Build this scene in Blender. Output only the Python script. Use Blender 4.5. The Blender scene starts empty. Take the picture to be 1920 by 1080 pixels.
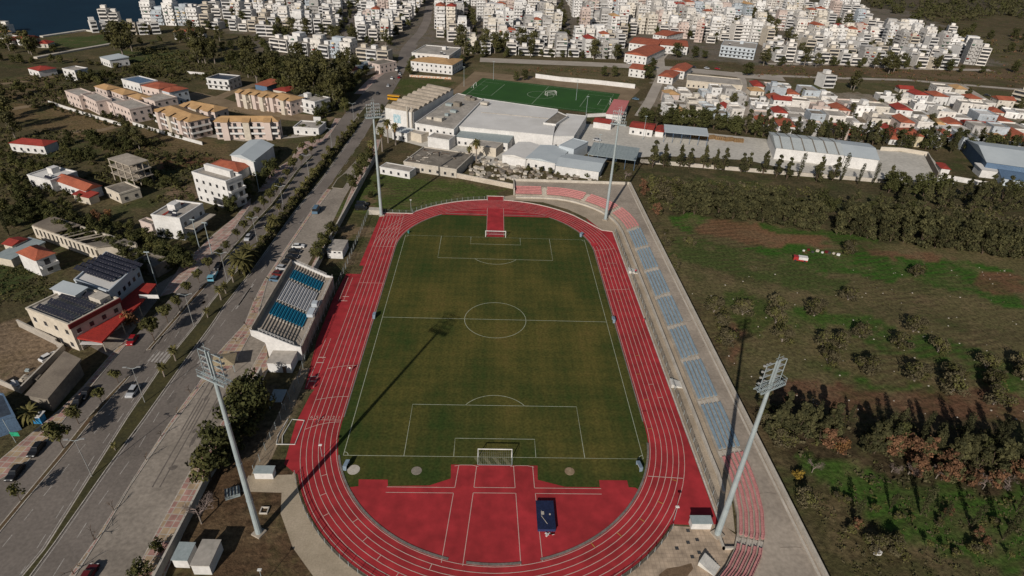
import bpy, math, random
import numpy as np
from mathutils import Vector, Matrix
from mathutils.geometry import tessellate_polygon
S = bpy.context.scene
COL = S.collection
rnd = random.Random(7)
R = math.radians
# ---------------------------------------------------------------- camera, sky, sun, exposure
FPX, CAM = 1122.06, Vector((-2.51, -146.436, 102.744))
YAW, PIT, ROL = 0.0479333, 0.5578373, 0.0492510
_fw = Vector((math.sin(YAW) * math.cos(PIT), math.cos(YAW) * math.cos(PIT), -math.sin(PIT)))
_r0 = Vector((math.cos(YAW), -math.sin(YAW), 0))
_u0 = _r0.cross(_fw)
_r = _r0 * math.cos(ROL) + _u0 * math.sin(ROL)
_u = -_r0 * math.sin(ROL) + _u0 * math.cos(ROL)
cd = bpy.data.cameras.new('camera')
cam = bpy.data.objects.new('camera', cd)
COL.objects.link(cam)
cam.matrix_world = Matrix(((_r.x, _u.x, -_fw.x, CAM.x), (_r.y, _u.y, -_fw.y, CAM.y), (_r.z, _u.z, -_fw.z, CAM.z), (0, 0, 0, 1)))
cd.sensor_width = 36
cd.lens = 36 * FPX / 1920
cd.clip_start = 1
cd.clip_end = 12000
S.camera = cam
SUN_EL, SUN_X, SUN_Y = R(28.2), -0.399, -0.917      # the sun stands behind and to the left of the camera
w = bpy.data.worlds.new('World')
S.world = w
w.use_nodes = True
nt = w.node_tree
sky = nt.nodes.new('ShaderNodeTexSky')
sky.sky_type = 'NISHITA'
sky.sun_disc = False
sky.sun_elevation = SUN_EL
sky.sun_rotation = math.atan2(SUN_X, SUN_Y)
nt.links.new(sky.outputs[0], nt.nodes['Background'].inputs[0])
nt.nodes['Background'].inputs[1].default_value = 0.05
sl = bpy.data.lights.new('sun', 'SUN')
sl.energy = 4.5
sl.angle = R(0.5)
sl.color = (1, 0.93, 0.85)
so = bpy.data.objects.new('sun', sl)
COL.objects.link(so)
sd = Vector((SUN_X * math.cos(SUN_EL), SUN_Y * math.cos(SUN_EL), math.sin(SUN_EL)))
so.rotation_euler = sd.to_track_quat('Z', 'Y').to_euler()
S.view_settings.view_transform = 'Standard'
S.view_settings.look = 'None'
S.view_settings.exposure = -0.15
S.view_settings.gamma = 1
S.cycles.use_denoising = True
S.cycles.max_bounces = 4
S.cycles.diffuse_bounces = 2
S.cycles.glossy_bounces = 2
S.cycles.transparent_max_bounces = 8


# ---------------------------------------------------------------- helpers
def g(u, v, z=0.0):
    """where the sight line through a point of the photograph meets height z: used once, to survey the site"""
    d = _fw * FPX + _r * (u - 960) - _u * (v - 540)
    t = (z - CAM.z) / d.z
    p = CAM + d * t
    return Vector((p.x, p.y, z))


def gp(pts, z=0.0):
    return [g(a, b, z) for a, b in pts]


def ordn(n):
    a = ['zeroth', 'first', 'second', 'third', 'fourth', 'fifth', 'sixth', 'seventh', 'eighth', 'ninth', 'tenth', 'eleventh', 'twelfth',
         'thirteenth', 'fourteenth', 'fifteenth', 'sixteenth', 'seventeenth', 'eighteenth', 'nineteenth', 'twentieth']
    t = ['', '', 'twenty', 'thirty', 'forty', 'fifty', 'sixty', 'seventy', 'eighty', 'ninety']
    if n <= 20:
        return a[n]
    if n % 10 == 0:
        return t[n // 10][:-1] + 'ieth'
    return t[n // 10] + '-' + a[n % 10]


MATS = {}


def mat(name, c, c2=None, sc=0.3, rough=0.9, metal=0.0, fine=0.25, fsc=3.0, obj=False, rand=0.0, spec=0.3, bump=0.0, lo=0.35, hi=0.65, det=6.0):
    """colour c varying to c2 by a slow noise, with a fine grain on top"""
    if name in MATS:
        return MATS[name]
    m = bpy.data.materials.new(name)
    MATS[name] = m
    m.use_nodes = True
    n = m.node_tree
    b = n.nodes['Principled BSDF']
    b.inputs['Roughness'].default_value = rough
    b.inputs['Metallic'].default_value = metal
    b.inputs['Specular IOR Level'].default_value = spec
    if c2 is None:
        c2 = tuple(x * 0.78 for x in c)
    tc = n.nodes.new('ShaderNodeTexCoord' if obj else 'ShaderNodeNewGeometry')
    co = tc.outputs['Object'] if obj else tc.outputs['Position']
    n1 = n.nodes.new('ShaderNodeTexNoise')
    n1.inputs['Scale'].default_value = sc
    n1.inputs['Detail'].default_value = det
    n1.inputs['Roughness'].default_value = 0.6
    n.links.new(co, n1.inputs['Vector'])
    cr = n.nodes.new('ShaderNodeValToRGB')
    cr.color_ramp.elements[0].position = lo
    cr.color_ramp.elements[1].position = hi
    cr.color_ramp.elements[0].color = (*c, 1)
    cr.color_ramp.elements[1].color = (*c2, 1)
    n.links.new(n1.outputs[0], cr.inputs[0])
    out = cr.outputs[0]
    if fine:
        n2 = n.nodes.new('ShaderNodeTexNoise')
        n2.inputs['Scale'].default_value = fsc
        n2.inputs['Detail'].default_value = 4
        n.links.new(co, n2.inputs['Vector'])
        mr = n.nodes.new('ShaderNodeMapRange')
        mr.inputs[1].default_value = 0.3
        mr.inputs[2].default_value = 0.7
        mr.inputs[3].default_value = 1 - fine
        mr.inputs[4].default_value = 1 + fine
        n.links.new(n2.outputs[0], mr.inputs[0])
        mx = n.nodes.new('ShaderNodeVectorMath')
        mx.operation = 'SCALE'
        n.links.new(out, mx.inputs[0])
        n.links.new(mr.outputs[0], mx.inputs['Scale'])
        out = mx.outputs[0]
        if bump:
            bp = n.nodes.new('ShaderNodeBump')
            bp.inputs['Strength'].default_value = bump
            bp.inputs['Distance'].default_value = 0.3
            n.links.new(n2.outputs[0], bp.inputs['Height'])
            n.links.new(bp.outputs[0], b.inputs['Normal'])
    if rand:
        oi = n.nodes.new('ShaderNodeObjectInfo')
        mr = n.nodes.new('ShaderNodeMapRange')
        mr.inputs[3].default_value = 1 - rand
        mr.inputs[4].default_value = 1 + rand
        n.links.new(oi.outputs['Random'], mr.inputs[0])
        mx = n.nodes.new('ShaderNodeVectorMath')
        mx.operation = 'SCALE'
        n.links.new(out, mx.inputs[0])
        n.links.new(mr.outputs[0], mx.inputs['Scale'])
        out = mx.outputs[0]
    n.links.new(out, b.inputs['Base Color'])
    return m


class B:
    """collects boxes, prisms, tubes and sheets for ONE mesh"""

    def __init__(s):
        s.v, s.f, s.m, s.cur, s.T = [], [], [], 0, None

    def add(s, vs, fs):
        o = len(s.v)
        if s.T is not None:
            vs = [s.T @ Vector(p) for p in vs]
        s.v.extend([tuple(p) for p in vs])
        s.f.extend([tuple(i + o for i in f) for f in fs])
        s.m.extend([s.cur] * len(fs))
        return s

    def box(s, x0, x1, y0, y1, z0, z1, m=None):
        if m is not None:
            s.cur = m
        return s.add([(x0, y0, z0), (x1, y0, z0), (x1, y1, z0), (x0, y1, z0), (x0, y0, z1), (x1, y0, z1), (x1, y1, z1), (x0, y1, z1)],
                     [(3, 2, 1, 0), (4, 5, 6, 7), (0, 1, 5, 4), (1, 2, 6, 5), (2, 3, 7, 6), (3, 0, 4, 7)])

    def prism(s, poly, z0, z1, m=None, mt=None):
        """upright prism on a polygon; z1 may be a list of heights"""
        if m is not None:
            s.cur = m
        n = len(poly)
        zs = z1 if isinstance(z1, (list, tuple)) else [z1] * n
        vs = [(p[0], p[1], z0) for p in poly] + [(p[0], p[1], zs[i]) for i, p in enumerate(poly)]
        s.add(vs, [(i, (i + 1) % n, n + (i + 1) % n, n + i) for i in range(n)])
        if mt is not None:
            s.cur = mt
        tr = tessellate_polygon([[Vector((p[0], p[1], 0)) for p in poly]])
        o = []
        for t in tr:
            a, b, c = [Vector((poly[i][0], poly[i][1])) for i in t]
            t = t if (b - a).cross(c - a) > 0 else t[::-1]
            o.append(t)
        s.add(vs, [tuple(n + i for i in t) for t in o])
        return s

    def sheet(s, poly, z=None, m=None):
        if m is not None:
            s.cur = m
        tr = tessellate_polygon([[Vector((p[0], p[1], 0)) for p in poly]])
        fs = []
        for t in tr:
            a, b, c = [Vector((poly[i][0], poly[i][1])) for i in t]
            fs.append(t if (b - a).cross(c - a) > 0 else t[::-1])
        return s.add([(p[0], p[1], p[2] if z is None else z) for p in poly], fs)

    def tube(s, p, q, r0, r1=None, n=6, m=None, cap=True):
        if m is not None:
            s.cur = m
        r1 = r0 if r1 is None else r1
        p, q = Vector(p), Vector(q)
        d = (q - p)
        if d.length < 1e-6:
            return s
        d.normalize()
        a = d.orthogonal().normalized()
        b = d.cross(a)
        vs = []
        for c, r in ((p, r0), (q, r1)):
            for i in range(n):
                t = 2 * math.pi * i / n
                vs.append(c + a * (r * math.cos(t)) + b * (r * math.sin(t)))
        fs = [(i, (i + 1) % n, n + (i + 1) % n, n + i) for i in range(n)]
        if cap:
            fs += [tuple(range(n))[::-1], tuple(range(n, 2 * n))]
        return s.add(vs, fs)

    def poly(s, pts, m=None):
        if m is not None:
            s.cur = m
        return s.add(pts, [tuple(range(len(pts)))])

    def ribbon(s, pts, w, z=None, m=None, h=None):
        """flat strip (or low wall of height h) along a polyline"""
        if m is not None:
            s.cur = m
        L, Rr = offset(pts, w / 2), offset(pts, -w / 2)
        for i in range(len(pts) - 1):
            q = [Rr[i], Rr[i + 1], L[i + 1], L[i]]
            zz = [(p[2] if len(p) > 2 else 0) if z is None else z for p in (pts[i], pts[i + 1], pts[i + 1], pts[i])]
            if h is None:
                s.add([(q[k][0], q[k][1], zz[k]) for k in range(4)], [(0, 1, 2, 3)])
            else:
                s.add([(q[k][0], q[k][1], zz[k]) for k in range(4)] + [(q[k][0], q[k][1], zz[k] + h) for k in range(4)],
                      [(4, 5, 6, 7), (0, 1, 5, 4), (2, 3, 7, 6), (1, 2, 6, 5), (3, 0, 4, 7)])
        return s

    def build(s, name, mats, parent=None, loc=None, smooth=False):
        me = bpy.data.meshes.new(name)
        me.from_pydata(s.v, [], s.f)
        for k in (mats if isinstance(mats, (list, tuple)) else [mats]):
            me.materials.append(k)
        me.polygons.foreach_set('material_index', s.m)
        if smooth:
            me.polygons.foreach_set('use_smooth', [True] * len(s.f))
        me.update()
        o = bpy.data.objects.new(name, me)
        COL.objects.link(o)
        if parent:
            o.parent = parent
        if loc:
            o.location = loc
        return o


def offset(pts, d):
    out = []
    for i in range(len(pts)):
        a = Vector(pts[max(i - 1, 0)][:2])
        b = Vector(pts[min(i + 1, len(pts) - 1)][:2])
        t = (b - a).normalized()
        p = Vector(pts[i][:2])
        out.append((p.x - t.y * d, p.y + t.x * d))
    return out


def trim16(s):
    """keeps a label within sixteen words by dropping articles"""
    w_ = s.split()
    while len(w_) > 16 and 'the' in w_:
        i = len(w_) - 1 - w_[::-1].index('the')
        del w_[i]
    return ' '.join(w_)


def tag(o, label, cat, group=None, kind=None):
    o['label'] = trim16(label)
    o['category'] = cat
    if group:
        o['group'] = group
    if kind:
        o['kind'] = kind
    return o


def thing(name, label, cat, loc=(0, 0, 0), rz=0.0, group=None):
    o = bpy.data.objects.new(name, None)
    COL.objects.link(o)
    o.location = loc
    o.rotation_euler = (0, 0, rz)
    o.empty_display_size = 0.5
    return tag(o, label, cat, group)


def struct(name, b, mats):
    o = b.build(name, mats)
    o['kind'] = 'structure'
    return o


KIDS = {}


def kids(o):
    k = o.name
    if k not in KIDS:
        KIDS[k] = [(c, list(c.children)) for c in o.children]
    return KIDS[k]


def dup(root, loc, rz=0.0, label=None, group=None, sc=1.0, scz=None):
    r = root.copy()
    COL.objects.link(r)
    r.location = loc
    r.rotation_euler = (0, 0, rz)
    r.scale = (sc, sc, scz if scz else sc)
    if label:
        r['label'] = trim16(label)
    if group:
        r['group'] = group
    for c0, gk in kids(root):
        c = c0.copy()
        COL.objects.link(c)
        c.parent = r
        for d0 in gk:
            d = d0.copy()
            COL.objects.link(d)
            d.parent = c
    return r


PROTO = []


class Pool:
    """first use moves the prototype itself, later uses copy it"""

    def __init__(s, make):
        s.make, s.o, s.used = make, None, False

    def put(s, loc, rz=0.0, label=None, group=None, sc=1.0, scz=None):
        if s.o is None:
            s.o = s.make()
            kids(s.o)
            r = s.o
            r.location = loc
            r.rotation_euler = (0, 0, rz)
            r.scale = (sc, sc, scz if scz else sc)
            if label:
                r['label'] = trim16(label)
            if group:
                r['group'] = group
            return r
        return dup(s.o, loc, rz, label, group, sc, scz)


def inpoly(P, X, Y):
    """vectorised point in polygon"""
    ins = np.zeros(X.shape, bool)
    n = len(P)
    for i in range(n):
        x1, y1 = P[i][0], P[i][1]
        x2, y2 = P[(i + 1) % n][0], P[(i + 1) % n][1]
        if y1 == y2:
            continue
        c = ((y1 > Y) != (y2 > Y)) & (X < (x2 - x1) * (Y - y1) / (y2 - y1) + x1)
        ins ^= c
    return ins


def inside(P, x, y):
    return bool(inpoly(P, np.array([x]), np.array([y]))[0])


# ---------------------------------------------------------------- materials used all over
WHITE = mat('white_render', (0.64, 0.625, 0.60), (0.54, 0.525, 0.50), 0.22, fine=0.09, fsc=1.2)
CREAM = mat('cream_render', (0.56, 0.50, 0.41), (0.46, 0.405, 0.325), 0.22, fine=0.09, fsc=1.2)
PINKW = mat('pink_render', (0.58, 0.475, 0.42), (0.50, 0.41, 0.36), 0.12, fine=0.06)
GREYW = mat('grey_render', (0.40, 0.38, 0.35), (0.33, 0.31, 0.28), 0.15, fine=0.08)
BLUEW = mat('pale_blue_render', (0.46, 0.50, 0.53), (0.40, 0.44, 0.47), 0.15, fine=0.06)
YELLW = mat('yellow_render', (0.62, 0.50, 0.30), (0.55, 0.43, 0.25), 0.15, fine=0.06)
CONC = mat('concrete', (0.42, 0.365, 0.295), (0.29, 0.25, 0.20), 0.16, fine=0.16, fsc=1.5)
CONCD = mat('old_concrete', (0.24, 0.21, 0.17), (0.15, 0.13, 0.105), 0.2, fine=0.2, fsc=1.2)
CONCL = mat('pale_concrete', (0.50, 0.455, 0.39), (0.40, 0.36, 0.30), 0.3, fine=0.12, fsc=2)
ROOFG = mat('flat_roof', (0.42, 0.38, 0.33), (0.28, 0.255, 0.22), 0.18, fine=0.15, fsc=1)
ROOFW = mat('white_sheet_roof', (0.66, 0.64, 0.605), (0.56, 0.54, 0.505), 0.08, fine=0.07, rough=0.7)
TILE = mat('orange_roof_tile', (0.37, 0.105, 0.055), (0.26, 0.072, 0.040), 0.3, fine=0.25, fsc=4)
TILER = mat('red_roof_tile', (0.32, 0.045, 0.030), (0.23, 0.034, 0.024), 0.3, fine=0.2, fsc=4)
TILEY = mat('tan_roof_tile', (0.47, 0.29, 0.135), (0.37, 0.225, 0.105), 0.3, fine=0.15, fsc=4)
GLASS = mat('dark_window', (0.025, 0.027, 0.03), (0.05, 0.05, 0.055), 0.5, rough=0.25, fine=0, spec=0.5)
SHUT = mat('brown_shutter', (0.12, 0.07, 0.045), (0.17, 0.11, 0.07), 0.6, fine=0)
STEEL = mat('pale_steel', (0.38, 0.43, 0.43), (0.30, 0.35, 0.36), 0.4, rough=0.55, fine=0.05, metal=0.15)
DSTEEL = mat('dark_steel', (0.06, 0.06, 0.06), (0.04, 0.04, 0.04), 0.4, rough=0.6, fine=0)
PAINT = mat('white_paint', (0.66, 0.60, 0.52), (0.52, 0.46, 0.40), 0.7, fine=0.2, fsc=2)
BARK = mat('bark', (0.12, 0.085, 0.06), (0.08, 0.055, 0.04), 1.0, fine=0.3, obj=True)
BARKG = mat('grey_bark', (0.26, 0.22, 0.185), (0.18, 0.15, 0.12), 1.0, fine=0.3, obj=True)
BLACK = mat('black_rubber', (0.02, 0.02, 0.02), (0.03, 0.03, 0.03), 1.0, fine=0)
# ---------------------------------------------------------------- ground: one sheet, soil and grass patches by colour attribute
ZONES = [  # photograph polygon, colour of the soil or grass growing there
    ([(-900, 60), (500, 60), (760, 180), (640, 330), (480, 560), (200, 800), (-900, 1000)], (0.082, 0.070, 0.034)),
    ([(-60, 120), (240, 110), (250, 190), (-60, 250)], (0.062, 0.055, 0.026)),
    ([(104, 69), (210, 60), (214, 84), (115, 94), (100, 84)], (0.055, 0.080, 0.022)),
    ([(120, 60), (212, 58), (212, 66), (110, 72)], (0.110, 0.085, 0.045)),
    ([(215, 100), (350, 96), (350, 130), (250, 126)], (0.055, 0.072, 0.022)),
    ([(270, 136), (420, 140), (400, 175), (330, 160)], (0.075, 0.066, 0.030)),
    ([(20, 190), (90, 195), (235, 234), (150, 262), (20, 245)], (0.155, 0.108, 0.052)),
    ([(-40, 150), (110, 140), (120, 180), (-40, 200)], (0.115, 0.084, 0.044)),
    ([(255, 238), (430, 268), (400, 320), (240, 300), (225, 262)], (0.135, 0.098, 0.048)),
    ([(305, 286), (385, 305), (395, 318), (300, 318)], (0.125, 0.060, 0.034)),
    ([(90, 272), (230, 280), (230, 300), (100, 295)], (0.050, 0.062, 0.020)),
    ([(330, 350), (370, 345), (375, 365), (330, 370)], (0.20, 0.14, 0.09)),
    ([(60, 410), (260, 420), (350, 500), (250, 480)], (0.042, 0.056, 0.018)),
    ([(-60, 480), (60, 480), (80, 560), (-60, 560)], (0.044, 0.060, 0.018)),
    ([(-200, 650), (40, 600), (122, 655), (45, 735), (-200, 780)], (0.20, 0.145, 0.095)),
    ([(480, 160), (700, 110), (690, 170), (560, 190)], (0.050, 0.062, 0.020)),
    ([(742, 145), (860, 147), (845, 168), (740, 180)], (0.062, 0.075, 0.020)),
    ([(850, 140), (890, 142), (858, 178), (835, 165)], (0.15, 0.115, 0.06)),
    ([(695, 316), (760, 322), (962, 362), (930, 376), (772, 403), (640, 410)], (0.066, 0.092, 0.020)),
    ([(695, 372), (715, 372), (712, 392), (690, 390)], (0.17, 0.115, 0.065)),
    ([(664, 400), (716, 402), (640, 560), (560, 640), (570, 590)], (0.062, 0.062, 0.022)),
    ([(655, 430), (700, 430), (690, 450), (650, 452)], (0.17, 0.120, 0.07)),
    ([(662, 465), (692, 470), (672, 505), (650, 505)], (0.20, 0.145, 0.09)),
    ([(440, 740), (560, 740), (540, 800), (460, 920), (380, 1000)], (0.15, 0.110, 0.07)),
    ([(560, 750), (600, 740), (560, 900), (510, 900)], (0.060, 0.052, 0.024)),
    ([(350, 900), (532, 880), (620, 1085), (250, 1090)], (0.098, 0.060, 0.033)),
    ([(1180, 300), (1930, 300), (1930, 500), (1500, 440), (1240, 400)], (0.060, 0.055, 0.025)),
    ([(1190, 330), (1440, 330), (1400, 370), (1230, 380)], (0.060, 0.068, 0.022)),
    ([(1225, 395), (1930, 490), (2400, 640), (2400, 900), (1990, 760), (1440, 720), (1300, 620)], (0.110, 0.096, 0.042)),
    ([(1240, 398), (1310, 404), (1312, 436), (1296, 448), (1258, 440)], (0.042, 0.102, 0.014)),
    ([(1310, 410), (1480, 432), (1560, 450), (1500, 470), (1320, 448)], (0.165, 0.092, 0.048)),
    ([(1420, 424), (1640, 440), (1640, 452), (1440, 436)], (0.045, 0.086, 0.015)),
    ([(1330, 486), (1440, 466), (1620, 462), (1930, 520), (1930, 582), (1800, 552), (1580, 502), (1420, 500)], (0.036, 0.094, 0.012)),
    ([(1600, 462), (1760, 476), (1800, 492), (1650, 482)], (0.15, 0.085, 0.045)),
    ([(1850, 520), (1940, 530), (1940, 560), (1860, 548)], (0.15, 0.082, 0.043)),
    ([(1290, 470), (1360, 500), (1600, 540), (1600, 556), (1330, 520)], (0.080, 0.070, 0.030)),
    ([(1340, 570), (1390, 560), (1380, 640), (1400, 690), (1370, 690)], (0.16, 0.088, 0.05)),
    ([(1250, 448), (1420, 478), (1600, 520), (1580, 560), (1330, 500), (1270, 480)], (0.060, 0.080, 0.022)),
    ([(1330, 560), (1420, 545), (1480, 590), (1420, 640), (1370, 620)], (0.060, 0.082, 0.020)),
    ([(1600, 560), (1930, 620), (1930, 640), (1600, 590)], (0.092, 0.080, 0.036)),
    ([(1460, 590), (1640, 595), (1720, 622), (1500, 622)], (0.048, 0.090, 0.016)),
    ([(1520, 690), (1720, 720), (1700, 730), (1560, 700)], (0.044, 0.090, 0.015)),
    ([(1640, 625), (1800, 640), (1930, 690), (1930, 745), (1760, 690), (1660, 660)], (0.046, 0.088, 0.016)),
    ([(1480, 720), (1990, 740), (1990, 840), (1440, 760)], (0.125, 0.066, 0.038)),
    ([(1420, 760), (2000, 800), (2000, 940), (1480, 900)], (0.050, 0.038, 0.020)),
    ([(1480, 870), (1600, 880), (2000, 940), (2000, 1095), (1760, 1050), (1560, 980)], (0.046, 0.092, 0.015)),
    ([(1480, 920), (1600, 960), (1780, 1090), (1560, 1090)], (0.070, 0.062, 0.026)),
    ([(880, 118), (1200, 130), (1190, 168), (1010, 145), (890, 135)], (0.13, 0.105, 0.055)),
    ([(930, 104), (1200, 110), (1210, 112), (930, 108)], (0.08, 0.07, 0.035)),
    ([(1380, 140), (1960, 165), (1960, 178), (1380, 152)], (0.11, 0.085, 0.05)),
    ([(1400, 118), (1960, 130), (1960, 150), (1400, 142)], (0.14, 0.095, 0.055)),
    
    ([(480, 95), (640, 118), (760, 100), (1000, 98), (1410, 118), (2000, 122), (2000, 0), (1500, -60), (960, -90), (200, -110), (390, 22)], (0.15, 0.13, 0.105)),
    ([(1195, 190), (1260, 128), (1420, 150), (1960, 180), (1960, 280), (1440, 240)], (0.24, 0.205, 0.16)),
    ([(1410, 152), (1700, 156), (1960, 178), (1960, 205), (1760, 188), (1560, 172), (1410, 166)], (0.085, 0.080, 0.034)),
    ([(1620, -20), (1800, 60), (2000, 80), (2000, -30)], (0.085, 0.068, 0.034)),
    ([(1760, 60), (1990, 70), (1990, 128), (1880, 128), (1850, 100)], (0.105, 0.085, 0.045)),
]
ZP = [([(q.x, q.y) for q in gp(P)], c) for P, c in ZONES]
NR = np.random.RandomState(3)


def vnoise(X, Y, s, seed):
    r = np.random.RandomState(seed).rand(64, 64)
    x, y = X / s, Y / s
    i, j = np.floor(x).astype(int), np.floor(y).astype(int)
    a, b = x - i, y - j
    a, b = a * a * (3 - 2 * a), b * b * (3 - 2 * b)
    f = lambda p, q: r[p % 64, q % 64]
    return (f(i, j) * (1 - a) + f(i + 1, j) * a) * (1 - b) + (f(i, j + 1) * (1 - a) + f(i + 1, j + 1) * a) * b - 0.5


def ground_part(x0, x1, nx, y0, y1, ny, vs, fs, cs):
    xs, ys = np.linspace(x0, x1, nx), np.linspace(y0, y1, ny)
    X, Y = np.meshgrid(xs, ys)
    k = 0.02 * np.maximum(0, Y + 150) + 4
    jx = sum(vnoise(X, Y, s, 11 + s) * a for s, a in ((31, 1.6), (9, 1.0), (4, 0.7))) * np.minimum(k, 14) * 0.8
    jy = sum(vnoise(X, Y, s, 77 + s) * a for s, a in ((31, 1.6), (9, 1.0), (4, 0.7))) * np.minimum(k, 14) * 0.8
    C = np.empty(X.shape + (3,))
    C[:] = (0.085, 0.070, 0.034)
    for P, c in ZP:
        C[inpoly(P, X + jx, Y + jy)] = c
    o = len(vs)
    vs.extend(zip(X.ravel().tolist(), Y.ravel().tolist(), [0.0] * X.size))
    cs.append(C.reshape(-1, 3))
    for j in range(ny - 1):
        b = o + j * nx
        fs.extend([(b + i, b + i + 1, b + nx + i + 1, b + nx + i) for i in range(nx - 1)])


vs, fs, cs = [], [], []
ground_part(-420, 460, 441, -140, 340, 241, vs, fs, cs)
ground_part(-420, 460, 89, 340, 1260, 93, vs, fs, cs)
ground_part(-900, -420, 49, -140, 1260, 141, vs, fs, cs)
ground_part(460, 1400, 95, -140, 1260, 141, vs, fs, cs)
for x0, x1, y0, y1 in ((-6000, -900, -3000, 7000), (1400, 6000, -3000, 7000), (-900, 1400, -3000, -140), (-900, 1400, 1260, 7000)):
    o = len(vs)
    vs.extend([(x0, y0, 0), (x1, y0, 0), (x1, y1, 0), (x0, y1, 0)])
    fs.append((o, o + 1, o + 2, o + 3))
    cs.append(np.array([[0.08, 0.066, 0.033]] * 4))
me = bpy.data.meshes.new('ground')
me.from_pydata(vs, [], fs)
ca = me.color_attributes.new('soil', 'FLOAT_COLOR', 'POINT')
cc = np.concatenate(cs)
ca.data.foreach_set('color', np.concatenate([cc, np.ones((len(cc), 1))], 1).astype(np.float32).ravel())
gm = bpy.data.materials.new('soil_and_grass')
gm.use_nodes = True
n = gm.node_tree
bs = n.nodes['Principled BSDF']
bs.inputs['Roughness'].default_value = 0.95
bs.inputs['Specular IOR Level'].default_value = 0.1
at = n.nodes.new('ShaderNodeAttribute')
at.attribute_name = 'soil'
ge = n.nodes.new('ShaderNodeNewGeometry')
cur = at.outputs['Color']


def nz(scale, det, a, b, lo=0.3, hi=0.7):
    q = n.nodes.new('ShaderNodeTexNoise')
    q.inputs['Scale'].default_value = scale
    q.inputs['Detail'].default_value = det
    q.inputs['Roughness'].default_value = 0.65
    n.links.new(ge.outputs['Position'], q.inputs['Vector'])
    m_ = n.nodes.new('ShaderNodeMapRange')
    m_.inputs[1].default_value, m_.inputs[2].default_value, m_.inputs[3].default_value, m_.inputs[4].default_value = lo, hi, a, b
    n.links.new(q.outputs[0], m_.inputs[0])
    return m_.outputs[0], q.outputs[0]


def mixc(a, col, fac):
    m_ = n.nodes.new('ShaderNodeMix')
    m_.data_type = 'RGBA'
    n.links.new(fac, m_.inputs[0])
    n.links.new(a, m_.inputs[6])
    m_.inputs[7].default_value = (*col, 1)
    return m_.outputs[2]


cur = mixc(cur, (0.165, 0.118, 0.064), nz(0.09, 9, 0, 0.62, 0.48, 0.66)[0])
cur = mixc(cur, (0.048, 0.066, 0.018), nz(0.06, 9, 0, 0.6, 0.51, 0.64)[0])
wv = n.nodes.new('ShaderNodeTexWave')          # faint plough lines and mower tracks
wv.inputs['Scale'].default_value = 0.11
wv.inputs['Distortion'].default_value = 5.0
wv.inputs['Detail'].default_value = 4
wv.inputs['Detail Scale'].default_value = 0.4
mpw = n.nodes.new('ShaderNodeMapping')
mpw.inputs['Rotation'].default_value = (0, 0, 1.35)
n.links.new(ge.outputs['Position'], mpw.inputs['Vector'])
n.links.new(mpw.outputs[0], wv.inputs['Vector'])
wm_ = n.nodes.new('ShaderNodeMath')
wm_.operation = 'MULTIPLY'
n.links.new(wv.outputs[0], wm_.inputs[0])
n.links.new(nz(0.025, 3, 0, 0.5, 0.42, 0.6)[0], wm_.inputs[1])
cur = mixc(cur, (0.060, 0.040, 0.022), wm_.outputs[0])
f1, hsrc = nz(0.9, 8, 0.45, 1.55)
m_ = n.nodes.new('ShaderNodeVectorMath')
m_.operation = 'SCALE'
n.links.new(cur, m_.inputs[0])
n.links.new(f1, m_.inputs['Scale'])
n.links.new(m_.outputs[0], bs.inputs['Base Color'])
bp = n.nodes.new('ShaderNodeBump')
bp.inputs['Strength'].default_value = 0.7
bp.inputs['Distance'].default_value = 0.5
n.links.new(hsrc, bp.inputs['Height'])
n.links.new(bp.outputs[0], bs.inputs['Normal'])
me.materials.append(gm)
go = bpy.data.objects.new('ground', me)
COL.objects.link(go)
go['kind'] = 'structure'

# ---------------------------------------------------------------- sea
SEA = mat('sea_water', (0.008, 0.026, 0.045), (0.006, 0.020, 0.036), 0.02, rough=0.6, fine=0.1, fsc=0.15, spec=0.08, bump=0.05)
coast = [(-500, 70), (0, 66), (28, 62), (78, 70), (160, 58), (175, 58), (240, 50), (300, 44), (360, 28), (400, 14), (480, 8), (540, -12), (600, -60), (640, -120)]
P = [(q.x, q.y) for q in gp(coast)] + [(-300, 6500), (-5500, 6500), (-5500, 300)]
struct('sea', B().sheet(P, 0.06), SEA)
QUAY = mat('quay_stone', (0.55, 0.52, 0.46), (0.45, 0.42, 0.36), 0.2)
tag(B().ribbon(gp([(78, 70), (160, 58), (178, 60)]), 4, 0, h=1.1).build('sea_wall', QUAY), 'long pale stone sea wall running along the water edge of the meadow', 'sea wall')

# ---------------------------------------------------------------- boulevard
ASPH = mat('asphalt', (0.20, 0.171, 0.146), (0.135, 0.115, 0.098), 0.05, fine=0.16, fsc=1.5)
ASPHL = mat('worn_asphalt', (0.325, 0.28, 0.23), (0.215, 0.184, 0.15), 0.08, fine=0.2, fsc=1.2)
GRASS = mat('median_grass', (0.066, 0.056, 0.019), (0.040, 0.038, 0.014), 0.25, fine=0.35, fsc=2.0)
KERB = mat('kerb_stone', (0.46, 0.42, 0.36), (0.36, 0.32, 0.27), 0.5)
SOILS = mat('strip_soil', (0.115, 0.068, 0.038), (0.085, 0.066, 0.030), 0.3, fine=0.3)


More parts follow.
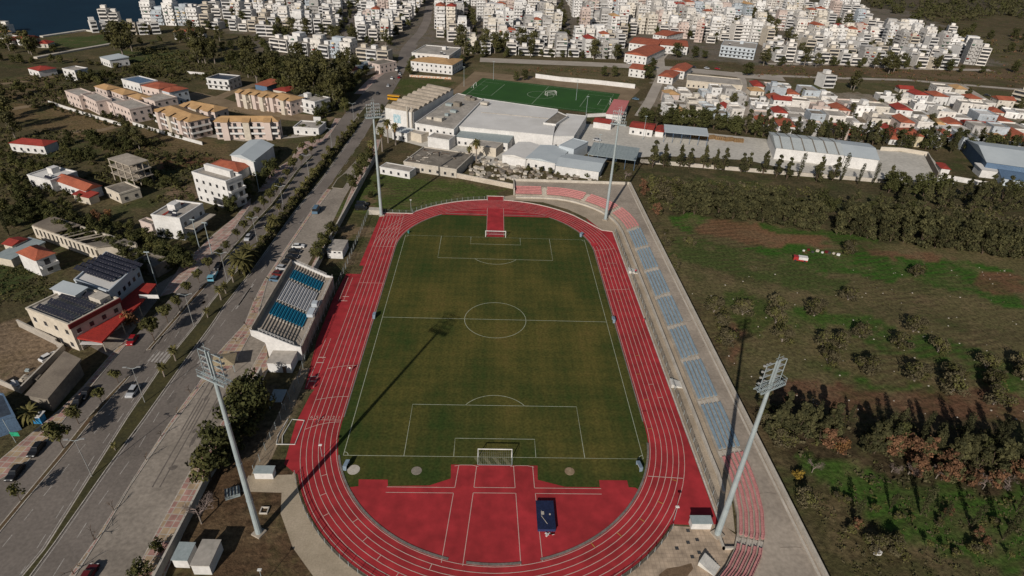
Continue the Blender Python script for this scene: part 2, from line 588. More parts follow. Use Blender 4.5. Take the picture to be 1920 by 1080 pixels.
def paving(name, c1, c2, s, rot=0.0, mort=(0.42, 0.37, 0.31)):
    m = bpy.data.materials.new(name)
    m.use_nodes = True
    q = m.node_tree
    b = q.nodes['Principled BSDF']
    b.inputs['Roughness'].default_value = 0.9
    ge = q.nodes.new('ShaderNodeNewGeometry')
    mp = q.nodes.new('ShaderNodeMapping')
    mp.inputs['Rotation'].default_value = (0, 0, rot)
    q.links.new(ge.outputs['Position'], mp.inputs['Vector'])
    ck = q.nodes.new('ShaderNodeTexChecker')
    ck.inputs['Scale'].default_value = 1 / s
    ck.inputs['Color1'].default_value = (*c1, 1)
    ck.inputs['Color2'].default_value = (*c2, 1)
    q.links.new(mp.outputs[0], ck.inputs['Vector'])
    br = q.nodes.new('ShaderNodeTexBrick')
    br.offset = 0
    br.inputs['Scale'].default_value = 1.0 / s
    br.inputs['Mortar Size'].default_value = 0.035
    br.inputs['Brick Width'].default_value = 0.5
    br.inputs['Row Height'].default_value = 0.5
    br.inputs['Color1'].default_value = br.inputs['Color2'].default_value = (0, 0, 0, 1)
    br.inputs['Mortar'].default_value = (1, 1, 1, 1)
    q.links.new(mp.outputs[0], br.inputs['Vector'])
    mx = q.nodes.new('ShaderNodeMix')
    mx.data_type = 'RGBA'
    q.links.new(br.outputs['Color'], mx.inputs[0])
    q.links.new(ck.outputs[0], mx.inputs[6])
    mx.inputs[7].default_value = (*mort, 1)
    nn = q.nodes.new('ShaderNodeTexNoise')
    nn.inputs['Scale'].default_value = 0.5
    nn.inputs['Detail'].default_value = 8
    q.links.new(ge.outputs['Position'], nn.inputs['Vector'])
    mr = q.nodes.new('ShaderNodeMapRange')
    mr.inputs[1].default_value, mr.inputs[2].default_value, mr.inputs[3].default_value, mr.inputs[4].default_value = 0.3, 0.7, 0.65, 1.25
    q.links.new(nn.outputs[0], mr.inputs[0])
    sc = q.nodes.new('ShaderNodeVectorMath')
    sc.operation = 'SCALE'
    q.links.new(mx.outputs[2], sc.inputs[0])
    q.links.new(mr.outputs[0], sc.inputs['Scale'])
    q.links.new(sc.outputs[0], b.inputs['Base Color'])
    return m


PAVE = paving('pink_and_yellow_paving', (0.36, 0.20, 0.165), (0.37, 0.27, 0.17), 3.0, 0.05)
PAVP = paving('pink_paving', (0.40, 0.24, 0.20), (0.36, 0.25, 0.20), 4.0, 0.1)
BLOCK = paving('tan_paving', (0.43, 0.33, 0.235), (0.40, 0.305, 0.215), 1.6, 0.0, (0.33, 0.25, 0.18))
MARK = mat('road_paint', (0.42, 0.39, 0.35), (0.26, 0.235, 0.21), 0.8, fine=0.2)
curbL = [(-160, 1110), (0, 900), (47, 872), (104, 809), (138, 765), (170, 727), (233, 651), (262, 620), (330, 548), (352, 524), (396, 476), (432, 442), (452, 410), (470, 385), (500, 358), (536, 320), (558, 296), (588, 278), (613, 262), (640, 222), (652, 206), (680, 176), (706, 150), (728, 132), (745, 118), (756, 100), (768, 84)]
curbR = [(95, 1120), (130, 1080), (178, 1013), (272, 863), (317, 794), (374, 716), (404, 667), (459, 607), (475, 565), (498, 521), (533, 469), (580, 400), (591, 385), (613, 355), (641, 315), (684, 255), (697, 233), (712, 214), (728, 190), (738, 170), (752, 146), (762, 126), (772, 104), (784, 84)]
struct('boulevard_road', B().sheet([(q.x, q.y) for q in gp(curbL)] + [(q.x, q.y) for q in gp(curbR)][::-1], 0.02), ASPH)
# kerbed strips
def slab(name, pl, pr, h, mats, kerb=True, top=1):
    """raised strip between two photograph polylines, kerb stone round a planted or paved top"""
    a, b = [(q.x, q.y) for q in gp(pl)], [(q.x, q.y) for q in gp(pr)]
    P = a + b[::-1]
    bb = B()
    bb.prism(P, 0.0, h, 0, 0)
    if top == 1:
        ai, bi = offset(a, -0.22), offset(b, 0.22)
        bb.sheet(ai + bi[::-1], h + 0.012, 1)
    return struct(name, bb, mats)


medL = [(15, 1115), (42, 1080), (83, 1030), (169, 894), (238, 784), (302, 690), (371.5, 605), (394, 570), (440, 513), (494, 445), (536, 393), (567, 352), (630, 272), (658, 233), (685, 200)]
medR = [(34, 1115), (58, 1080), (105, 1016), (200, 880), (271, 784), (339, 688), (395, 612), (419, 576), (475.5, 504), (505, 463), (553, 396), (600, 341), (658, 259), (684, 224), (698, 200)]
slab('median_strip', medL, medR, 0.14, [KERB, GRASS])
sL = [(-110, 1110), (0, 985), (42, 935), (111, 852), (169, 778), (236, 708)]
sR = [(-85, 1110), (0, 999), (50, 938), (125, 849), (180, 780), (247, 703)]
slab('soil_strip', sL, sR, 0.14, [KERB, SOILS])
slab('soil_strip', [(274, 657), (340, 581), (381, 533)], [(283, 655), (350, 579), (391, 533)], 0.14, [KERB, SOILS])
slab('soil_strip', [(404, 502), (470, 424), (508, 384), (556, 320), (584, 292)], [(413, 500), (482, 420), (518, 383), (563, 320), (590, 292)], 0.14, [KERB, GRASS])
slab('separator_pavement', [(95, 1118), (130, 1080), (178, 1013), (272, 863), (317, 794), (374, 716), (404, 667), (459, 607), (475, 565), (498, 521)],
     [(112, 1118), (142, 1080), (194, 999), (244, 913), (320, 802), (384, 718), (436, 690), (478, 612), (489, 574), (503, 524)], 0.14, [KERB, PAVE])
slab('separator_pavement', [(500, 519), (533, 469), (580, 400), (591, 385), (613, 355)], [(505, 521), (541, 466), (586, 400), (600, 385), (622, 356)], 0.14, [KERB, PAVE])
# side roads and pavements
svc = [(112, 1118), (142, 1080), (194, 999), (244, 913), (320, 802), (384, 718), (436, 690), (478, 612), (489, 574), (503, 524), (541, 466), (586, 400), (600, 385), (622, 356), (640, 330), (668, 300),
       (668, 330), (660, 346), (645, 372), (622, 420), (598, 460), (575, 500), (545, 560), (500, 640), (458, 714), (400, 820), (355, 886), (300, 985), (230, 1118)]
struct('service_road', B().sheet([(q.x, q.y) for q in gp(svc)], 0.03), ASPHL)
slab('tiled_pavement', [(232, 1112), (300, 985), (356, 884), (402, 816), (460, 712), (498, 642)], [(296, 1112), (344, 1000), (372, 938), (428, 842), (478, 742), (505, 690)], 0.12, [KERB, PAVE])
slab('tiled_pavement', [(560, 545), (610, 460), (640, 400), (660, 352), (672, 330), (690, 300), (706, 262)], [(600, 470), (628, 430), (655, 384), (675, 350), (690, 326), (704, 296), (714, 262)], 0.12, [KERB, PAVP])
slab('grass_island', [(622, 352), (632, 336), (645, 326), (650, 325)], [(644, 354), (652, 342), (654, 330), (652, 326)], 0.14, [KERB, GRASS])
slab('left_pavement', [(-230, 1110), (0, 862), (72, 802), (116, 765), (157, 724), (205, 668), (240, 632)], [(-160, 1110), (0, 900), (47, 872), (104, 809), (138, 765), (170, 727), (233, 651), (256, 627)], 0.13, [KERB, PAVE])
slab('left_pavement', [(300, 556), (330, 512), (345, 488), (370, 470), (400, 440), (440, 408), (470, 372)], [(330, 548), (352, 524), (396, 476), (418, 458), (432, 442), (452, 410), (470, 385)], 0.13, [KERB, PAVP])
slab('left_pavement', [(484, 360), (508, 322), (545, 300), (562, 268), (605, 260), (620, 240), (628, 222)], [(500, 358), (536, 320), (558, 296), (588, 278), (613, 262), (636, 228), (640, 222)], 0.13, [KERB, PAVP])
slab('left_pavement', [(664, 176), (690, 150), (715, 132), (730, 120)], [(680, 176), (706, 150), (728, 132), (742, 121)], 0.13, [KERB, PAVP])
struct('forecourt', B().sheet([(q.x, q.y) for q in gp([(205, 668), (240, 632), (300, 556), (330, 512), (250, 560), (150, 640)])], 0.016), ASPHL)
# painted lines
b = B()


def dashes(pl, n, fr=0.45, w=0.16):
    pts = gp(pl)
    seg = [(pts[i] - pts[i - 1]).length for i in range(1, len(pts))]
    tot = sum(seg)

    def at(t):
        s_ = t * tot
        for i, L in enumerate(seg):
            if s_ <= L or i == len(seg) - 1:
                return pts[i].lerp(pts[i + 1], s_ / L)
            s_ -= L
    for i in range(n):
        b.ribbon([at(i / n), at((i + fr) / n)], w, 0.03)


dashes([(30, 1090), (100, 980), (180, 850), (270, 720), (350, 600), (400, 540)], 15)
dashes([(-40, 1080), (50, 970), (130, 870), (215, 765), (300, 650), (360, 575)], 15)
dashes([(100, 1080), (175, 960), (260, 840), (300, 770), (370, 670), (430, 590), (520, 470)], 16)
dashes([(560, 420), (640, 320), (690, 246)], 9)
for off_ in (medL, medR):
    b.ribbon(offset([(q.x, q.y) for q in gp(off_)], 0.45 if off_ is medL else -0.45), 0.18, 0.03)
for a_, c_ in (((286, 668), (318, 672)), ((378, 672), (398, 690)), ((418, 556), (448, 520)), ((448, 572), (470, 540))):
    p0, p1 = g(*a_), g(*c_)
    dv = Vector((0.05, 1, 0)).normalized()
    for k in range(6):
        c0 = p0.lerp(p1, k / 5)
        b.ribbon([c0 - dv * 2.2, c0 + dv * 2.2], 0.5, 0.03)
struct('road_marking', b, MARK)
PATCH = mat('road_patch', (0.150, 0.128, 0.109), (0.12, 0.103, 0.088), 0.8, fine=0.15)
b = B()
q = random.Random(31)
for i in range(46):                       # repairs, tyre tracks and stains on the carriageways
    f = q.random()
    for pl in ([(150, 910), (300, 660), (470, 440)], [(230, 860), (380, 640), (560, 420)], [(60, 960), (230, 720), (380, 540)], [(300, 940), (420, 720), (470, 640)])[i % 4:i % 4 + 1]:
        pts = gp(pl)
        a_ = pts[0].lerp(pts[1], f) if i % 2 else pts[1].lerp(pts[2], f)
        d_ = (pts[1] - pts[0]).normalized()
        s_ = Vector((-d_.y, d_.x, 0)) * q.uniform(-2.5, 2.5)
        if i % 3 == 0:
            L_ = q.uniform(8, 30)
            for o_ in (0, 1.5):
                c_ = a_ + s_ + Vector((-d_.y, d_.x, 0)) * o_
                b.ribbon([c_, c_ + d_ * L_], .28, .034)
        else:
            L_, w_ = q.uniform(.6, 3), q.uniform(.3, .9)
            c_ = a_ + s_
            b.sheet([(c_.x + L_ * math.cos(k) * d_.x - w_ * math.sin(k) * d_.y * q.uniform(.7, 1.2), c_.y + L_ * math.cos(k) * d_.y + w_ * math.sin(k) * d_.x) for k in (0, .8, 1.6, 2.4, 3.2, 4, 4.8, 5.6)], .038)
struct('road_patches', b, PATCH)
# quiet lanes and tracks
DUST = mat('dirt_track', (0.24, 0.175, 0.105), (0.17, 0.12, 0.07), 0.12, fine=0.2)
PALE = mat('pale_road', (0.40, 0.355, 0.30), (0.31, 0.27, 0.225), 0.08, fine=0.12)
for nm, pl, wd, m_, z in (
        ('dirt_road', [(350, 176), (400, 188), (450, 204), (540, 218), (620, 226)], 13, DUST, 0.012),
        ('dirt_road', [(400, 188), (440, 170), (480, 158)], 7, DUST, 0.010),
        ('dirt_road', [(-20, 160), (50, 152), (110, 142)], 5, DUST, 0.010),
        ('dirt_road', [(20, 205), (70, 196), (125, 180)], 6, DUST, 0.010),
        ('dirt_road', [(110, 248), (190, 244), (240, 232)], 5, DUST, 0.010),
        ('dirt_road', [(380, 252), (460, 262), (545, 256), (600, 250)], 5, PALE, 0.011),
        ('river_road', [(900, 112), (1000, 116), (1100, 120), (1190, 124), (1280, 130), (1400, 142), (1470, 148)], 17, PALE, 0.012),
        ('lane_road', [(1200, 218), (1218, 190), (1232, 160), (1240, 140), (1238, 110), (1250, 96)], 7, PALE, 0.013),
        ('lane_road', [(1396, 216), (1396, 180), (1392, 150), (1384, 135)], 6, PALE, 0.014),
        ('lane_road', [(1400, 140), (1560, 146), (1700, 150), (1960, 172)], 7, PALE, 0.015),
        ('lane_road', [(1800, 160), (1850, 190), (1900, 220)], 8, PALE, 0.016),
        ('lane_road', [(1440, 120), (1560, 120), (1700, 128), (1860, 132)], 9, PALE, 0.017),
        ('town_road', [(756, 112), (762, 92), (775, 76), (790, 60), (800, 40), (805, 10)], 9, ASPH, 0.019),
        ('town_road', [(1045, 92), (1060, 80), (1063, 50), (1050, 20)], 7, PALE, 0.018)):
    struct(nm, B().ribbon(gp(pl), wd, z), m_)

# ---------------------------------------------------------------- athletics ground
TRACK = mat('red_track', (0.39, 0.028, 0.034), (0.275, 0.022, 0.024), 0.07, fine=0.22, fsc=0.33, rough=0.85, det=9)
LINE = mat('track_line', (0.60, 0.42, 0.36), (0.50, 0.34, 0.29), 0.6, fine=0.1)
YC, RI, LW = 43.5, 36.0, 1.27


def arc(cx, cy, r, a0, a1, n=48):
    return [(cx + r * math.cos(R(a0 + (a1 - a0) * i / n)), cy + r * math.sin(R(a0 + (a1 - a0) * i / n))) for i in range(n + 1)]


def oval(r):
    return arc(0, YC, r, 0, 180) + arc(0, -YC, r, 180, 360)


RO = RI + 0.3 + 6 * LW + 0.55
out = arc(0, YC, RO, 0, 180) + [(-RO, -30), (-RO - 1.2, -34), (-46.5, -44), (-45.5, -56), (-42.5, -58.5)] + arc(0, -YC, RO, 200, 323)
out += [(39.2, -70.4), (45.2, -70.2), (45.2, -45), (45.2, 40)]
trk = struct('running_track', B().sheet(out, 0.03), TRACK)
b = B()
b.sheet([(-46.0, 30), (-44.0, 30), (-36, 40), (-30, 62), (-33.0, 71.9), (-45.4, 71.9)], 0.026)
b.sheet([(36.5, 72.4), (41.6, 61.8), (45.2, 61.0), (45.2, 30), (40, 40)], 0.026)
b.sheet([(-3.6, 84), (3.4, 84), (3.4, 91.6), (-3.6, 91.6)], 0.028)
b.sheet([(-49.2, 24.5), (-44.2, 24.5), (-44.2, -12), (-44.2, -32), (-47.6, -32), (-49.6, -12), (-50, 10)], 0.024)
struct('track_apron', b, TRACK)
PITCH = bpy.data.materials.new('pitch_turf')
PITCH.use_nodes = True
n = PITCH.node_tree
bs = n.nodes['Principled BSDF']
bs.inputs['Roughness'].default_value = 0.95
bs.inputs['Specular IOR Level'].default_value = 0.1
ge = n.nodes.new('ShaderNodeNewGeometry')
cr = n.nodes.new('ShaderNodeValToRGB')
q1 = n.nodes.new('ShaderNodeTexNoise')
q1.inputs['Scale'].default_value = 0.05
q1.inputs['Detail'].default_value = 8
q1.inputs['Roughness'].default_value = 0.6
n.links.new(ge.outputs['Position'], q1.inputs['Vector'])
e = cr.color_ramp.elements
e[0].position, e[0].color = 0.30, (0.034, 0.054, 0.012, 1)
e[1].position, e[1].color = 0.76, (0.120, 0.092, 0.026, 1)
x = e.new(0.46)
x.color = (0.061, 0.064, 0.016, 1)
x = e.new(0.58)
x.color = (0.088, 0.080, 0.020, 1)
# worn towards the middle of the pitch: distance from the long axis and from the goal lines
sx = n.nodes.new('ShaderNodeSeparateXYZ')
n.links.new(ge.outputs['Position'], sx.inputs[0])


def mth(op, a, b_=None):
    k = n.nodes.new('ShaderNodeMath')
    k.operation = op
    for i, z in enumerate((a, b_)):
        if z is None:
            continue
        if isinstance(z, (int, float)):
            k.inputs[i].default_value = z
        else:
            n.links.new(z, k.inputs[i])
    return k.outputs[0]


ax = mth('POWER', mth('ABSOLUTE', mth('DIVIDE', sx.outputs[0], 36.0)), 3.0)
ay = mth('POWER', mth('ABSOLUTE', mth('DIVIDE', sx.outputs[1], 60.0)), 3.0)
wear = mth('MULTIPLY', mth('ADD', ax, ay), -0.10)
st1 = mth('MULTIPLY', mth('SINE', mth('MULTIPLY', sx.outputs[1], 2 * math.pi / 3.6)), 0.022)
st2 = mth('MULTIPLY', mth('SINE', mth('MULTIPLY', sx.outputs[0], 2 * math.pi / 11.0)), 0.034)
st3 = mth('MULTIPLY', mth('SINE', mth('MULTIPLY', sx.outputs[0], 2 * math.pi / 2.4)), 0.024)
gm_ = mth('MULTIPLY', mth('POWER', 2.718, mth('MULTIPLY', mth('ADD', mth('MULTIPLY', mth('POWER', sx.outputs[0], 2.0), 0.03), mth('MULTIPLY', mth('POWER', mth('SUBTRACT', mth('ABSOLUTE', sx.outputs[1]), 51.0), 2.0), 0.12)), -1.0)), 0.16)
tot = mth('ADD', mth('ADD', mth('ADD', mth('ADD', q1.outputs[0], gm_), wear), mth('ADD', st1, st2)), mth('ADD', st3, 0.035))
n.links.new(tot, cr.inputs[0])
q2 = n.nodes.new('ShaderNodeTexNoise')
q2.inputs['Scale'].default_value = 1.6
q2.inputs['Detail'].default_value = 6
n.links.new(ge.outputs['Position'], q2.inputs['Vector'])
mr = n.nodes.new('ShaderNodeMapRange')
mr.inputs[1].default_value, mr.inputs[2].default_value, mr.inputs[3].default_value, mr.inputs[4].default_value = 0.3, 0.7, 0.72, 1.28
n.links.new(q2.outputs[0], mr.inputs[0])
sc = n.nodes.new('ShaderNodeVectorMath')
sc.operation = 'SCALE'
n.links.new(cr.outputs[0], sc.inputs[0])
n.links.new(mr.outputs[0], sc.inputs['Scale'])
n.links.new(sc.outputs[0], bs.inputs['Base Color'])
inn = [p for p in arc(0, YC, RI - 0.1, 0, 180) if p[1] <= 73.2] + arc(0, -YC, RI - 0.1, 180, 360)
struct('football_pitch', B().sheet(inn, 0.045), PITCH)
# red D area behind the near goal, far runway
dl = arc(0, -YC, RI - 0.1, 211, 329)
dd = dl + [(30.0, -61.3), (28.6, -61.2), (28.6, -59.4), (22.5, -59.4), (22.4, -61.3), (15, -61.3), (9.2, -59.5), (9.4, -55.6), (-9.6, -55.6), (-9.4, -59.4), (-13.8, -61.3), (-22.4, -61.6), (-22.7, -59.9), (-28.8, -59.9), (-28.5, -61.7)]
b = B().sheet(dd, 0.06)
b.sheet([(-3.4, 53.8), (3.2, 53.8), (3.2, 73.6), (-3.4, 73.6)], 0.06)
struct('red_infield', b, TRACK)
# white lines
b = B()
z = 0.075
LN = 0.13
for k in range(7):
    r = RI + 0.3 + k * LW
    if k < 2:
        b.ribbon(oval(r)[3:] + oval(r)[:3], LN, z)
    else:
        b.ribbon(oval(r) + oval(r)[:1], LN, z)
for k in range(7):      # sprint chute on the left
    xx = -(RI + 0.3) - k * LW
    b.ribbon([(xx, 30), (xx, 71.2)], LN, z + 0.004)
b.ribbon([(-44.3, 71.2), (-36, 71.2)], LN, z)
for yy in (58.0, 44.0, 19.0):
    b.ribbon([(-44.0, yy), (-36, yy)], LN, z + 0.008)
b.ribbon([(-44.0, -42.6), (-36.2, -42.6)], LN, z + 0.008)
b.ribbon([(36.2, 18), (44.0, 19)], LN, z + 0.008)
b.ribbon([(36.0, 45.0), (43.8, 47)], LN, z + 0.008)
for y0, bend in ((-22.5, 1.6), (-34.5, 1.4), (-43.2, 2.6)):   # curved start lines
    b.ribbon([(-36.3 - t * 7.6, y0 - bend * t * t) for t in [i / 8 for i in range(9)]], LN, z + 0.008)
b.ribbon([(33.4, -58.2), (41.0, -58.7)], LN * 1.3, z + 0.008)
for x0, y0, x1, y1 in ((-22.6, -61.8, -8.4, -61.8), (-8.4, -61.8, -7.9, -55.8), (-22.6, -63.2, -8.6, -63.2), (-8.6, -63.2, -9.9, -79.0), (-4.0, -56.0, -4.4, -61.7),
                       (-4.4, -61.7, 4.3, -61.7), (4.3, -61.7, 4.1, -55.8), (-4.5, -63.1, -5.9, -79.6), (-4.5, -63.1, 4.4, -63.1), (4.4, -63.1, 4.9, -79.4), (8.3, -55.8, 8.4, -61.7),
                       (8.4, -61.7, 22.6, -61.7), (8.5, -63.1, 22.5, -63.1), (8.5, -63.1, 9.0, -78.6)):
    b.ribbon([(x0, y0), (x1, y1)], LN, z + 0.012)
for s_ in (-6.2, 6.0):
    b.ribbon([(s_ - 2.6, -56.0), (s_ - 1.2, -55.7), (s_ + 1.2, -55.7), (s_ + 2.6, -56.1)], LN, z + 0.016)
for xx in (-3.4, 3.2):
    b.ribbon([(xx, 54.5), (xx, 79.5)], LN, z + 0.012)
    b.ribbon([(xx, 86.4), (xx, 91.4)], LN, z + 0.004)
b.ribbon([(-20, 76.6), (-3.4, 76.6)], LN, z + 0.004)
b.ribbon([(3.2, 76.2), (12, 76.2), (20, 74.6)], LN, z + 0.004)
for xx, y0, y1 in ((-46.0, -11, -20), (-47.3, -11, -31.5), (-45.6, -20, -31.5), (-48.0, 8, 22), (-46.6, 8, 22)):
    b.ribbon([(xx, y0), (xx, y1)], LN, z)
for yy in (-19.4, -21.6, -27.2, -29.0, 8.2, 10.6):
    b.ribbon([(-47.4, yy), (-45.4, yy)], 0.3, z + 0.004)
for a in range(203, 262, 7):                                    # stagger marks round the near bend
    k = (a // 7) % 4 + 1
    r0, r1 = RI + 0.3 + k * LW, RI + 0.3 + (k + 1) * LW
    b.ribbon([(r0 * math.cos(R(a)), -YC + r0 * math.sin(R(a))), (r1 * math.cos(R(a)), -YC + r1 * math.sin(R(a)))], LN, z + 0.008)
for i, yy in enumerate((-38, -44, -50, 52, 46, 40, 32, 27, -28, -33, -38, -43)):
    k = i % 5
    b.ribbon([(RI + 0.3 + k * LW, yy), (RI + 0.3 + (k + 1) * LW, yy + 0.1)] if yy < 44 and yy > -43 else [(RI + 0.3 + k * LW, 36), (RI + 0.3 + (k + 1) * LW, 36.1)], LN, z + 0.008)
struct('track_marking', b, LINE)
b = B()
for i, a in enumerate((338, 328, 319, 310, 301)):
    k = 4 - i if i < 5 else 0
    r0, r1 = RI + 0.3 + k * LW, RI + 0.3 + (k + 1) * LW
    b.ribbon([(r0 * math.cos(R(a)), -YC + r0 * math.sin(R(a))), (r1 * math.cos(R(a)), -YC + r1 * math.sin(R(a)))], 0.16, z + 0.012)
for k, yy in ((0, -44), (1, -24), (2, -16), (3, -6), (0, 28), (2, 12), (1, -34)):
    b.ribbon([(RI + 0.3 + k * LW, yy), (RI + 0.3 + (k + 1) * LW, yy + 0.1)], 0.13, z + 0.012)
struct('track_marking', b, mat('yellow_line', (0.50, 0.26, 0.06), None, 0.5))
b = B()
L2, W2 = 53.33, 33.43
PL = 0.14
z = 0.058
for pts in ([(-W2, -L2), (W2, -L2), (W2, L2), (-W2, L2), (-W2, -L2)], [(-W2, 0), (W2, 0)], arc(0, 0, 9.15, 0, 360, 64)):
    b.ribbon(pts, PL, z)
for s_ in (-1, 1):
    b.ribbon([(-20.16, s_ * L2), (-20.16, s_ * (L2 - 16.5)), (20.16, s_ * (L2 - 16.5)), (20.16, s_ * L2)], PL, z + 0.003)
    b.ribbon([(-9.16, s_ * L2), (-9.16, s_ * (L2 - 5.5)), (9.16, s_ * (L2 - 5.5)), (9.16, s_ * L2)], PL, z + 0.003)
    cy = s_ * (L2 - 11)
    h = math.degrees(math.asin(5.5 / 9.15))
    b.ribbon(arc(0, cy, 9.15, (h if s_ < 0 else 180 + h), (180 - h if s_ < 0 else 360 - h), 24), PL, z + 0.003)
    for sx_ in (-1, 1):
        a0 = {(-1, -1): 0, (1, -1): 90, (1, 1): 180, (-1, 1): 270}[(sx_, s_)]
        b.ribbon(arc(sx_ * W2, s_ * L2, 1.0, a0, a0 + 90, 8), PL, z + 0.003)
struct('pitch_marking', b, mat('pitch_line', (0.42, 0.44, 0.34), (0.32, 0.34, 0.24), 0.6, fine=0.15))
b = B()
b.ribbon(arc(0, -YC, RI - 0.2, 196, 256), 0.5, 0.05, h=0.1)
b.ribbon(arc(0, -YC, RI - 0.2, 261.5, 278), 0.5, 0.05, h=0.1)
b.ribbon(arc(0, -YC, RI - 0.2, 284, 352), 0.5, 0.05, h=0.1)
b.ribbon([(-RI + 0.2, -YC + 2), (-RI + 0.2, YC)] + arc(0, YC, RI - 0.2, 180, 127)[1:], 0.3, 0.05, h=0.07)
b.ribbon([(RI - 0.2, -YC + 2), (RI - 0.2, YC)] + arc(0, YC, RI - 0.2, 0, 53)[1:], 0.3, 0.05, h=0.07)
b.ribbon([(-20, 73.2), (-3.4, 73.2)], 0.3, 0.05, h=0.07)
b.ribbon([(3.2, 73.2), (20, 73.2)], 0.3, 0.05, h=0.07)
struct('inner_kerb', b, mat('grey_kerb', (0.20, 0.175, 0.155), (0.14, 0.12, 0.105), 0.5))
# outer kerb
b = B()
b.ribbon(arc(0, YC, RO, 137, 94.6, 24) + [(-3.8, 91.8), (3.6, 91.8)] + arc(0, YC, RO, 85.4, 44, 24) + [(41.4, 61.8), (45.4, 60.9), (45.5, -70.3)], 0.35, 0.0, h=0.22)
b.ribbon([(-45.6, 72.0), (-33.0, 72.0)] + arc(0, YC, RO, 138, 137, 1)[1:], 0.35, 0, h=0.25)
struct('outer_kerb', b, mat('pale_kerb', (0.56, 0.50, 0.44), (0.46, 0.41, 0.36), 0.5))


def numeral(txt, x, y, size, parent, ang=0.0):
    c = bpy.data.curves.new('lane_number', 'FONT')
    c.body = txt
    c.size = size
    c.align_x = 'CENTER'
    c.materials.append(LINE)
    o = bpy.data.objects.new('lane_number', c)
    COL.objects.link(o)
    o.location = (x, y, 0.09)
    o.rotation_euler = (0, 0, ang)
    o.parent = parent


for k in range(6):
    xx = -(RI + 0.3) - (k + 0.5) * LW
    numeral(str(k + 1), xx, -42.2, 1.3, trk)
    numeral(str(k + 1), xx, 69.6, 1.5, trk)
struct('sandy_path', B().sheet([(q.x, q.y) for q in gp([(455, 930), (475, 880), (520, 780), (548, 715), (566, 690), (582, 690), (562, 735), (540, 790), (508, 862), (480, 905)])], 0.012),
       mat('sandy_ground', (0.34, 0.265, 0.18), (0.22, 0.165, 0.11), 0.25, fine=0.2))
# paved ground round the track
struct('stadium_plaza', B().sheet([(35.6, -70.6), (39.4, -70.9), (46, -70), (49, -74)] + [(45, -95), (10, -95)] + arc(0, -YC, RO + 0.6, 285, 323), 0.02), BLOCK)
b = B().sheet(arc(0, -YC, RO + 0.5, 198, 262) + [(-6, -93), (-16, -91), (-24, -88), (-32, -82.5), (-38, -76), (-42.5, -68.5), (-43.8, -63.5), (-52, -63.3), (-52, -59.2), (-43, -58.8)], 0.02)
struct('stadium_path', b, mat('path_concrete', (0.42, 0.345, 0.25), (0.33, 0.27, 0.19), 0.25, fine=0.12))
struct('stadium_apron', B().sheet([(3, 86), (8, 88.5), (20, 87), (30, 80.5), (36.5, 73), (41.4, 61.8), (45.4, 60.9), (45.5, -70), (48, -72), (51, -60), (52, 60), (48, 80), (40, 90), (28, 94), (8, 94), (3.6, 92)], 0.016),
       mat('bare_concrete', (0.43, 0.355, 0.265), (0.29, 0.235, 0.17), 0.12, fine=0.16))
# ---------------------------------------------------------------- floodlight masts
LAMPG = mat('lamp_glass', (0.55, 0.55, 0.52), None, 1, rough=0.2, fine=0)
LAMPB = mat('lamp_housing', (0.30, 0.30, 0.29), (0.22, 0.22, 0.21), 1, fine=0, rough=0.6)


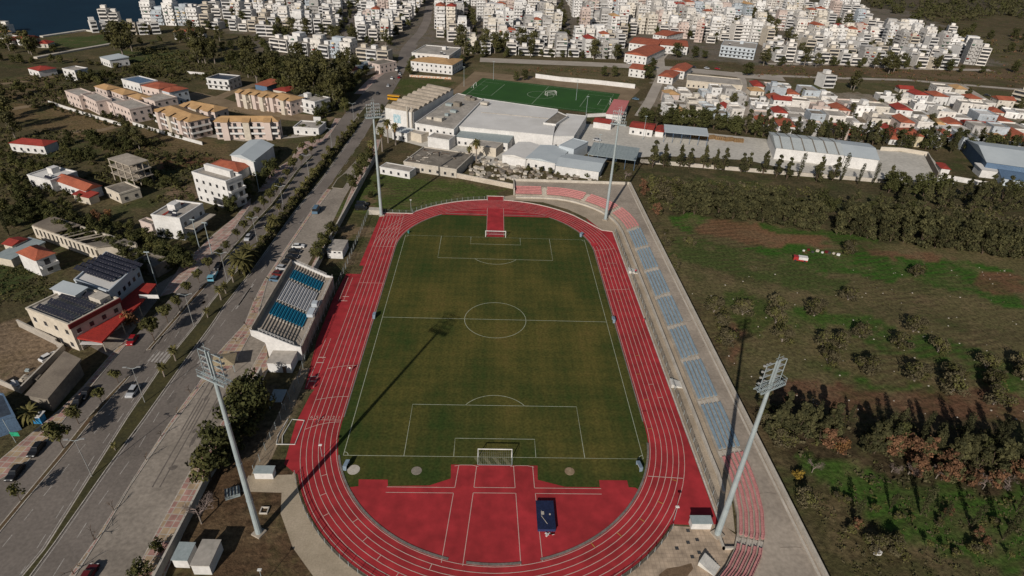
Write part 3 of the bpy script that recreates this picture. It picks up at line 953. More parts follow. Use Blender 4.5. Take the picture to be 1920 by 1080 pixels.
def floodlight(x, y, label):
    yaw = math.pi - R(27) * math.copysign(1, -x) if y < 0 else R(24) * math.copysign(1, -x)     # local -y looks at the pitch
    t = thing('floodlight_mast', label, 'floodlight mast', (x, y, 0), yaw, 'floodlight masts at the corners of the track')
    b = B()
    for i in range(4):
        z0, z1 = 38.6 * i / 4, 38.6 * (i + 1) / 4
        r0, r1 = 0.62 - 0.075 * i, 0.62 - 0.075 * (i + 1)
        b.tube((0, 0, z0), (0, 0, z1), r0, r1 + 0.0, 12, cap=False)
        b.tube((0, 0, z1 - 0.12), (0, 0, z1 + 0.12), r1 + 0.06, r1 + 0.06, 12)
    b.build('pole', STEEL, t, smooth=False)
    B().box(-1.0, 1.0, -1.0, 1.0, 0, 0.35).build('base_plinth', CONC, t)
    b = B()
    for y0 in (-0.75, 0.05, 0.75):
        b.box(-2.9, 2.9, y0 - 0.07, y0 + 0.07, 38.6, 38.85)
    for i in range(15):
        xx = -2.85 + 5.7 * i / 14
        b.box(xx - 0.05, xx + 0.05, -0.75, 0.75, 38.85, 38.9)
    b.build('platform', STEEL, t)
    b = B()
    for s in (-0.35, 0.35):
        b.box(s - 0.12, s + 0.12, -0.12, 0.12, 38.85, 44.2)
    for z in (40.0, 41.2, 42.4, 43.6):
        b.box(-2.4, 2.4, -0.30, -0.2, z - 0.05, z + 0.05)
    for s in (-2.35, 2.35):
        b.box(s - 0.045, s + 0.045, -0.2, -0.1, 38.85, 43.6)
    b.build('lamp_frame', STEEL, t)
    b = B()
    for z in (39.5, 40.0):
        b.tube((-2.85, 0.72, z), (2.85, 0.72, z), 0.035, n=4)
        for s in (-2.85, 2.85):
            b.tube((s, -0.7, z), (s, 0.72, z), 0.035, n=4)
    for s in (-2.85, -1.4, 0, 1.4, 2.85):
        b.tube((s, 0.72, 38.85), (s, 0.72, 40.0), 0.035, n=4)
    b.build('railing', STEEL, t)
    b = B()
    b.tube((0.35, 0, 44.2), (0.35, 0, 45.6), 0.04, n=4)
    b.tube((-0.9, 0, 44.8), (0.9, 0, 44.8), 0.04, n=4)
    b.build('lightning_rod', STEEL, t)
    l0 = None
    for z in (40.0, 41.2, 42.4, 43.6):
        for s in (-2.2, -1.5, -0.85, 0.85, 1.5, 2.2):
            if l0 is None:
                b = B()
                b.tube((0, 0.05, 0.05), (0, -0.35, -0.2), 0.13, 0.23, 8, 0)
                b.tube((0, -0.35, -0.2), (0, -0.39, -0.22), 0.21, 0.21, 8, 1)
                o = l0 = b.build('lamp', [LAMPB, LAMPG], t)
            else:
                o = l0.copy()
                COL.objects.link(o)
                o.parent = t
            o.location = (s, -0.36, z - 0.1)
    return t


floodlight(-45.2, -73.0, 'tall pale floodlight mast standing on the brown lawn beside the near bend, next to the sheds')
floodlight(44.2, -72.6, 'tall pale floodlight mast leaning in view at the foot of the pink seat rows')
floodlight(-45.0, 69.6, 'tall pale floodlight mast beside the start of the sprint straight and a low white block')
floodlight(44.2, 71.6, 'tall pale floodlight mast on the bare concrete below the curved far terrace')

# ---------------------------------------------------------------- goals
NET = mat('net_cord', (0.35, 0.35, 0.33), None, 1, fine=0)


def goal(name, y, sgn, label):
    t = thing(name, label, 'football goal', (0, y, 0.05), 0 if sgn > 0 else math.pi, 'football goals')
    b = B()
    for s in (-3.75, 3.75):
        b.tube((s, 0, 0), (s, 0, 2.5), 0.11, n=8)
    b.tube((-3.8, 0, 2.5), (3.8, 0, 2.5), 0.11, n=8)
    b.build('goal_frame', mat('goal_white', (0.78, 0.76, 0.72), None, 1, fine=0), t)
    b = B()
    for s in (-3.75, 3.75):
        b.tube((s, 0, 2.5), (s, 0.9, 2.4), 0.05, n=5)
        b.tube((s, 0.9, 2.4), (s, 2.3, 0.05), 0.05, n=5)
        b.tube((s, 0, 0.05), (s, 2.3, 0.05), 0.05, n=5)
    b.tube((-3.75, 2.3, 0.05), (3.75, 2.3, 0.05), 0.05, n=5)
    b.build('stanchion', STEEL, t)
    b = B()
    for i in range(19):
        s = -3.75 + 7.5 * i / 18
        b.tube((s, 0, 2.5), (s, 0.9, 2.4), 0.010, n=3, cap=False)
        b.tube((s, 0.9, 2.4), (s, 2.3, 0.05), 0.010, n=3, cap=False)
    for i in range(9):
        f = i / 8
        b.tube((-3.75, 0.9 + 1.4 * f, 2.4 - 2.35 * f), (3.75, 0.9 + 1.4 * f, 2.4 - 2.35 * f), 0.010, n=3, cap=False)
    b.build('net', NET, t)
    return t


goal('football_goal', -53.33, -1, 'white football goal with striped shade on the grass behind it, near end')
goal('football_goal', 53.6, 1, 'white football goal in front of the narrow red runway, far end of pitch')
STRIPE = mat('painted_stripe_light', (0.16, 0.15, 0.07), None, 1)  # light bands of the striped shade behind the goal, painted on the grass
b = B()
for i in range(4):
    x0 = -3.6 + 2.1 * i
    b.sheet([(x0, -55.45), (x0 + 0.9, -55.45), (x0 - 0.2, -53.6), (x0 - 1.1, -53.6)][::1], 0.064)
struct('painted_shade_stripe', b, STRIPE)

# ---------------------------------------------------------------- jump mat, throwing circles, boards, small posts
MATB = mat('blue_vinyl', (0.022, 0.035, 0.10), (0.03, 0.045, 0.12), 0.5, rough=0.55, fine=0.1, obj=True)
t = thing('jump_mat', 'large dark blue landing mat lying on the red infield behind the near goal', 'landing mat', (10.2, -68.9, 0.06))
b = B()
b.box(-1.75, 1.75, -3.3, 3.3, 0, 0.75)
b.build('mat_block', MATB, t)
b = B()
b.box(-1.82, 1.82, -3.38, 0.6, 0.75, 0.84)
b.box(-1.82, 1.82, 0.63, 3.38, 0.75, 0.84)
b.build('mat_cover', mat('dark_blue_cover', (0.015, 0.022, 0.06), None, 1, rough=0.6, obj=True), t)
b = B()
b.tube((-0.9, -0.3, 0.9), (0.2, -2.2, 0.9), 0.05, n=5)
b.tube((-0.8, 0.9, 0.9), (-0.7, -0.2, 0.9), 0.05, n=5)
b.box(-0.9, -0.3, 0.0, 0.7, 0.845, 0.92)
b.box(0.7, 1.0, -0.1, 0.2, 0.845, 0.95)
b.build('crossbar', CONCL, t)
b = B()
for i in range(9):
    a, r = rnd.uniform(0, 6.28), rnd.uniform(0.1, 0.9)
    x, y = 1.2 * r * math.cos(a), 0.5 * r * math.sin(a)
    b.T = Matrix.Translation((x, y, 0.12)) @ Matrix.Rotation(a, 4, 'Z')
    b.box(-0.22, 0.22, -0.16, 0.16, -0.06, 0.10, i % 2)
tag(b.build('white_bags', [WHITE, mat('red_cloth', (0.4, 0.03, 0.03), None, 1)], loc=(10.9, -72.9, 0.06)), 'small heap of white bags and red cloths beside the blue landing mat', 'bags')
t = None
for (px, py, lab, m_, rr) in ((663, 881, 'pale concrete throwing circle beside the blue board near the corner', CONCL, 1.35),
                              (781, 883, 'worn patchy throwing circle in the grass left of the red runways', CONCD, 1.15),
                              (1068, 884, 'dusty round throwing circle in the grass right of the red runways', mat('dusty_circle', (0.30, 0.22, 0.14), (0.18, 0.12, 0.07), 0.7), 1.1)):
    p = g(px, py)
    q = B()
    q.prism([(rr * math.cos(i * 0.3927), rr * math.sin(i * 0.3927)) for i in range(16)], 0, 0.05)
    o = tag(q.build('throwing_circle', m_, loc=(p.x, p.y, 0.045)), lab, 'throwing circle', 'throwing circles behind the near goal')
DUG = mat('pale_blue_plastic', (0.17, 0.23, 0.29), (0.22, 0.28, 0.33), 1, rough=0.4, fine=0.1, obj=True)


def bench(name, px, py, lab, rz=0.0, w_=1.6, h_=0.9):
    p = g(px, py)
    t = thing(name, lab, 'covered bench', (p.x, p.y, 0.05), rz, 'small blue covered benches round the pitch')
    b = B()
    b.box(-w_, w_, 0.35, 0.42, 0.0, h_ + 0.3)
    b.poly([(-w_, 0.42, h_ + 0.3), (-w_, -0.5, h_ + 0.5), (w_, -0.5, h_ + 0.5), (w_, 0.42, h_ + 0.3)])
    for s in (-w_, w_):
        b.poly([(s, 0.42, 0), (s, 0.42, h_ + 0.3), (s, -0.5, h_ + 0.5), (s, -0.3, 0)])
    b.build('shelter_shell', DUG, t)
    B().box(-w_ + 0.1, w_ - 0.1, -0.1, 0.3, 0.35, 0.42).build('bench_seat', WHITE, t)


bench('covered_bench', 650, 876, 'small blue board shelter standing by the near left corner of the pitch', R(80), 1.0)
bench('covered_bench', 1198, 878, 'small blue board shelter standing by the near right corner of the pitch', R(-80), 1.0)
bench('covered_bench', 702, 595, 'blue covered bench at the left end of the halfway line', R(90), 0.9)
bench('covered_bench', 1150, 603, 'blue covered bench at the right end of the halfway line', R(-90), 0.9)
bench('covered_bench', 1090, 443, 'tiny grey covered bench at the far right corner of the pitch', R(-120), 0.8)
tag(B().tube((0, 0, 0), (0, 0, 0.9), 0.35, 0.35, 8).build('bin', mat('teal_plastic', (0.06, 0.25, 0.23), None, 1), loc=(g(766, 437).x, g(766, 437).y, 0.05)), 'small teal bin at the far left corner of the pitch', 'bin')


def smalllamp(px, py, h, lab):
    p = g(px, py)
    t = thing('small_lamp_post', lab, 'lamp post', (p.x, p.y, 0), 0, 'short lamp posts round the track')
    B().tube((0, 0, 0), (0, 0, h), 0.07, 0.05, 6).build('post', STEEL, t)
    b = B()
    b.box(-0.35, 0.35, -0.12, 0.3, h, h + 0.18)
    b.build('lamp_head', mat('lamp_white', (0.75, 0.73, 0.68), None, 1, fine=0), t)


smalllamp(1263, 977, 4.2, 'short white headed lamp post where the outer lane meets the tan plaza')
smalllamp(771, 397, 5.0, 'short white headed lamp post on the grass behind the sprint start')
smalllamp(494, 1095, 4.0, 'short lamp post on the brown lawn at the bottom edge')
smalllamp(604, 856, 3.4, 'short white headed post beside the fenced pit left of the near bend')

# ---------------------------------------------------------------- main grandstand on the left
STC = mat('stand_concrete', (0.40, 0.34, 0.275), (0.30, 0.255, 0.205), 0.3, fine=0.12)
SEATB = mat('teal_seat', (0.014, 0.19, 0.31), (0.012, 0.15, 0.25), 1, rough=0.5, fine=0.08)
SEATW = mat('grey_white_seat', (0.56, 0.55, 0.55), (0.46, 0.46, 0.46), 1, rough=0.5, fine=0.08)
SEATL = mat('pale_blue_seat', (0.26, 0.335, 0.385), (0.19, 0.255, 0.305), 1, rough=0.5, fine=0.1)
SEATP = mat('pink_seat', (0.56, 0.26, 0.245), (0.46, 0.20, 0.19), 1, rough=0.5, fine=0.1)
st = thing('main_grandstand', 'open concrete grandstand with teal and white seat blocks beside the left straight', 'grandstand', (-57, -2.6, 0))
NROW, X0, DX, Z0, DZ = 11, 4.2, -0.76, 4.0, 0.40     # row k: x = X0 + k*DX, height Z0 + k*DZ
Y0, Y1 = -17.8, 17.8
b = B()
for k in range(NROW):
    b.box(X0 + (k + 1) * DX, X0 + k * DX, Y0, Y1, Z0 + k * DZ - 0.7, Z0 + k * DZ)
b.box(X0, X0 + 1.8, Y0, Y1, 3.7, 4.0)
b.box(X0 + NROW * DX - 1.6, X0 + NROW * DX, Y0, Y1, Z0 + NROW * DZ - 0.8, Z0 + NROW * DZ - 0.02)
b.build('stepped_deck', STC, st)
b = B()
for ya in (-9.6, -2.6, 9.2, 15.0):            # short stepped blocks in the aisles and on the bare ends
    for k in range(NROW):
        b.box(X0 + (k + 0.55) * DX, X0 + k * DX, ya - 0.5, ya + 0.5, Z0 + k * DZ, Z0 + k * DZ + 0.2)
    b.build('aisle_steps', CONCL, st)
    b = B()
b = B()
xt = X0 + NROW * DX
zt = Z0 + NROW * DZ
for ye, s in ((Y0, -1), (Y1, 1)):
    q = [(xt - 0.4, ye), (X0 + 1.8, ye)]
    vsx = [(xt + 1.6, 0, 0), (X0 + 1.8, 0, 0), (X0 + 1.8, 0, 4.3), (X0, 0, 4.8), (xt, 0, zt + 0.75), (xt - 1.6, 0, zt + 1.1), (xt - 2.0, 0, zt + 1.6), (xt - 2.0, 0, zt - 0.6), (xt + 1.2, 0, 5.6)]
    nn = len(vsx)
    a0, a1 = ye + s * 0.02, ye + s * 0.30
    b.add([(p[0], a0, p[2]) for p in vsx] + [(p[0], a1, p[2]) for p in vsx],
          [tuple(range(nn)), tuple(range(nn, 2 * nn))[::-1]] + [(i, (i + 1) % nn, nn + (i + 1) % nn, nn + i) for i in range(nn)])
    b.build('end_wall', WHITE, st)
    b = B()
b.box(xt - 2.0, xt - 1.6, Y0 + 0.03, Y1 - 0.03, zt - 0.6, zt + 1.7)
b.box(xt + 1.2, xt + 1.6, Y0 + 0.03, Y1 - 0.03, 0, 6.2)
b.add([(xt - 2.0, Y0 + .03, zt - .6), (xt + 1.2, Y0 + .03, 5.6), (xt + 1.2, Y1 - .03, 5.6), (xt - 2.0, Y1 - .03, zt - .6)], [(0, 1, 2, 3)])
b.build('back_wall', STC, st)
b = B()
b.box(X0 + 1.5, X0 + 1.75, Y0 + 0.03, Y1 - 0.03, 0, 3.78)
for i in range(9):
    yy = Y0 + 1.5 + i * 4
    b.box(X0 + 1.75, X0 + 1.95, yy - 0.25, yy + 0.25, 0, 3.78)
b.build('front_wall', STC, st)
b = B()
for ye in (Y0 + 0.1, Y1 - 0.1):
    for f in np.linspace(0, 1, 10):
        x, z = X0 + (xt - X0) * f, 4.8 + (zt + 0.75 - 4.8) * f
        b.tube((x, ye, z - 0.1), (x, ye, z + 0.85), 0.04, n=4)
    for dz in (0.45, 0.85):
        b.tube((X0, ye, 4.8 + dz), (xt, ye, zt + 0.75 + dz), 0.045, n=4)
for zz in (4.75, 5.15):
    b.tube((X0 + 1.7, Y0, zz), (X0 + 1.7, Y1, zz), 0.04, n=4)
for i in range(19):
    yy = Y0 + i * (Y1 - Y0) / 18
    b.tube((X0 + 1.7, yy, 4.3), (X0 + 1.7, yy, 5.15), 0.035, n=4)
b.build('railing', WHITE, st)
b = B()
b.box(3.9, 5.6, -4.4, -1.0, 4.3, 5.3)
b.box(4.0, 5.5, 0.6, 2.4, 4.3, 5.6)
b.build('press_box', BLUEW, st)


def seatmesh(b, x, y, z, fx, fy):
    """one bucket seat facing (fx, fy)"""
    a = math.atan2(fy, fx)
    b.T = Matrix.Translation((x, y, z)) @ Matrix.Rotation(a, 4, 'Z')
    b.box(-0.24, 0.26, -0.23, 0.23, 0.34, 0.42)
    b.box(-0.33, -0.24, -0.23, 0.23, 0.36, 0.74)
    b.box(-0.12, 0.0, -0.06, 0.06, 0.0, 0.34)
    b.T = None


def seats(parent, places, nindiv, mats_, group):
    """places: (x, y, z, fx, fy, kind); the nearest nindiv are seats of their own, the rest one mass per colour"""
    ox, oy = parent.location.x, parent.location.y
    places = sorted(places, key=lambda p: (Vector((p[0] + ox, p[1] + oy, p[2])) - CAM).length)
    proto = {}
    for p in places[:nindiv]:
        k = p[5]
        if k not in proto:
            b = B()
            seatmesh(b, 0, 0, 0, 1, 0)
            o = proto[k] = b.build('seat', mats_[k], parent)
        else:
            o = proto[k].copy()
            COL.objects.link(o)
            o.parent = parent
        o.location = p[:3]
        o.rotation_euler = (0, 0, math.atan2(p[4], p[3]))
    for k in mats_:
        b = B()
        for p in places[nindiv:]:
            if p[5] == k:
                seatmesh(b, *p[:5])
        if b.v:
            o = b.build('seats', mats_[k], parent)
            o['kind'] = 'stuff'


pl = []
for k in range(NROW):
    x, z = X0 + (k + 0.72) * DX, Z0 + k * DZ
    for (ya, yb, kd) in ((-9.0, -3.2, 'b'), (-2.0, 8.6, 'w'), (9.8, 14.4, 'b')):
        y = ya + 0.25
        while y < yb:
            pl.append((x, y, z, 1, 0, kd))
            y += 0.52
seats(st, pl, 100, {'b': SEATB, 'w': SEATW}, None)

# ---------------------------------------------------------------- concrete terrace on the right, curving in at both ends
inner = [(8.5, 92.6), (15, 92.9), (21.5, 92.8), (27, 92.2), (31, 91.0), (35, 89.0), (38.8, 86.4), (42.5, 83.0), (45.5, 79.2), (47.9, 75.0), (49.4, 70.5), (50.3, 66), (50.8, 61)]
inner += [(50.9, y) for y in range(50, -50, -10)] + [(50.8, -52), (50.9, -58), (50.5, -63), (49.6, -68), (48.1, -72.5), (46.0, -76.5), (43.2, -80), (39.6, -83.4)]
inner = [(float(a), float(c)) for a, c in inner]
te = thing('concrete_terrace', 'long concrete seating terrace with pale blue and pink seats beside the right straight', 'terrace', (0, 0, 0))
NR_, ST, H0, DH = 5, 0.95, 0.75, 0.34
b = B()
for k in range(NR_):
    b.ribbon(offset(inner, ST * (k + 0.5)), ST, 0, h=H0 + DH * k)
b.build('seat_steps', CONC, te)
dk = offset(inner, ST * NR_ + 0.02)
top = H0 + DH * NR_
b = B()
b.prism(dk[::-1] + [(7.6, 97.6), (7.6, 104), (60.2, 104), (60.2, -90), (45, -90)][:0] + [(8.2, 103.6), (59.9, 103.6), (60.3, -92), (40, -92)][0:4], 0, top)
b.build('upper_deck', mat('deck_concrete', (0.385, 0.325, 0.26), (0.25, 0.21, 0.168), 0.09, fine=0.16, fsc=1.2), te)
DJ = mat('deck_joint', (0.17, 0.14, 0.11), (0.24, 0.20, 0.16), 0.8, fine=0.2)
q = random.Random(12)
for i in range(15):
    yy = 98 - i * 12.5
    b = B()
    xx = 56.2 if -52 < yy < 62 else (52 if yy > 62 else 54.5)
    b.ribbon([(xx, yy), (57.5, yy + q.uniform(-.5, .5)), (58.6, yy + q.uniform(-.6, .6))], q.uniform(.08, .2), top + .012)
    b.build('deck_joint', DJ, te)
b = B()
b.ribbon([(59.9, 103.9), (59.8, 60), (60.3, -92)], 0.5, 0, h=top + 1.15)
b.ribbon([(7.9, 103.9), (59.6, 103.9)], 0.4, 0, h=top + 1.15)
b.ribbon([(7.9, 93.4), (7.9, 103.6)], 0.4, 0, h=top + 1.0)
b.ribbon([(59.0, 103.4), (58.9, 60), (59.4, -92)], 0.5, top, h=0.16)
b.build('parapet', CONCL, te)
b = B()
fr = offset(inner, -1.9)
k0 = [i for i, p in enumerate(inner) if p[1] < -50][0]
b.ribbon(fr[:11], 0.8, 0, h=0.75)
b.ribbon(fr[10:k0 + 1], 0.55, 0, h=0.9)
b.ribbon(fr[k0:k0 + 3], 0.55, 0, h=0.9)
b.build('front_wall', CONCL, te)
aisles = [(20.8, 92.8), (37.0, 87.8), (46.9, 77.0), (50.7, 60.6), (50.9, 45.2), (50.9, 29.2), (50.9, 12.8), (50.9, -3.5), (50.9, -19), (50.9, -35.6), (50.8, -52.2), (47.2, -74.2)]
b = B()
for (ax_, ay_) in aisles:
    i = min(range(len(inner) - 1), key=lambda i: abs(inner[i][0] - ax_) + abs(inner[i][1] - ay_))
    i = max(0, min(i, len(inner) - 2))
    d = (Vector(inner[i + 1]) - Vector(inner[i])).normalized()
    nrm = Vector((-d.y, d.x))
    for k in range(NR_):
        for hh in (0, 1):
            c = Vector((ax_, ay_)) + nrm * (ST * k + 0.05 + 0.45 * hh)
            b.T = Matrix.Translation((c.x, c.y, H0 + DH * k)) @ Matrix.Rotation(math.atan2(d.y, d.x), 4, 'Z')
            b.box(-0.8, 0.8, 0, 0.45, -0.34 if hh == 0 else -0.2, 0.0 + 0.10 * hh + 0.04)
    b.build('aisle_steps', CONCL, te)
    b = B()
pl = []
for k in range(NR_):
    poly = offset(inner, ST * (k + 0.62))
    acc, nxt = 0.0, 0.3
    for i in range(len(poly) - 1):
        a, c = Vector(poly[i]), Vector(poly[i + 1])
        L = (c - a).length
        d = (c - a) / L
        while nxt < acc + L:
            q = a + d * (nxt - acc)
            nxt += 0.54
            if any((Vector(s) - q).length < 0.9 + 0.95 * (k + 0.6) and abs((Vector(s) - q).dot(d)) < 1.0 for s in aisles):
                continue
            kd = 'l' if -52 < q.y < 60.6 and q.x > 45 else 'p'
            pl.append((q.x, q.y, H0 + DH * k, d.y, -d.x, kd))
        acc += L
seats(te, pl, 100, {'l': SEATL, 'p': SEATP}, None)
# stairs up to the terrace
STW = mat('stair_white', (0.6, 0.58, 0.53), None, 1, fine=0.05)
for nm, (px, py), rz, lab in (('stair_flight', (1345, 1072), R(48), 'white stepped stair rising to the pink seats at the lower corner'),
                              ('stair_flight', (1280, 722), R(88), 'short pale stair against the terrace front wall beside the right straight'),
                              ('stair_flight', (1196, 510), R(88), 'pale stair landing at the terrace front wall near the far straight')):
    p = g(px, py)
    b = B()
    for k in range(8):
        b.box(-1.3, 1.3, k * 0.42, (k + 1) * 0.42, 0.0, 0.12 + 0.13 * k)
    tag(b.build(nm, STW, loc=(p.x, p.y, 0.02)), lab, 'stairs', 'stairs up to the terrace').rotation_euler = (0, 0, rz)
b = B()
b.box(-0.2, 4.5, -1.0, -0.6, 0, 0.6)
b.box(-0.2, 0.2, -1, 3.6, 0, 0.6)
b.box(4.1, 4.5, -1, 2.4, 0, 1.0)
tag(b.build('planter_wall', CONCL, loc=(44.4, -75.0, 0.02)), 'low angled concrete wall between the near mast foot and the pink seats', 'low wall')

# ---------------------------------------------------------------- walls and fences
WALLW = mat('boundary_wall_render', (0.40, 0.36, 0.31), (0.30, 0.27, 0.23), 0.25, fine=0.15)


def wall(name, pts, wd, h, label, cat='wall', m_=WALLW, group=None, z=0):
    t = thing(name, label, cat, (0, 0, 0), 0, group)
    B().ribbon(pts, wd, z, h=h).build('wall_body', m_, t)
    B().ribbon(pts, wd + 0.12, z + h, h=0.1).build('coping', CONCL, t)
    return t


wall('boundary_wall', [(-59.6, -95), (-59.5, -69), (-59.8, -45), (-59.8, -26.5)], 0.3, 2.3, 'rendered boundary wall behind the two sheds, below the grandstand')
wall('boundary_wall', [(-59.3, 22), (-59.2, 49), (-58.8, 71), (-58.2, 110), (-57.6, 134)], 0.3, 2.6, 'long boundary wall shading the grass left of the practice lawn')
wall('practice_wall', gp([(768, 317), (840, 330), (962, 354)]), 0.4, 2.2, 'cream wall along the far edge of the practice lawn', 'wall', mat('cream_wall', (0.5, 0.44, 0.36), (0.42, 0.36, 0.29), 0.3))
CHAIN = mat('chain_link', (0.16, 0.155, 0.14), None, 1, fine=0, rough=0.6)


def fence(pts, h, step, label, group='fences round the track', dense=True):
    t = thing('chain_fence', label, 'fence', (0, 0, 0), 0, group)
    b = B()
    acc, posts = 0.0, []
    for i in range(len(pts) - 1):
        a, c = Vector(pts[i][:2]), Vector(pts[i + 1][:2])
        L = (c - a).length
        for z in ([h] + ([h * 0.5, 0.15, h * 0.25, h * 0.75] if dense else [h * 0.5])):
            b.tube((a.x, a.y, z), (c.x, c.y, z), 0.04 if z == h else 0.02, n=4, cap=False)
        nn = max(1, int(L / step))
        posts += [a.lerp(c, j / nn) for j in range(nn)]
    if dense:
        for i in range(len(pts) - 1):
            a, c = Vector(pts[i][:2]), Vector(pts[i + 1][:2])
            L = (c - a).length
            m_ = int(L / 0.55)
            for j in range(m_):
                p = a.lerp(c, j / m_)
                b.tube((p.x, p.y, 0), (p.x, p.y, h), 0.014, n=3, cap=False)
    b.build('wire_panel', CHAIN, t)
    p0 = B().tube((0, 0, 0), (0, 0, h + 0.15), 0.06, 0.06, 5).build('post', STEEL, t)
    posts.append(Vector(pts[-1][:2]))
    for i, p in enumerate(posts):
        o = p0
        if i:
            o = p0.copy()
            COL.objects.link(o)
            o.parent = t
        o.location = (p.x, p.y, 0)
    return t


fence([(-50.2, 70), (-50.0, 44.3), (-50.0, 21), (-50.4, -3.3), (-50.4, -21), (-49.6, -30), (-51.0, -58.5)], 2.2, 3.0, 'mesh fence running between the grandstand and the left straight')
fence([(46.4, 61), (46.5, 20), (46.5, -30), (46.2, -69)], 1.3, 3.0, 'low dark mesh fence along the outer edge of the right straight')
fence(arc(0, YC, RO + 0.5, 138, 96, 14), 1.3, 3.0, 'low mesh fence curving behind the far left bend beside the practice lawn')
fence(arc(0, -YC, RO + 0.6, 322, 262, 20), 1.3, 2.5, 'low mesh fence curving along the near bend beside the tan plaza')
fence(arc(0, -YC, RO + 0.6, 200, 261, 20), 1.3, 2.5, 'low mesh fence curving along the near bend beside the concrete path')
fence([(-46.4, 72.6), (-33, 72.6)], 1.2, 2.6, 'short mesh fence behind the sprint start line')
b = B()
for pts in ([(-48.9, -50.4), (-44.8, -50.4), (-44.7, -42.9), (-47.6, -42.6), (-48.3, -47.9), (-47.6, -50.4)], [(-48.9, -50.4), (-49.3, -47.9), (-48.6, -42.5)]):
    b.ribbon(pts, 0.16, 0, h=0.2)
tag(b.build('kerb_frame', STW), 'white kerb frame round a small pit left of the near bend', 'kerb frame')

# ---------------------------------------------------------------- sheds, huts and loose things inside the ground
def shed(name, c, wx, wy, h, rz, label, wm, rm, slope=0.0, door=None, cat='shed', over=0.15, wins=(), group=None):
    """small building; the roof slopes by `slope` along y"""
    t = thing(name, label, cat, (c[0], c[1], 0), rz, group)
    x, y = wx / 2, wy / 2
    b = B()
    b.prism([(-x, -y), (x, -y), (x, y), (-x, y)], 0, [h, h, h + slope, h + slope])
    b.build('wall', wm, t)
    b = B()
    o = over
    sl_ = slope / wy
    b.add([(-x - o, -y - o, h - sl_ * o + 0.02), (x + o, -y - o, h - sl_ * o + 0.02), (x + o, y + o, h + slope + sl_ * o + 0.02), (-x - o, y + o, h + slope + sl_ * o + 0.02)] +
          [(-x - o, -y - o, h - sl_ * o + 0.16), (x + o, -y - o, h - sl_ * o + 0.16), (x + o, y + o, h + slope + sl_ * o + 0.16), (-x - o, y + o, h + slope + sl_ * o + 0.16)],
          [(3, 2, 1, 0), (4, 5, 6, 7), (0, 1, 5, 4), (1, 2, 6, 5), (2, 3, 7, 6), (3, 0, 4, 7)])
    b.build('roof', rm, t)
    if door is not None:
        B().box(door - 0.45, door + 0.45, -y - 0.06, -y - 0.01, 0.05, 2.05).build('door', SHUT, t)
    for (wx0, wz0, ww, wh) in wins:
        B().box(wx0 - ww / 2, wx0 + ww / 2, -y - 0.05, -y - 0.01, wz0, wz0 + wh).build('window', GLASS, t)
    return t


TIN = mat('tin_roof', (0.30, 0.34, 0.34), (0.24, 0.28, 0.28), 0.8, rough=0.55, fine=0.1, obj=True)
shed('storage_shed', (-56.4, -78.6), 2.7, 3.2, 2.3, R(-2), 'small white shed with pale green ribbed roof beside the larger shed', WHITE, TIN, 0.25)
shed('storage_shed', (-52.2, -79.0), 3.2, 5.0, 2.7, R(-1), 'larger white shed with flat tan roof on the lawn below the near mast', WHITE, ROOFG, 0.0)
shed('stand_annex', (-55.3, -23.2), 6.0, 5.2, 3.0, R(-2), 'white annex with flat grey roof against the grandstand end wall', WHITE, ROOFG, 0, door=1.2)
shed('pitch_hut', (-54.8, 38.4), 5.2, 8.0, 3.0, R(-2), 'white hut with brown flat roof by the left straight, beyond the grandstand', WHITE, ROOFG, 0, wins=((-1.6, 2.1, 0.8, 0.5), (0, 2.1, 0.8, 0.5), (1.6, 2.1, 0.8, 0.5)))
shed('low_block', (-47.6, 71.3), 4.6, 2.4, 1.9, 0, 'low pale block at the foot of the sprint start mast', CONCL, CONCL)
shed('metal_cabinet', (-48.4, -59.2), 3.8, 1.7, 1.8, 0, 'white metal cabinet at the end of the fence beside the concrete path', WHITE, TIN, 0.1)
shed('metal_cabinet', (41.2, -70.6), 4.0, 1.6, 1.8, 0, 'white metal cabinet at the plaza edge beside the near right mast', WHITE, TIN, 0.1)
b = B()
b.box(-1.6, 1.6, -2.2, 2.2, 2.2, 2.35)
for sx_ in (-1.5, 1.5):
    for sy_ in (-2.1, 2.1):
        b.box(sx_ - 0.08, sx_ + 0.08, sy_ - 0.08, sy_ + 0.08, 0, 2.2)
tag(b.build('carport', TIN, loc=(-52.3, -37.0, 0)), 'pale flat canopy on four posts between the dark trees and the track fence', 'canopy')
b = B()
b.box(-1.4, 1.4, -1.1, 1.1, 0.2, 1.1, 0)
for k in range(5):
    b.box(-1.4 + k * 0.6, -1.2 + k * 0.6, -1.15, 1.15, 1.1, 1.25, 1)
tag(b.build('scrap_frames', [TIN, DSTEEL], loc=(g(437, 928).x, g(437, 928).y, 0)), 'stacked dark metal frames on the lawn below the carport', 'metal frames').rotation_euler = (0, 0, 0.4)
b = B()
for x0, x1, y0, y1 in ((-0.8, 0.8, -0.8, -0.6), (-0.8, 0.8, 0.6, 0.8), (-0.8, -0.6, -0.6, 0.6), (0.6, 0.8, -0.6, 0.6)):
    b.box(x0, x1, y0, y1, 0, 0.35)
tag(b.build('manhole_kerb', CONCL, loc=(g(496, 958).x, g(496, 958).y, 0)), 'small square concrete kerb in the lawn beside the near left mast', 'manhole')
for i, (px, py) in enumerate(((1290, 995), (1307, 1012), (1290, 1017), (1269, 1028), (1311, 1036), (1298, 1044))):
    p = g(px, py)
    b = B()
    b.box(-0.35, 0.35, -0.35, 0.35, 0, 0.03)
    tag(b.build('drain_cover', DSTEEL, loc=(p.x, p.y, 0.02)), f'dark square drain cover in the tan plaza, {ordn(i + 1)} from the top of the picture', 'drain cover', 'drain covers in the tan plaza')
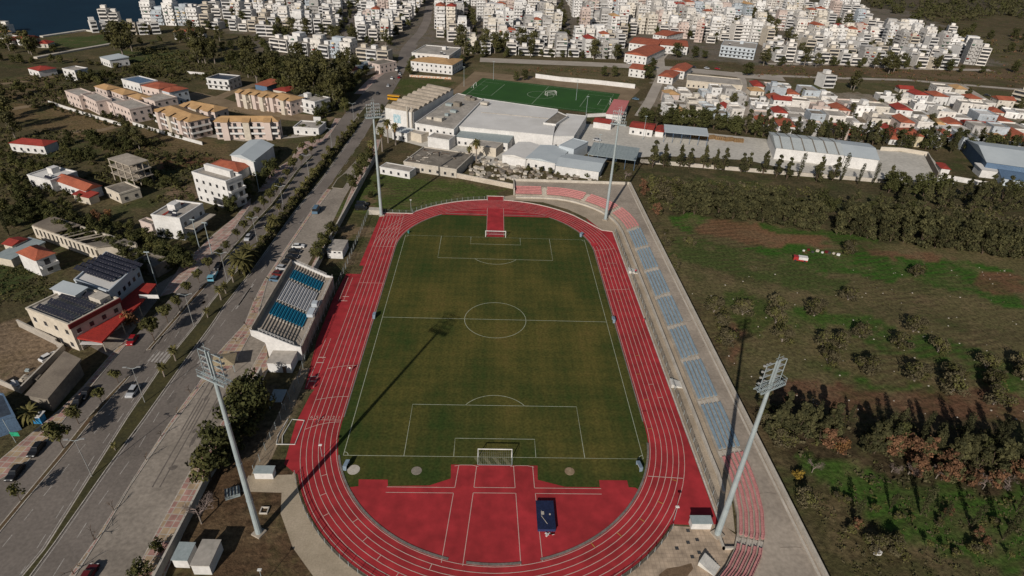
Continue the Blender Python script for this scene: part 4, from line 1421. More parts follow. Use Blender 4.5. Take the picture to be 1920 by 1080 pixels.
struct('damp_patch', B().sheet([(q.x, q.y) for q in gp([(1235, 1078), (1250, 1066), (1275, 1062), (1296, 1056), (1300, 1066), (1285, 1085), (1240, 1090)])], 0.026), mat('bare_soil_patch', (0.17, 0.11, 0.065), (0.13, 0.085, 0.05), 0.6))
for nm, pp, lab in (('training_hurdle', (650, 672), 0), ):
    pass

# ---------------------------------------------------------------- people
SKIN = mat('skin', (0.42, 0.24, 0.16), None, 1, fine=0)
HAIR = mat('dark_hair', (0.03, 0.022, 0.018), None, 1, fine=0)


def person(px, py, rz, shirt, trousers, label, stride=0.25, z=0.04):
    p = g(px, py)
    V = [((0, 0, 0.98), .13), ((0, 0, 1.2), .145), ((0, 0.01, 1.42), .15), ((0, 0.0, 1.53), .06), ((0, -0.01, 1.66), .10), ((0, -0.01, 1.73), .085),
         ((.10, 0, .92), .095), ((.11, -stride * .6, .50), .065), ((.11, -stride * .9 + .12 * stride, .08), .045), ((.11, -stride * .9 - .12, .04), .04),
         ((-.10, 0, .92), .095), ((-.11, stride * .5, .50), .065), ((-.11, stride * 1.1, .10), .045), ((-.11, stride * 1.1 - .12, .04), .04),
         ((.20, 0, 1.44), .06), ((.25, stride * .5, 1.18), .045), ((.24, stride * .2, .94), .033), ((.24, stride * .1, .86), .03),
         ((-.20, 0, 1.44), .06), ((-.25, -stride * .5, 1.18), .045), ((-.24, -stride * .9, .96), .033), ((-.24, -stride * 1.05, .89), .03)]
    E = [(0, 1), (1, 2), (2, 3), (3, 4), (4, 5), (0, 6), (6, 7), (7, 8), (8, 9), (0, 10), (10, 11), (11, 12), (12, 13), (2, 14), (14, 15), (15, 16), (16, 17), (2, 18), (18, 19), (19, 20), (20, 21)]
    me = bpy.data.meshes.new('person')
    me.from_pydata([v for v, _ in V], E, [])
    o = bpy.data.objects.new('person', me)
    COL.objects.link(o)
    md = o.modifiers.new('skin', 'SKIN')
    for i, (_, r) in enumerate(V):
        me.skin_vertices[0].data[i].radius = (r, r)
    me.skin_vertices[0].data[0].use_root = True
    o.modifiers.new('sub', 'SUBSURF').levels = 1
    dg = bpy.context.evaluated_depsgraph_get()
    m2 = bpy.data.meshes.new_from_object(o.evaluated_get(dg))
    o.modifiers.clear()
    o.data = m2
    for k in (SKIN, shirt, trousers):
        m2.materials.append(k)
    for f in m2.polygons:
        c = f.center
        f.material_index = 1 if 1.0 < c.z < 1.50 and abs(c.x) < 0.30 else (2 if 0.12 < c.z <= 1.0 and abs(c.x) < 0.2 else 0)
        f.use_smooth = True
    b = B()
    b.T = Matrix.Translation((0, 0.015, 1.74)) @ Matrix.Scale(0.105, 4)
    vs_, fs_ = [], []
    for i in range(5):
        for j in range(10):
            th, ph = i * 0.42, j * 0.628
            vs_.append((math.sin(th) * math.cos(ph), math.sin(th) * math.sin(ph) + 0.1, math.cos(th)))
    for i in range(4):
        for j in range(10):
            fs_.append((i * 10 + j, (i + 1) * 10 + j, (i + 1) * 10 + (j + 1) % 10, i * 10 + (j + 1) % 10))
    b.add(vs_, fs_)
    b.build('hair', HAIR, o)
    o.location = (p.x, p.y, z)
    o.rotation_euler = (0, 0, rz)
    tag(o, label, 'person', 'people on the track')


CLW, CLR, CLD = mat('pale_cloth', (0.6, 0.58, 0.55), None, 1), mat('red_shirt', (0.45, 0.03, 0.05), None, 1), mat('dark_cloth', (0.03, 0.03, 0.04), None, 1)
person(657, 697, R(170), CLW, CLD, 'person in a pale top walking on the inner lane of the left straight')
person(593, 794, R(10), CLR, CLD, 'person in a red top running near the lane numbers of the left straight', 0.5)
person(1206, 606, R(160), CLR, CLR, 'person in a red top beside the fence of the right straight', 0.2)
person(1191, 514, R(0), CLR, CLD, 'person in red and black on the landing of the far terrace stair', 0.15, 0.3)
# ---------------------------------------------------------------- trees
def leafmat(name, c, c2, rand=0.25):
    return mat(name, c, c2, 0.5, rough=0.85, fine=0.35, fsc=1.7, obj=True, rand=rand, spec=0.12)


LEAF_BROAD = leafmat('broad_leaf', (0.098, 0.090, 0.030), (0.058, 0.060, 0.020))
LEAF_DARK = leafmat('dark_leaf', (0.064, 0.064, 0.022), (0.040, 0.044, 0.015))
LEAF_LIGHT = leafmat('light_leaf', (0.092, 0.084, 0.030), (0.058, 0.056, 0.020))
LEAF_OLIVE = leafmat('olive_leaf', (0.100, 0.084, 0.046), (0.064, 0.056, 0.030))
LEAF_CON = leafmat('conifer_leaf', (0.080, 0.074, 0.032), (0.048, 0.048, 0.020))
LEAF_CYP = leafmat('cypress_leaf', (0.050, 0.048, 0.021), (0.032, 0.034, 0.015))
LEAF_AUT = leafmat('autumn_leaf', (0.195, 0.100, 0.038), (0.13, 0.066, 0.028))
LEAF_RUST = leafmat('rusty_leaf', (0.165, 0.085, 0.046), (0.10, 0.054, 0.030))
LEAF_PALM = leafmat('palm_leaf', (0.115, 0.100, 0.034), (0.070, 0.066, 0.024))
LEAF_SKIRT = leafmat('dry_palm_leaf', (0.22, 0.13, 0.05), (0.15, 0.085, 0.035))
TWIG = mat('pale_twig', (0.26, 0.20, 0.175), (0.17, 0.13, 0.11), 1.0, fine=0.2, obj=True)


def crown_mesh(b, clumps, per, leaf, seed, flat=0.55):
    """leaf sized faces scattered through lobes: (centre, radii)"""
    q = random.Random(seed)
    for (c, rr) in clumps:
        for _ in range(per):
            while True:
                d = Vector((q.gauss(0, 1), q.gauss(0, 1), q.gauss(0, 1)))
                if d.length > 0.1:
                    break
            d.normalize()
            r = q.uniform(0.55, 1.08)
            p = Vector((c[0] + d.x * rr[0] * r, c[1] + d.y * rr[1] * r, c[2] + d.z * rr[2] * r))
            nn = (d + Vector((q.gauss(0, flat), q.gauss(0, flat), q.gauss(0, flat) + 0.25))).normalized()
            a = nn.orthogonal().normalized()
            t = q.uniform(0, 6.28)
            a = a * math.cos(t) + nn.cross(a) * math.sin(t)
            e = nn.cross(a)
            s = leaf * q.uniform(0.6, 1.3)
            s2 = s * q.uniform(0.45, 0.9)
            b.add([p - a * s - e * s2 * 0.4, p + e * s2, p + a * s - e * s2 * 0.3, p - e * s2], [(0, 1, 2, 3)])


def lobes(q, n, h0, h1, rad, lob, conic=0.0):
    out = [((0, 0, (h0 + h1) / 2), (rad * 0.5 * (1 - conic * .7), rad * 0.5 * (1 - conic * .7), (h1 - h0) * (0.42 + .1 * conic)))]
    for i in range(n):
        f = (i + 0.5) / n
        z = h0 + (h1 - h0) * (0.12 + 0.80 * q.random())
        k = (z - h0) / (h1 - h0)
        rr = rad * (math.sin(math.pi * min(1, 0.18 + 0.72 * k)) if conic == 0 else (1 - conic * k))
        a = 2.4 * i + q.uniform(-0.5, 0.5)
        r = rr * q.uniform(0.35, 0.85)
        s = lob * q.uniform(0.7, 1.25) * (1 - 0.72 * conic * k)
        out.append(((r * math.cos(a), r * math.sin(a), z), (s, s, s * 0.8)))
    return out


def tree_maker(name, cat, h0, h1, rad, lob, n, per, leaf, mats_, seed, conic=0.0, tr=0.18, bark=None, forks=3):
    def make():
        q = random.Random(seed)
        t = thing(name, 'tree', cat)
        b = B()
        zt = h0 + (h1 - h0) * (0.7 if conic else 0.35)
        b.tube((0, 0, -0.1), (q.uniform(-.1, .1) * h0, 0, zt), tr, tr * 0.45, 6)
        for i in range(forks):
            a = 6.28 * i / forks + q.random()
            b.tube((0, 0, h0 * 0.75), (rad * 0.55 * math.cos(a), rad * 0.55 * math.sin(a), h0 + (h1 - h0) * 0.45), tr * 0.5, tr * 0.2, 5)
        b.build('trunk', bark or BARK, t)
        b = B()
        L = lobes(q, n, h0, h1, rad, lob, conic)
        ms = mats_ if isinstance(mats_, (list, tuple)) else [mats_]
        for i, l in enumerate(L):
            b.cur = i % len(ms)
            crown_mesh(b, [l], per if i else per * 2, leaf, seed * 91 + i)
        b.build('crown', ms, t)
        return t
    return make


P = {}
for i in range(3):
    P['broad%d' % i] = Pool(tree_maker('broadleaf_tree', 'tree', 1.6, 7.0, 3.2, 1.35, 11 + i, 70, 0.34, [LEAF_BROAD, LEAF_DARK], 10 + i))
    P['pine%d' % i] = Pool(tree_maker('conifer_tree', 'tree', 0.4, 10.5, 2.7, 1.2, 20, 58, 0.34, [LEAF_CON, LEAF_CON, LEAF_CYP], 30 + i, conic=0.9))
    P['olive%d' % i] = Pool(tree_maker('olive_tree', 'tree', 0.35, 4.0, 2.5, 1.1, 14, 95, 0.22, [LEAF_OLIVE, LEAF_OLIVE, LEAF_BROAD], 50 + i, tr=0.22, bark=BARKG))
    P['tall%d' % i] = Pool(tree_maker('tall_tree', 'tree', 3.5, 17, 5.0, 2.1, 14, 80, 0.55, [LEAF_LIGHT, LEAF_CON], 70 + i, tr=0.4, bark=BARKG))
    P['street%d' % i] = Pool(tree_maker('street_tree', 'tree', 1.7, 4.6, 1.55, 0.75, 8, 60, 0.24, [LEAF_BROAD, LEAF_LIGHT], 90 + i, tr=0.09))
    P['bush%d' % i] = Pool(tree_maker('bush', 'bush', 0.1, 2.4, 1.7, 0.85, 7, 60, 0.26, [LEAF_OLIVE, LEAF_BROAD], 110 + i, tr=0.06))
    P['hedge%d' % i] = Pool(tree_maker('conifer_tree', 'tree', 0.3, 10.5, 3.3, 1.5, 17, 75, 0.38, [LEAF_CON, LEAF_CON, LEAF_CYP], 170 + i, conic=0.45))
    P['dark%d' % i] = Pool(tree_maker('dense_tree', 'tree', 0.8, 8.0, 3.0, 1.3, 14, 85, 0.33, [LEAF_DARK], 130 + i))
P['autumn'] = Pool(tree_maker('autumn_tree', 'tree', 0.8, 6.0, 2.5, 1.1, 11, 60, 0.30, [LEAF_AUT, LEAF_RUST], 151))
P['rust'] = Pool(tree_maker('rusty_tree', 'tree', 0.5, 7.5, 2.8, 1.2, 14, 70, 0.32, [LEAF_RUST, LEAF_RUST, LEAF_CON], 152, conic=0.4))
P['small'] = Pool(tree_maker('sparse_tree', 'tree', 1.3, 3.4, 1.1, 0.5, 5, 30, 0.22, [LEAF_BROAD], 153, tr=0.06))
P['yellow'] = Pool(tree_maker('yellow_bush', 'bush', 0.1, 2.6, 1.2, 0.6, 6, 45, 0.2, [leafmat('yellow_leaf', (0.28, 0.19, 0.03), (0.2, 0.13, 0.03))], 154, tr=0.05))


def mk_cypress():
    t = thing('cypress_tree', 'tree', 'tree')
    B().tube((0, 0, -0.1), (0, 0, 3), 0.14, 0.08, 6).build('trunk', BARK, t)
    b = B()
    q = random.Random(5)
    for i in range(12):
        z = 0.9 + i * 0.82
        r = 0.95 * math.sin(math.pi * min(1.0, 0.22 + 0.75 * (1 - i / 12)))
        crown_mesh(b, [((q.uniform(-.1, .1), q.uniform(-.1, .1), z), (r, r, 0.8))], 55, 0.22, 500 + i)
    b.build('crown', LEAF_CYP, t)
    return t


P['cypress'] = Pool(mk_cypress)


def frond(b, base, a, L, rise, droop, wd, nseg=5):
    pts = []
    for i in range(nseg + 1):
        f = i / nseg
        r = L * f * (1 - 0.15 * f)
        z = rise * math.sin(f * 1.5) - droop * f * f
        pts.append(Vector((base[0] + r * math.cos(a), base[1] + r * math.sin(a), base[2] + z)))
    sd_ = Vector((-math.sin(a), math.cos(a), 0))
    for i in range(nseg):
        w0, w1 = wd * math.sin(math.pi * (0.15 + 0.8 * i / nseg)), wd * math.sin(math.pi * (0.15 + 0.8 * (i + 1) / nseg))
        dz = Vector((0, 0, -0.35))
        for s in (-1, 1):
            b.add([pts[i], pts[i + 1], pts[i + 1] + sd_ * s * w1 + dz * w1, pts[i] + sd_ * s * w0 + dz * w0], [(0, 1, 2, 3)])


def palm_maker(h, tr, n, L, wd, skirt, seed, rise=1.0):
    def make():
        q = random.Random(seed)
        t = thing('palm_tree', 'palm', 'palm')
        b = B()
        for i in range(5):
            b.tube((0, 0, h * i / 5 - 0.1), (0, 0, h * (i + 1) / 5), tr * (1.15 - 0.06 * i), tr * (1.02 - 0.06 * i), 7)
        b.build('trunk', BARKG, t)
        b = B()
        for i in range(n):
            f = i / n
            frond(b, (0, 0, h), 2.4 * i, L * q.uniform(0.8, 1.1), rise * (1.5 - 1.6 * f), L * (0.15 + 0.75 * f), wd)
        b.build('crown', LEAF_PALM, t)
        if skirt:
            b = B()
            for i in range(16):
                frond(b, (0, 0, h - 0.2), 2.4 * i + 1, skirt * 0.55, 0.0, skirt * q.uniform(1.2, 2.0), 0.30, 3)
            b.build('dry_skirt', LEAF_SKIRT, t)
        return t
    return make


P['palm0'] = Pool(palm_maker(3.6, 0.22, 26, 1.7, 0.32, 0.0, 1))
P['palm1'] = Pool(palm_maker(4.6, 0.24, 28, 1.9, 0.34, 0.8, 2))
P['palmbig'] = Pool(palm_maker(4.6, 0.55, 52, 4.6, 0.50, 0.0, 3, 1.8))
P['palmtall'] = Pool(palm_maker(8.5, 0.28, 34, 2.2, 0.42, 1.5, 4))


def bare_maker(h, spread, depth, seed, m_=None, nm='bare_tree'):
    def make():
        q = random.Random(seed)
        t = thing(nm, 'bare tree', 'tree')
        bt, bb = B(), B()

        def grow(p, d, L, r, k):
            e = p + d * L
            (bt if k == depth else bb).tube(p, e, r, r * 0.65, 5 if k > 1 else 3, cap=False)
            if k <= 0:
                return
            for i in range(3 if k > 1 else 4):
                nd = (d + Vector((q.gauss(0, spread), q.gauss(0, spread), q.gauss(0.1, spread * 0.5)))).normalized()
                grow(p + d * L * q.uniform(0.6, 1.0), nd, L * q.uniform(0.6, 0.85), r * 0.6, k - 1)
        grow(Vector((0, 0, 0)), Vector((0, 0, 1)), h * 0.36, h * 0.025, depth)
        bt.build('trunk', m_ or BARKG, t)
        bb.build('crown', m_ or TWIG, t)
        return t
    return make


P['bare0'] = Pool(bare_maker(2.6, 0.5, 2, 1, BARK))
P['bare1'] = Pool(bare_maker(3.0, 0.6, 2, 2, BARK))
P['barebig'] = Pool(bare_maker(8.5, 0.8, 5, 3))
P['barebush'] = Pool(bare_maker(5.0, 0.95, 5, 4))
TRND = random.Random(21)


def tree(k, px, py, label, group=None, sc=1.0, scz=None, world=None):
    kk = k
    if k in ('broad', 'pine', 'olive', 'tall', 'street', 'bush', 'dark', 'hedge'):
        kk = k + str(TRND.randrange(3))
    elif k == 'palm':
        kk = 'palm' + str(TRND.randrange(2))
    elif k == 'bare':
        kk = 'bare' + str(TRND.randrange(2))
    p = world if world is not None else g(px, py)
    return P[kk].put((p[0], p[1], -0.05), TRND.uniform(0, 6.28), label, group, sc * TRND.uniform(0.88, 1.12), scz)


def along(pl, n, jit=0.0):
    pts = gp(pl)
    seg = [(pts[i] - pts[i - 1]).length for i in range(1, len(pts))]
    tot, out = sum(seg), []
    for j in range(n):
        s = tot * ((j + 0.5) / n)
        for i, L in enumerate(seg):
            if s <= L or i == len(seg) - 1:
                p = pts[i].lerp(pts[i + 1], s / L)
                out.append((p.x + TRND.uniform(-jit, jit), p.y + TRND.uniform(-jit, jit)))
                break
            s -= L
    return out


NAMES = {'broad': 'rounded green tree', 'hedge': 'bushy brownish conifer', 'pine': 'brownish conifer', 'olive': 'grey-green olive tree', 'tall': 'tall loose crowned tree', 'street': 'small round street tree',
         'bush': 'low grey-green bush', 'dark': 'dense dark tree', 'cypress': 'slender dark cypress', 'autumn': 'orange autumn tree', 'rust': 'rusty brown tree', 'palm': 'small palm',
         'palmtall': 'tall palm with dry skirt', 'bare': 'small leafless tree', 'barebush': 'pale leafless bush', 'small': 'thin leafed tree', 'palmbig': 'large date palm', 'barebig': 'leafless tree', 'yellow': 'yellow bush'}


def row(kinds, pl, n, where, group, jit=0.6, sc=1.0, frm='from left', scz=None):
    kinds = kinds if isinstance(kinds, list) else [kinds]
    for i, p in enumerate(along(pl, n, jit)):
        k = kinds[TRND.randrange(len(kinds))]
        tree(k, 0, 0, f'{NAMES[k]}, {ordn(i + 1)} {frm} {where}', group, sc * TRND.uniform(0.85, 1.15), scz, world=p)


def spots(kind, pts, where, group, sc=1.0, frm='from left', first=1):
    pts = sorted(pts, key=lambda q: q[0]) if frm == 'from left' else sorted(pts, key=lambda q: -q[1])
    for i, q in enumerate(pts):
        s = q[2] if len(q) > 2 else 1.0
        tree(kind, q[0], q[1], f'{NAMES[kind]}, {ordn(i + first)} {frm} {where}', group, sc * s)


# boulevard
spots('palm', [(217, 845, .6), (309, 707), (330, 677), (390, 596), (415, 563), (424, 551), (438, 530), (493, 461), (505, 445), (525, 404), (548, 387), (559, 374), (569, 359), (577, 348), (586, 339), (598, 326),
               (608, 308), (617, 293), (635, 272), (643, 261), (654, 250), (661, 237), (672, 224)], 'along the grass median', 'palms on the boulevard median', .82, 'from the near end')
tree('palmbig', 456, 512, 'large date palm on the median beside the blue truck', 'palms on the boulevard median')
tree('palmbig', 469, 490, 'large date palm on the median just behind the one by the blue truck', 'palms on the boulevard median', .9)
tree('palmbig', 516, 428, 'large date palm on the median beside the black car further up', 'palms on the boulevard median', .85)
tree('palmbig', 590, 332, 'smaller date palm on the median opposite the grass island', 'palms on the boulevard median', .6)
spots('street', [(148, 795, 1.1), (119, 841, 1.35), (39, 940, .8), (156, 789, .9)][:1] + [(119, 841, 1.5)], 'on the soil strip below the sandy yard', 'street trees on the left soil strip', 1.0, 'from the top')
tree('small', 39, 940, 'thin leafed sapling on the soil strip at the left edge', 'street trees on the left soil strip', 1.2)
spots('street', [(192, 756, .95), (222, 718, .95), (290, 640, 1.75), (315, 605, 1.2), (337, 582, 1.0), (355, 554, 1.0), (374, 531, 1.1), (394, 510, 1.1), (414, 489, .9), (426, 473, 1.0), (446, 450, .9), (460, 437, 1.0),
                 (473, 422, 1.1), (485, 408, 1.0), (496, 394, 1.2), (508, 381, 1.2), (520, 367, 1.1), (530, 352, 1.0), (540, 338, 1.1), (552, 322, 1.4), (566, 308, 1.0), (575, 298, 1.0), (584, 290, 1.0)],
      'along the soil strip beyond the red car', 'street trees on the left soil strip', 1.0, 'from the near end')
spots('bare', [(139, 1077), (178, 1013), (214, 958), (275, 863), (303, 819), (332, 776), (357, 738), (396, 675), (443, 642), (464, 616), (478, 588), (476, 566)], 'along the paved separator', 'leafless trees on the separator', 1.35, 'from the near end')
# between pavement and stadium
for i, (px, py, s, k) in enumerate(((480, 790, 1.05, 'dark'), (452, 772, 1.0, 'broad'), (456, 822, 1.0, 'dark'), (420, 868, 1.0, 'dark'), (396, 900, .95, 'broad'), (440, 850, .8, 'dark'), (480, 748, .8, 'broad'))):
    tree(k, px, py, f'{NAMES[k]}, {ordn(i + 1)} of the clump left of the track behind the near left mast', 'trees beside the tiled pavement', s * 1.3)
tree('barebush', 378, 982, 'leafless purplish tree with spreading twigs beside the boundary wall', None, 1.5)
tree('broad', 272, 1085, 'round green tree on the tiled pavement at the bottom edge', None, .62)
tree('broad', 300, 1036, 'small green tree on the tiled pavement above the bottom edge', None, .5)
spots('broad', [(597, 490, .85), (608, 468, .8), (622, 446, .75)], 'in the car park above the grandstand', 'trees in the car park', 1.25, 'from the near end')
spots('broad', [(662, 358, .8), (672, 336, .75), (684, 318, .8), (695, 304, .7)], 'along the wall by the grass island', 'trees by the grass island', 1.35, 'from the near end')
spots('palmtall', [(697, 300, .8), (717, 284), (728, 268), (742, 272), (893, 306), (880, 306, .7)], 'near the far left mast and the ruined roof', 'tall palms by the works yard', 1.25)
# left side: gardens, orchard, verges
row('broad', [(60, 395), (180, 428), (260, 440)], 9, 'in the back row of the orchard', 'orchard trees', 1.5, .8)
row(['broad', 'dark'], [(70, 412), (200, 450), (300, 466)], 11, 'in the second row of the orchard', 'orchard trees', 1.5, .8)
row('broad', [(110, 438), (220, 470), (340, 486)], 11, 'in the third row of the orchard', 'orchard trees', 1.5, .8)
row(['broad', 'dark'], [(200, 478), (280, 492), (360, 504)], 9, 'in the front row of the orchard', 'orchard trees', 1.2, .75)
row('dark', [(300, 440), (340, 450), (380, 462)], 5, 'along the wall of the white shop building', 'trees by the white shop', .8, .5)
row(['dark', 'broad'], [(40, 350), (90, 385), (150, 400)], 6, 'in the garden below the long red roof', 'garden trees on the left', 2, .6)
row('broad', [(80, 348), (110, 372), (170, 380)], 5, 'beside the long red roof', 'garden trees on the left', 1.5, .5)
spots('autumn', [(190, 420, .8), (205, 410, .6), (180, 408, .6)], 'beside the orchard', 'orange trees by the orchard', 1)
tree('autumn', 246, 612, 'orange autumn tree in front of the red forecourt roof', None, .9)
tree('pine', 425, 392, 'dark pointed conifer between the two white shop buildings', None, .55)
tree('pine', 408, 398, 'dark conifer just left of the pointed one between the white shops', None, .45)
spots('dark', [(448, 380, .8), (436, 398, .75), (468, 372, .75), (490, 352, .8), (504, 336, .75), (515, 322, .7)], 'on the verge behind the left pavement', 'verge trees', 1.3)
row(['dark', 'broad'], [(210, 296), (300, 300), (345, 306)], 6, 'behind the bare concrete frame', 'trees round the concrete frame', 2, .6)
row('dark', [(240, 350), (300, 350), (335, 344)], 5, 'in front of the bare concrete frame', 'trees round the concrete frame', 1.5, .5)
spots('tall', [(5, 190, .9), (20, 245, .9), (30, 262, .7), (245, 272, .7), (262, 280, .6)], 'standing alone in the left fields', 'tall trees in the left fields', 1)
row(['dark', 'cypress'], [(-10, 470), (10, 440), (14, 410)], 4, 'at the left edge above the red roof', 'trees at the left edge', 1.5, 1.0)
row('broad', [(-10, 300), (60, 320), (120, 330)], 7, 'in the scrub left of the long red roof', 'scrub trees', 3, .7)
row(['dark', 'broad'], [(0, 345), (40, 370), (60, 400)], 6, 'in the hedge at the left edge', 'scrub trees', 3, .75)
row('bush', [(50, 205), (120, 196), (150, 186)], 7, 'along the field track', 'field bushes', 2, 1.0)
row(['broad', 'bush'], [(20, 180), (90, 172), (130, 168)], 7, 'in the hedge behind the field track', 'field bushes', 2, .9)
row(['dark'], [(100, 206), (150, 218), (220, 242)], 9, 'along the white garden wall', 'hedge bushes', 1, .35)
row(['broad'], [(250, 238), (300, 252), (350, 262)], 7, 'along the wall of the tan roofed flats', 'hedge bushes', 1, .35)
row('broad', [(140, 150), (190, 158), (215, 166)], 5, 'behind the pale pink terrace houses', 'trees behind the terrace houses', 2, .8)
row('broad', [(190, 222), (235, 228), (275, 222)], 5, 'between the pink terrace and tan roofed flats', 'trees behind the terrace houses', 1.5, .6)
row(['dark', 'broad', 'tall'], [(-10, 88), (50, 104), (110, 100)], 9, 'in the dark wood by the seafront houses', 'seafront wood', 5, .95)
row(['dark', 'broad'], [(-10, 112), (50, 122), (120, 118)], 8, 'in the front of the seafront wood', 'seafront wood', 4, .8)
spots('tall', [(232, 108, 1.5), (215, 92, 1.1), (248, 96, 1.2)], 'in the tall clump by the sea meadow', 'tall trees by the sea meadow', 1)
row(['broad', 'tall', 'bush'], [(262, 84), (330, 82), (420, 76)], 9, 'behind the meadow, below the seafront flats', 'trees below the seafront', 5, .8)
row(['tall', 'broad'], [(350, 120), (380, 118), (430, 120)], 6, 'in the tall clump beside the meadow', 'tall clump by the meadow', 4, 1.0)
row(['dark', 'tall'], [(345, 100), (400, 98), (470, 92)], 7, 'in the back row of the wood below the town', 'wood below the town', 5, 1.0)
for r_, (y0, dx, nn) in enumerate(((118, 0, 16), (130, -6, 16), (143, -4, 16), (156, 30, 14), (170, 70, 12), (184, 110, 9), (197, 120, 6))):
    row(['dark', 'broad', 'dark', 'tall'] if r_ < 4 else ['broad', 'tall'], [(440 + dx, y0), (560 + dx / 2, y0 + 8), (700 - r_ * 9, y0 + 14)], nn, f'in the {ordn(r_ + 1)} row of the wood left of the boulevard', 'wood left of the boulevard', 4, 1.15)
row(['broad', 'dark'], [(250, 140), (290, 146), (330, 140)], 5, 'on the scrub above the blue roofed house', 'scrub trees by the meadow', 4, .8)
row('bush', [(130, 116), (180, 120), (240, 130)], 7, 'in the scrub around the small white house', 'scrub trees by the meadow', 4, 1.2)
row('dark', [(592, 226), (606, 222), (620, 206)], 4, 'at the bend below the wood', 'trees at the bend', 2, .8)
row('street', [(548, 300), (575, 282), (606, 264)], 4, 'on the wide pink pavement', 'street trees on the pink pavement', .5, 1.0)
row('broad', [(700, 236), (708, 222), (722, 204)], 4, 'along the kerb by the works hall', 'trees by the works hall', 1, .6)
row('bare', [(735, 165), (744, 148), (752, 134)], 5, 'on the right kerb above the bus', 'leafless trees above the bus', .8, 1.3, 'from the near end')
# right: hedges, olives, wood
row('pine', [(1215, 312), (1330, 318), (1440, 328)], 10, 'in the loose row in front of the yard wall', 'conifers along the yard', 1.5, 1.1)
row(['pine', 'pine', 'cypress'], [(1440, 332), (1560, 340), (1680, 352)], 9, 'in the row below the white warehouse', 'conifers along the yard', 2, 1.15)
row(['pine', 'dark'], [(1660, 362), (1780, 372), (1930, 376)], 13, 'in the row below the empty walled plot', 'conifers along the yard', 2, 1.15)
row('pine', [(1690, 384), (1800, 392), (1940, 396)], 10, 'in the second row below the walled plot', 'conifers along the yard', 2.5, 1.1)
row('bush', [(1205, 345), (1300, 352), (1420, 366)], 14, 'in the scrub behind the terrace corner', 'scrub bushes by the terrace', 2.5, 1.6)
row(['bush', 'olive'], [(1215, 372), (1310, 376), (1420, 388)], 14, 'in the second scrub row behind the terrace corner', 'scrub bushes by the terrace', 2.5, 1.7)
row(['rust', 'bush'], [(1196, 352), (1212, 378), (1238, 412)], 5, 'along the outside of the terrace corner', 'scrub bushes by the terrace', 1, .9)
row(['pine', 'dark'], [(1420, 384), (1600, 404), (1720, 416)], 16, 'in the gap row behind the tall hedge', 'trees behind the tall hedge', 3, 1.0)
row('hedge', [(1262, 398), (1440, 416), (1540, 432)], 19, 'in the front of the left tall hedge', 'tall conifer hedge', 1, 1.0)
row('hedge', [(1560, 437), (1640, 448), (1700, 456)], 7, 'in the front middle of the tall hedge', 'tall conifer hedge', 1, 1.0)
row('hedge', [(1712, 458), (1800, 468), (1940, 490)], 13, 'in the front of the right tall hedge', 'tall conifer hedge', 1, 1.05)
row('hedge', [(1280, 388), (1440, 404), (1540, 418)], 15, 'in the back line of the left tall hedge', 'tall conifer hedge', 1.5, 1.05)
row('hedge', [(1570, 424), (1700, 440), (1930, 470)], 19, 'in the back line of the right tall hedge', 'tall conifer hedge', 1.5, 1.1)
OL = [(1338, 585), (1350, 612), (1362, 645), (1392, 590), (1455, 580), (1454, 606), (1466, 640), (1526, 592), (1542, 650), (1574, 652), (1552, 680), (1590, 562), (1588, 474), (1612, 632), (1627, 698), (1685, 652), (1716, 518),
      (1712, 622), (1714, 714), (1758, 660), (1784, 710), (1782, 736), (1848, 690), (1858, 724), (1862, 758), (1914, 690), (1916, 712)]
OLN = sorted(OL)
for i, (px, py) in enumerate(OLN):
    tree('olive', px, py, f'grey green olive tree, {ordn(i + 1)} from the left in the brown field', 'olive trees in the brown field', 1.25 if py > 560 else 1.2)
row(['olive', 'pine'], [(1425, 770), (1440, 800), (1470, 850)], 6, 'along the terrace wall in the lower wood', 'lower wood beside the terrace', 1.5, .95)
row(['pine', 'pine', 'bush'], [(1440, 790), (1500, 808), (1560, 822)], 6, 'in the back row of the lower wood', 'lower wood beside the terrace', 1.5, .95)
row(['pine', 'rust', 'pine'], [(1480, 810), (1540, 830), (1580, 850)], 5, 'in the middle of the lower wood', 'lower wood beside the terrace', 1.5, .95)
tree('barebush', 1522, 886, 'pale leafless bush with dense grey twigs in the lower wood', None, .95)
tree('yellow', 1494, 898, 'bright yellow bush beside the pale leafless bush', None, 1.0)
tree('autumn', 1570, 850, 'orange autumn tree between the green trees of the lower wood', None, .8)
tree('olive', 1508, 945, 'round olive tree just outside the terrace parapet, below the yellow bush', None, 1.0)
row(['cypress', 'pine', 'cypress'], [(1620, 818), (1690, 826), (1760, 842), (1840, 846), (1940, 866)], 11, 'in the dark back row of the right wood', 'right wood', 1.5, .85)
row(['rust', 'pine', 'rust', 'pine'], [(1640, 850), (1720, 860), (1820, 880), (1940, 900)], 16, 'in the rusty middle row of the right wood', 'right wood', 1.5, .9)
row(['rust', 'rust', 'barebush'], [(1660, 884), (1760, 894), (1940, 938)], 11, 'in the rusty front row of the right wood', 'right wood', 1.2, .85)
row(['pine', 'cypress', 'dark'], [(1610, 838), (1700, 844), (1800, 862), (1940, 884)], 14, 'in the dark second row of the right wood', 'right wood', 1.5, .85)
row(['cypress'], [(1500, 782), (1560, 786), (1610, 792)], 3, 'behind the near right mast', 'cypresses behind the lower wood', 1, .62)
row(['cypress'], [(1640, 806), (1740, 815), (1900, 838)], 4, 'behind the right wood', 'cypresses behind the lower wood', 1, .7)
spots('cypress', [(1600, 978, .7), (1668, 955, .5), (1726, 965, .75), (1766, 975, .55), (1820, 990, .7), (1880, 1012, .75), (1905, 960, .6)], 'in the rough grass at the lower right', 'cypresses in the rough grass', 1)
spots('rust', [(1606, 990, .45), (1775, 965, .4), (1830, 1005, .4), (1848, 1022, .35)], 'in the rough grass at the lower right', 'rusty bushes in the rough grass', 1)
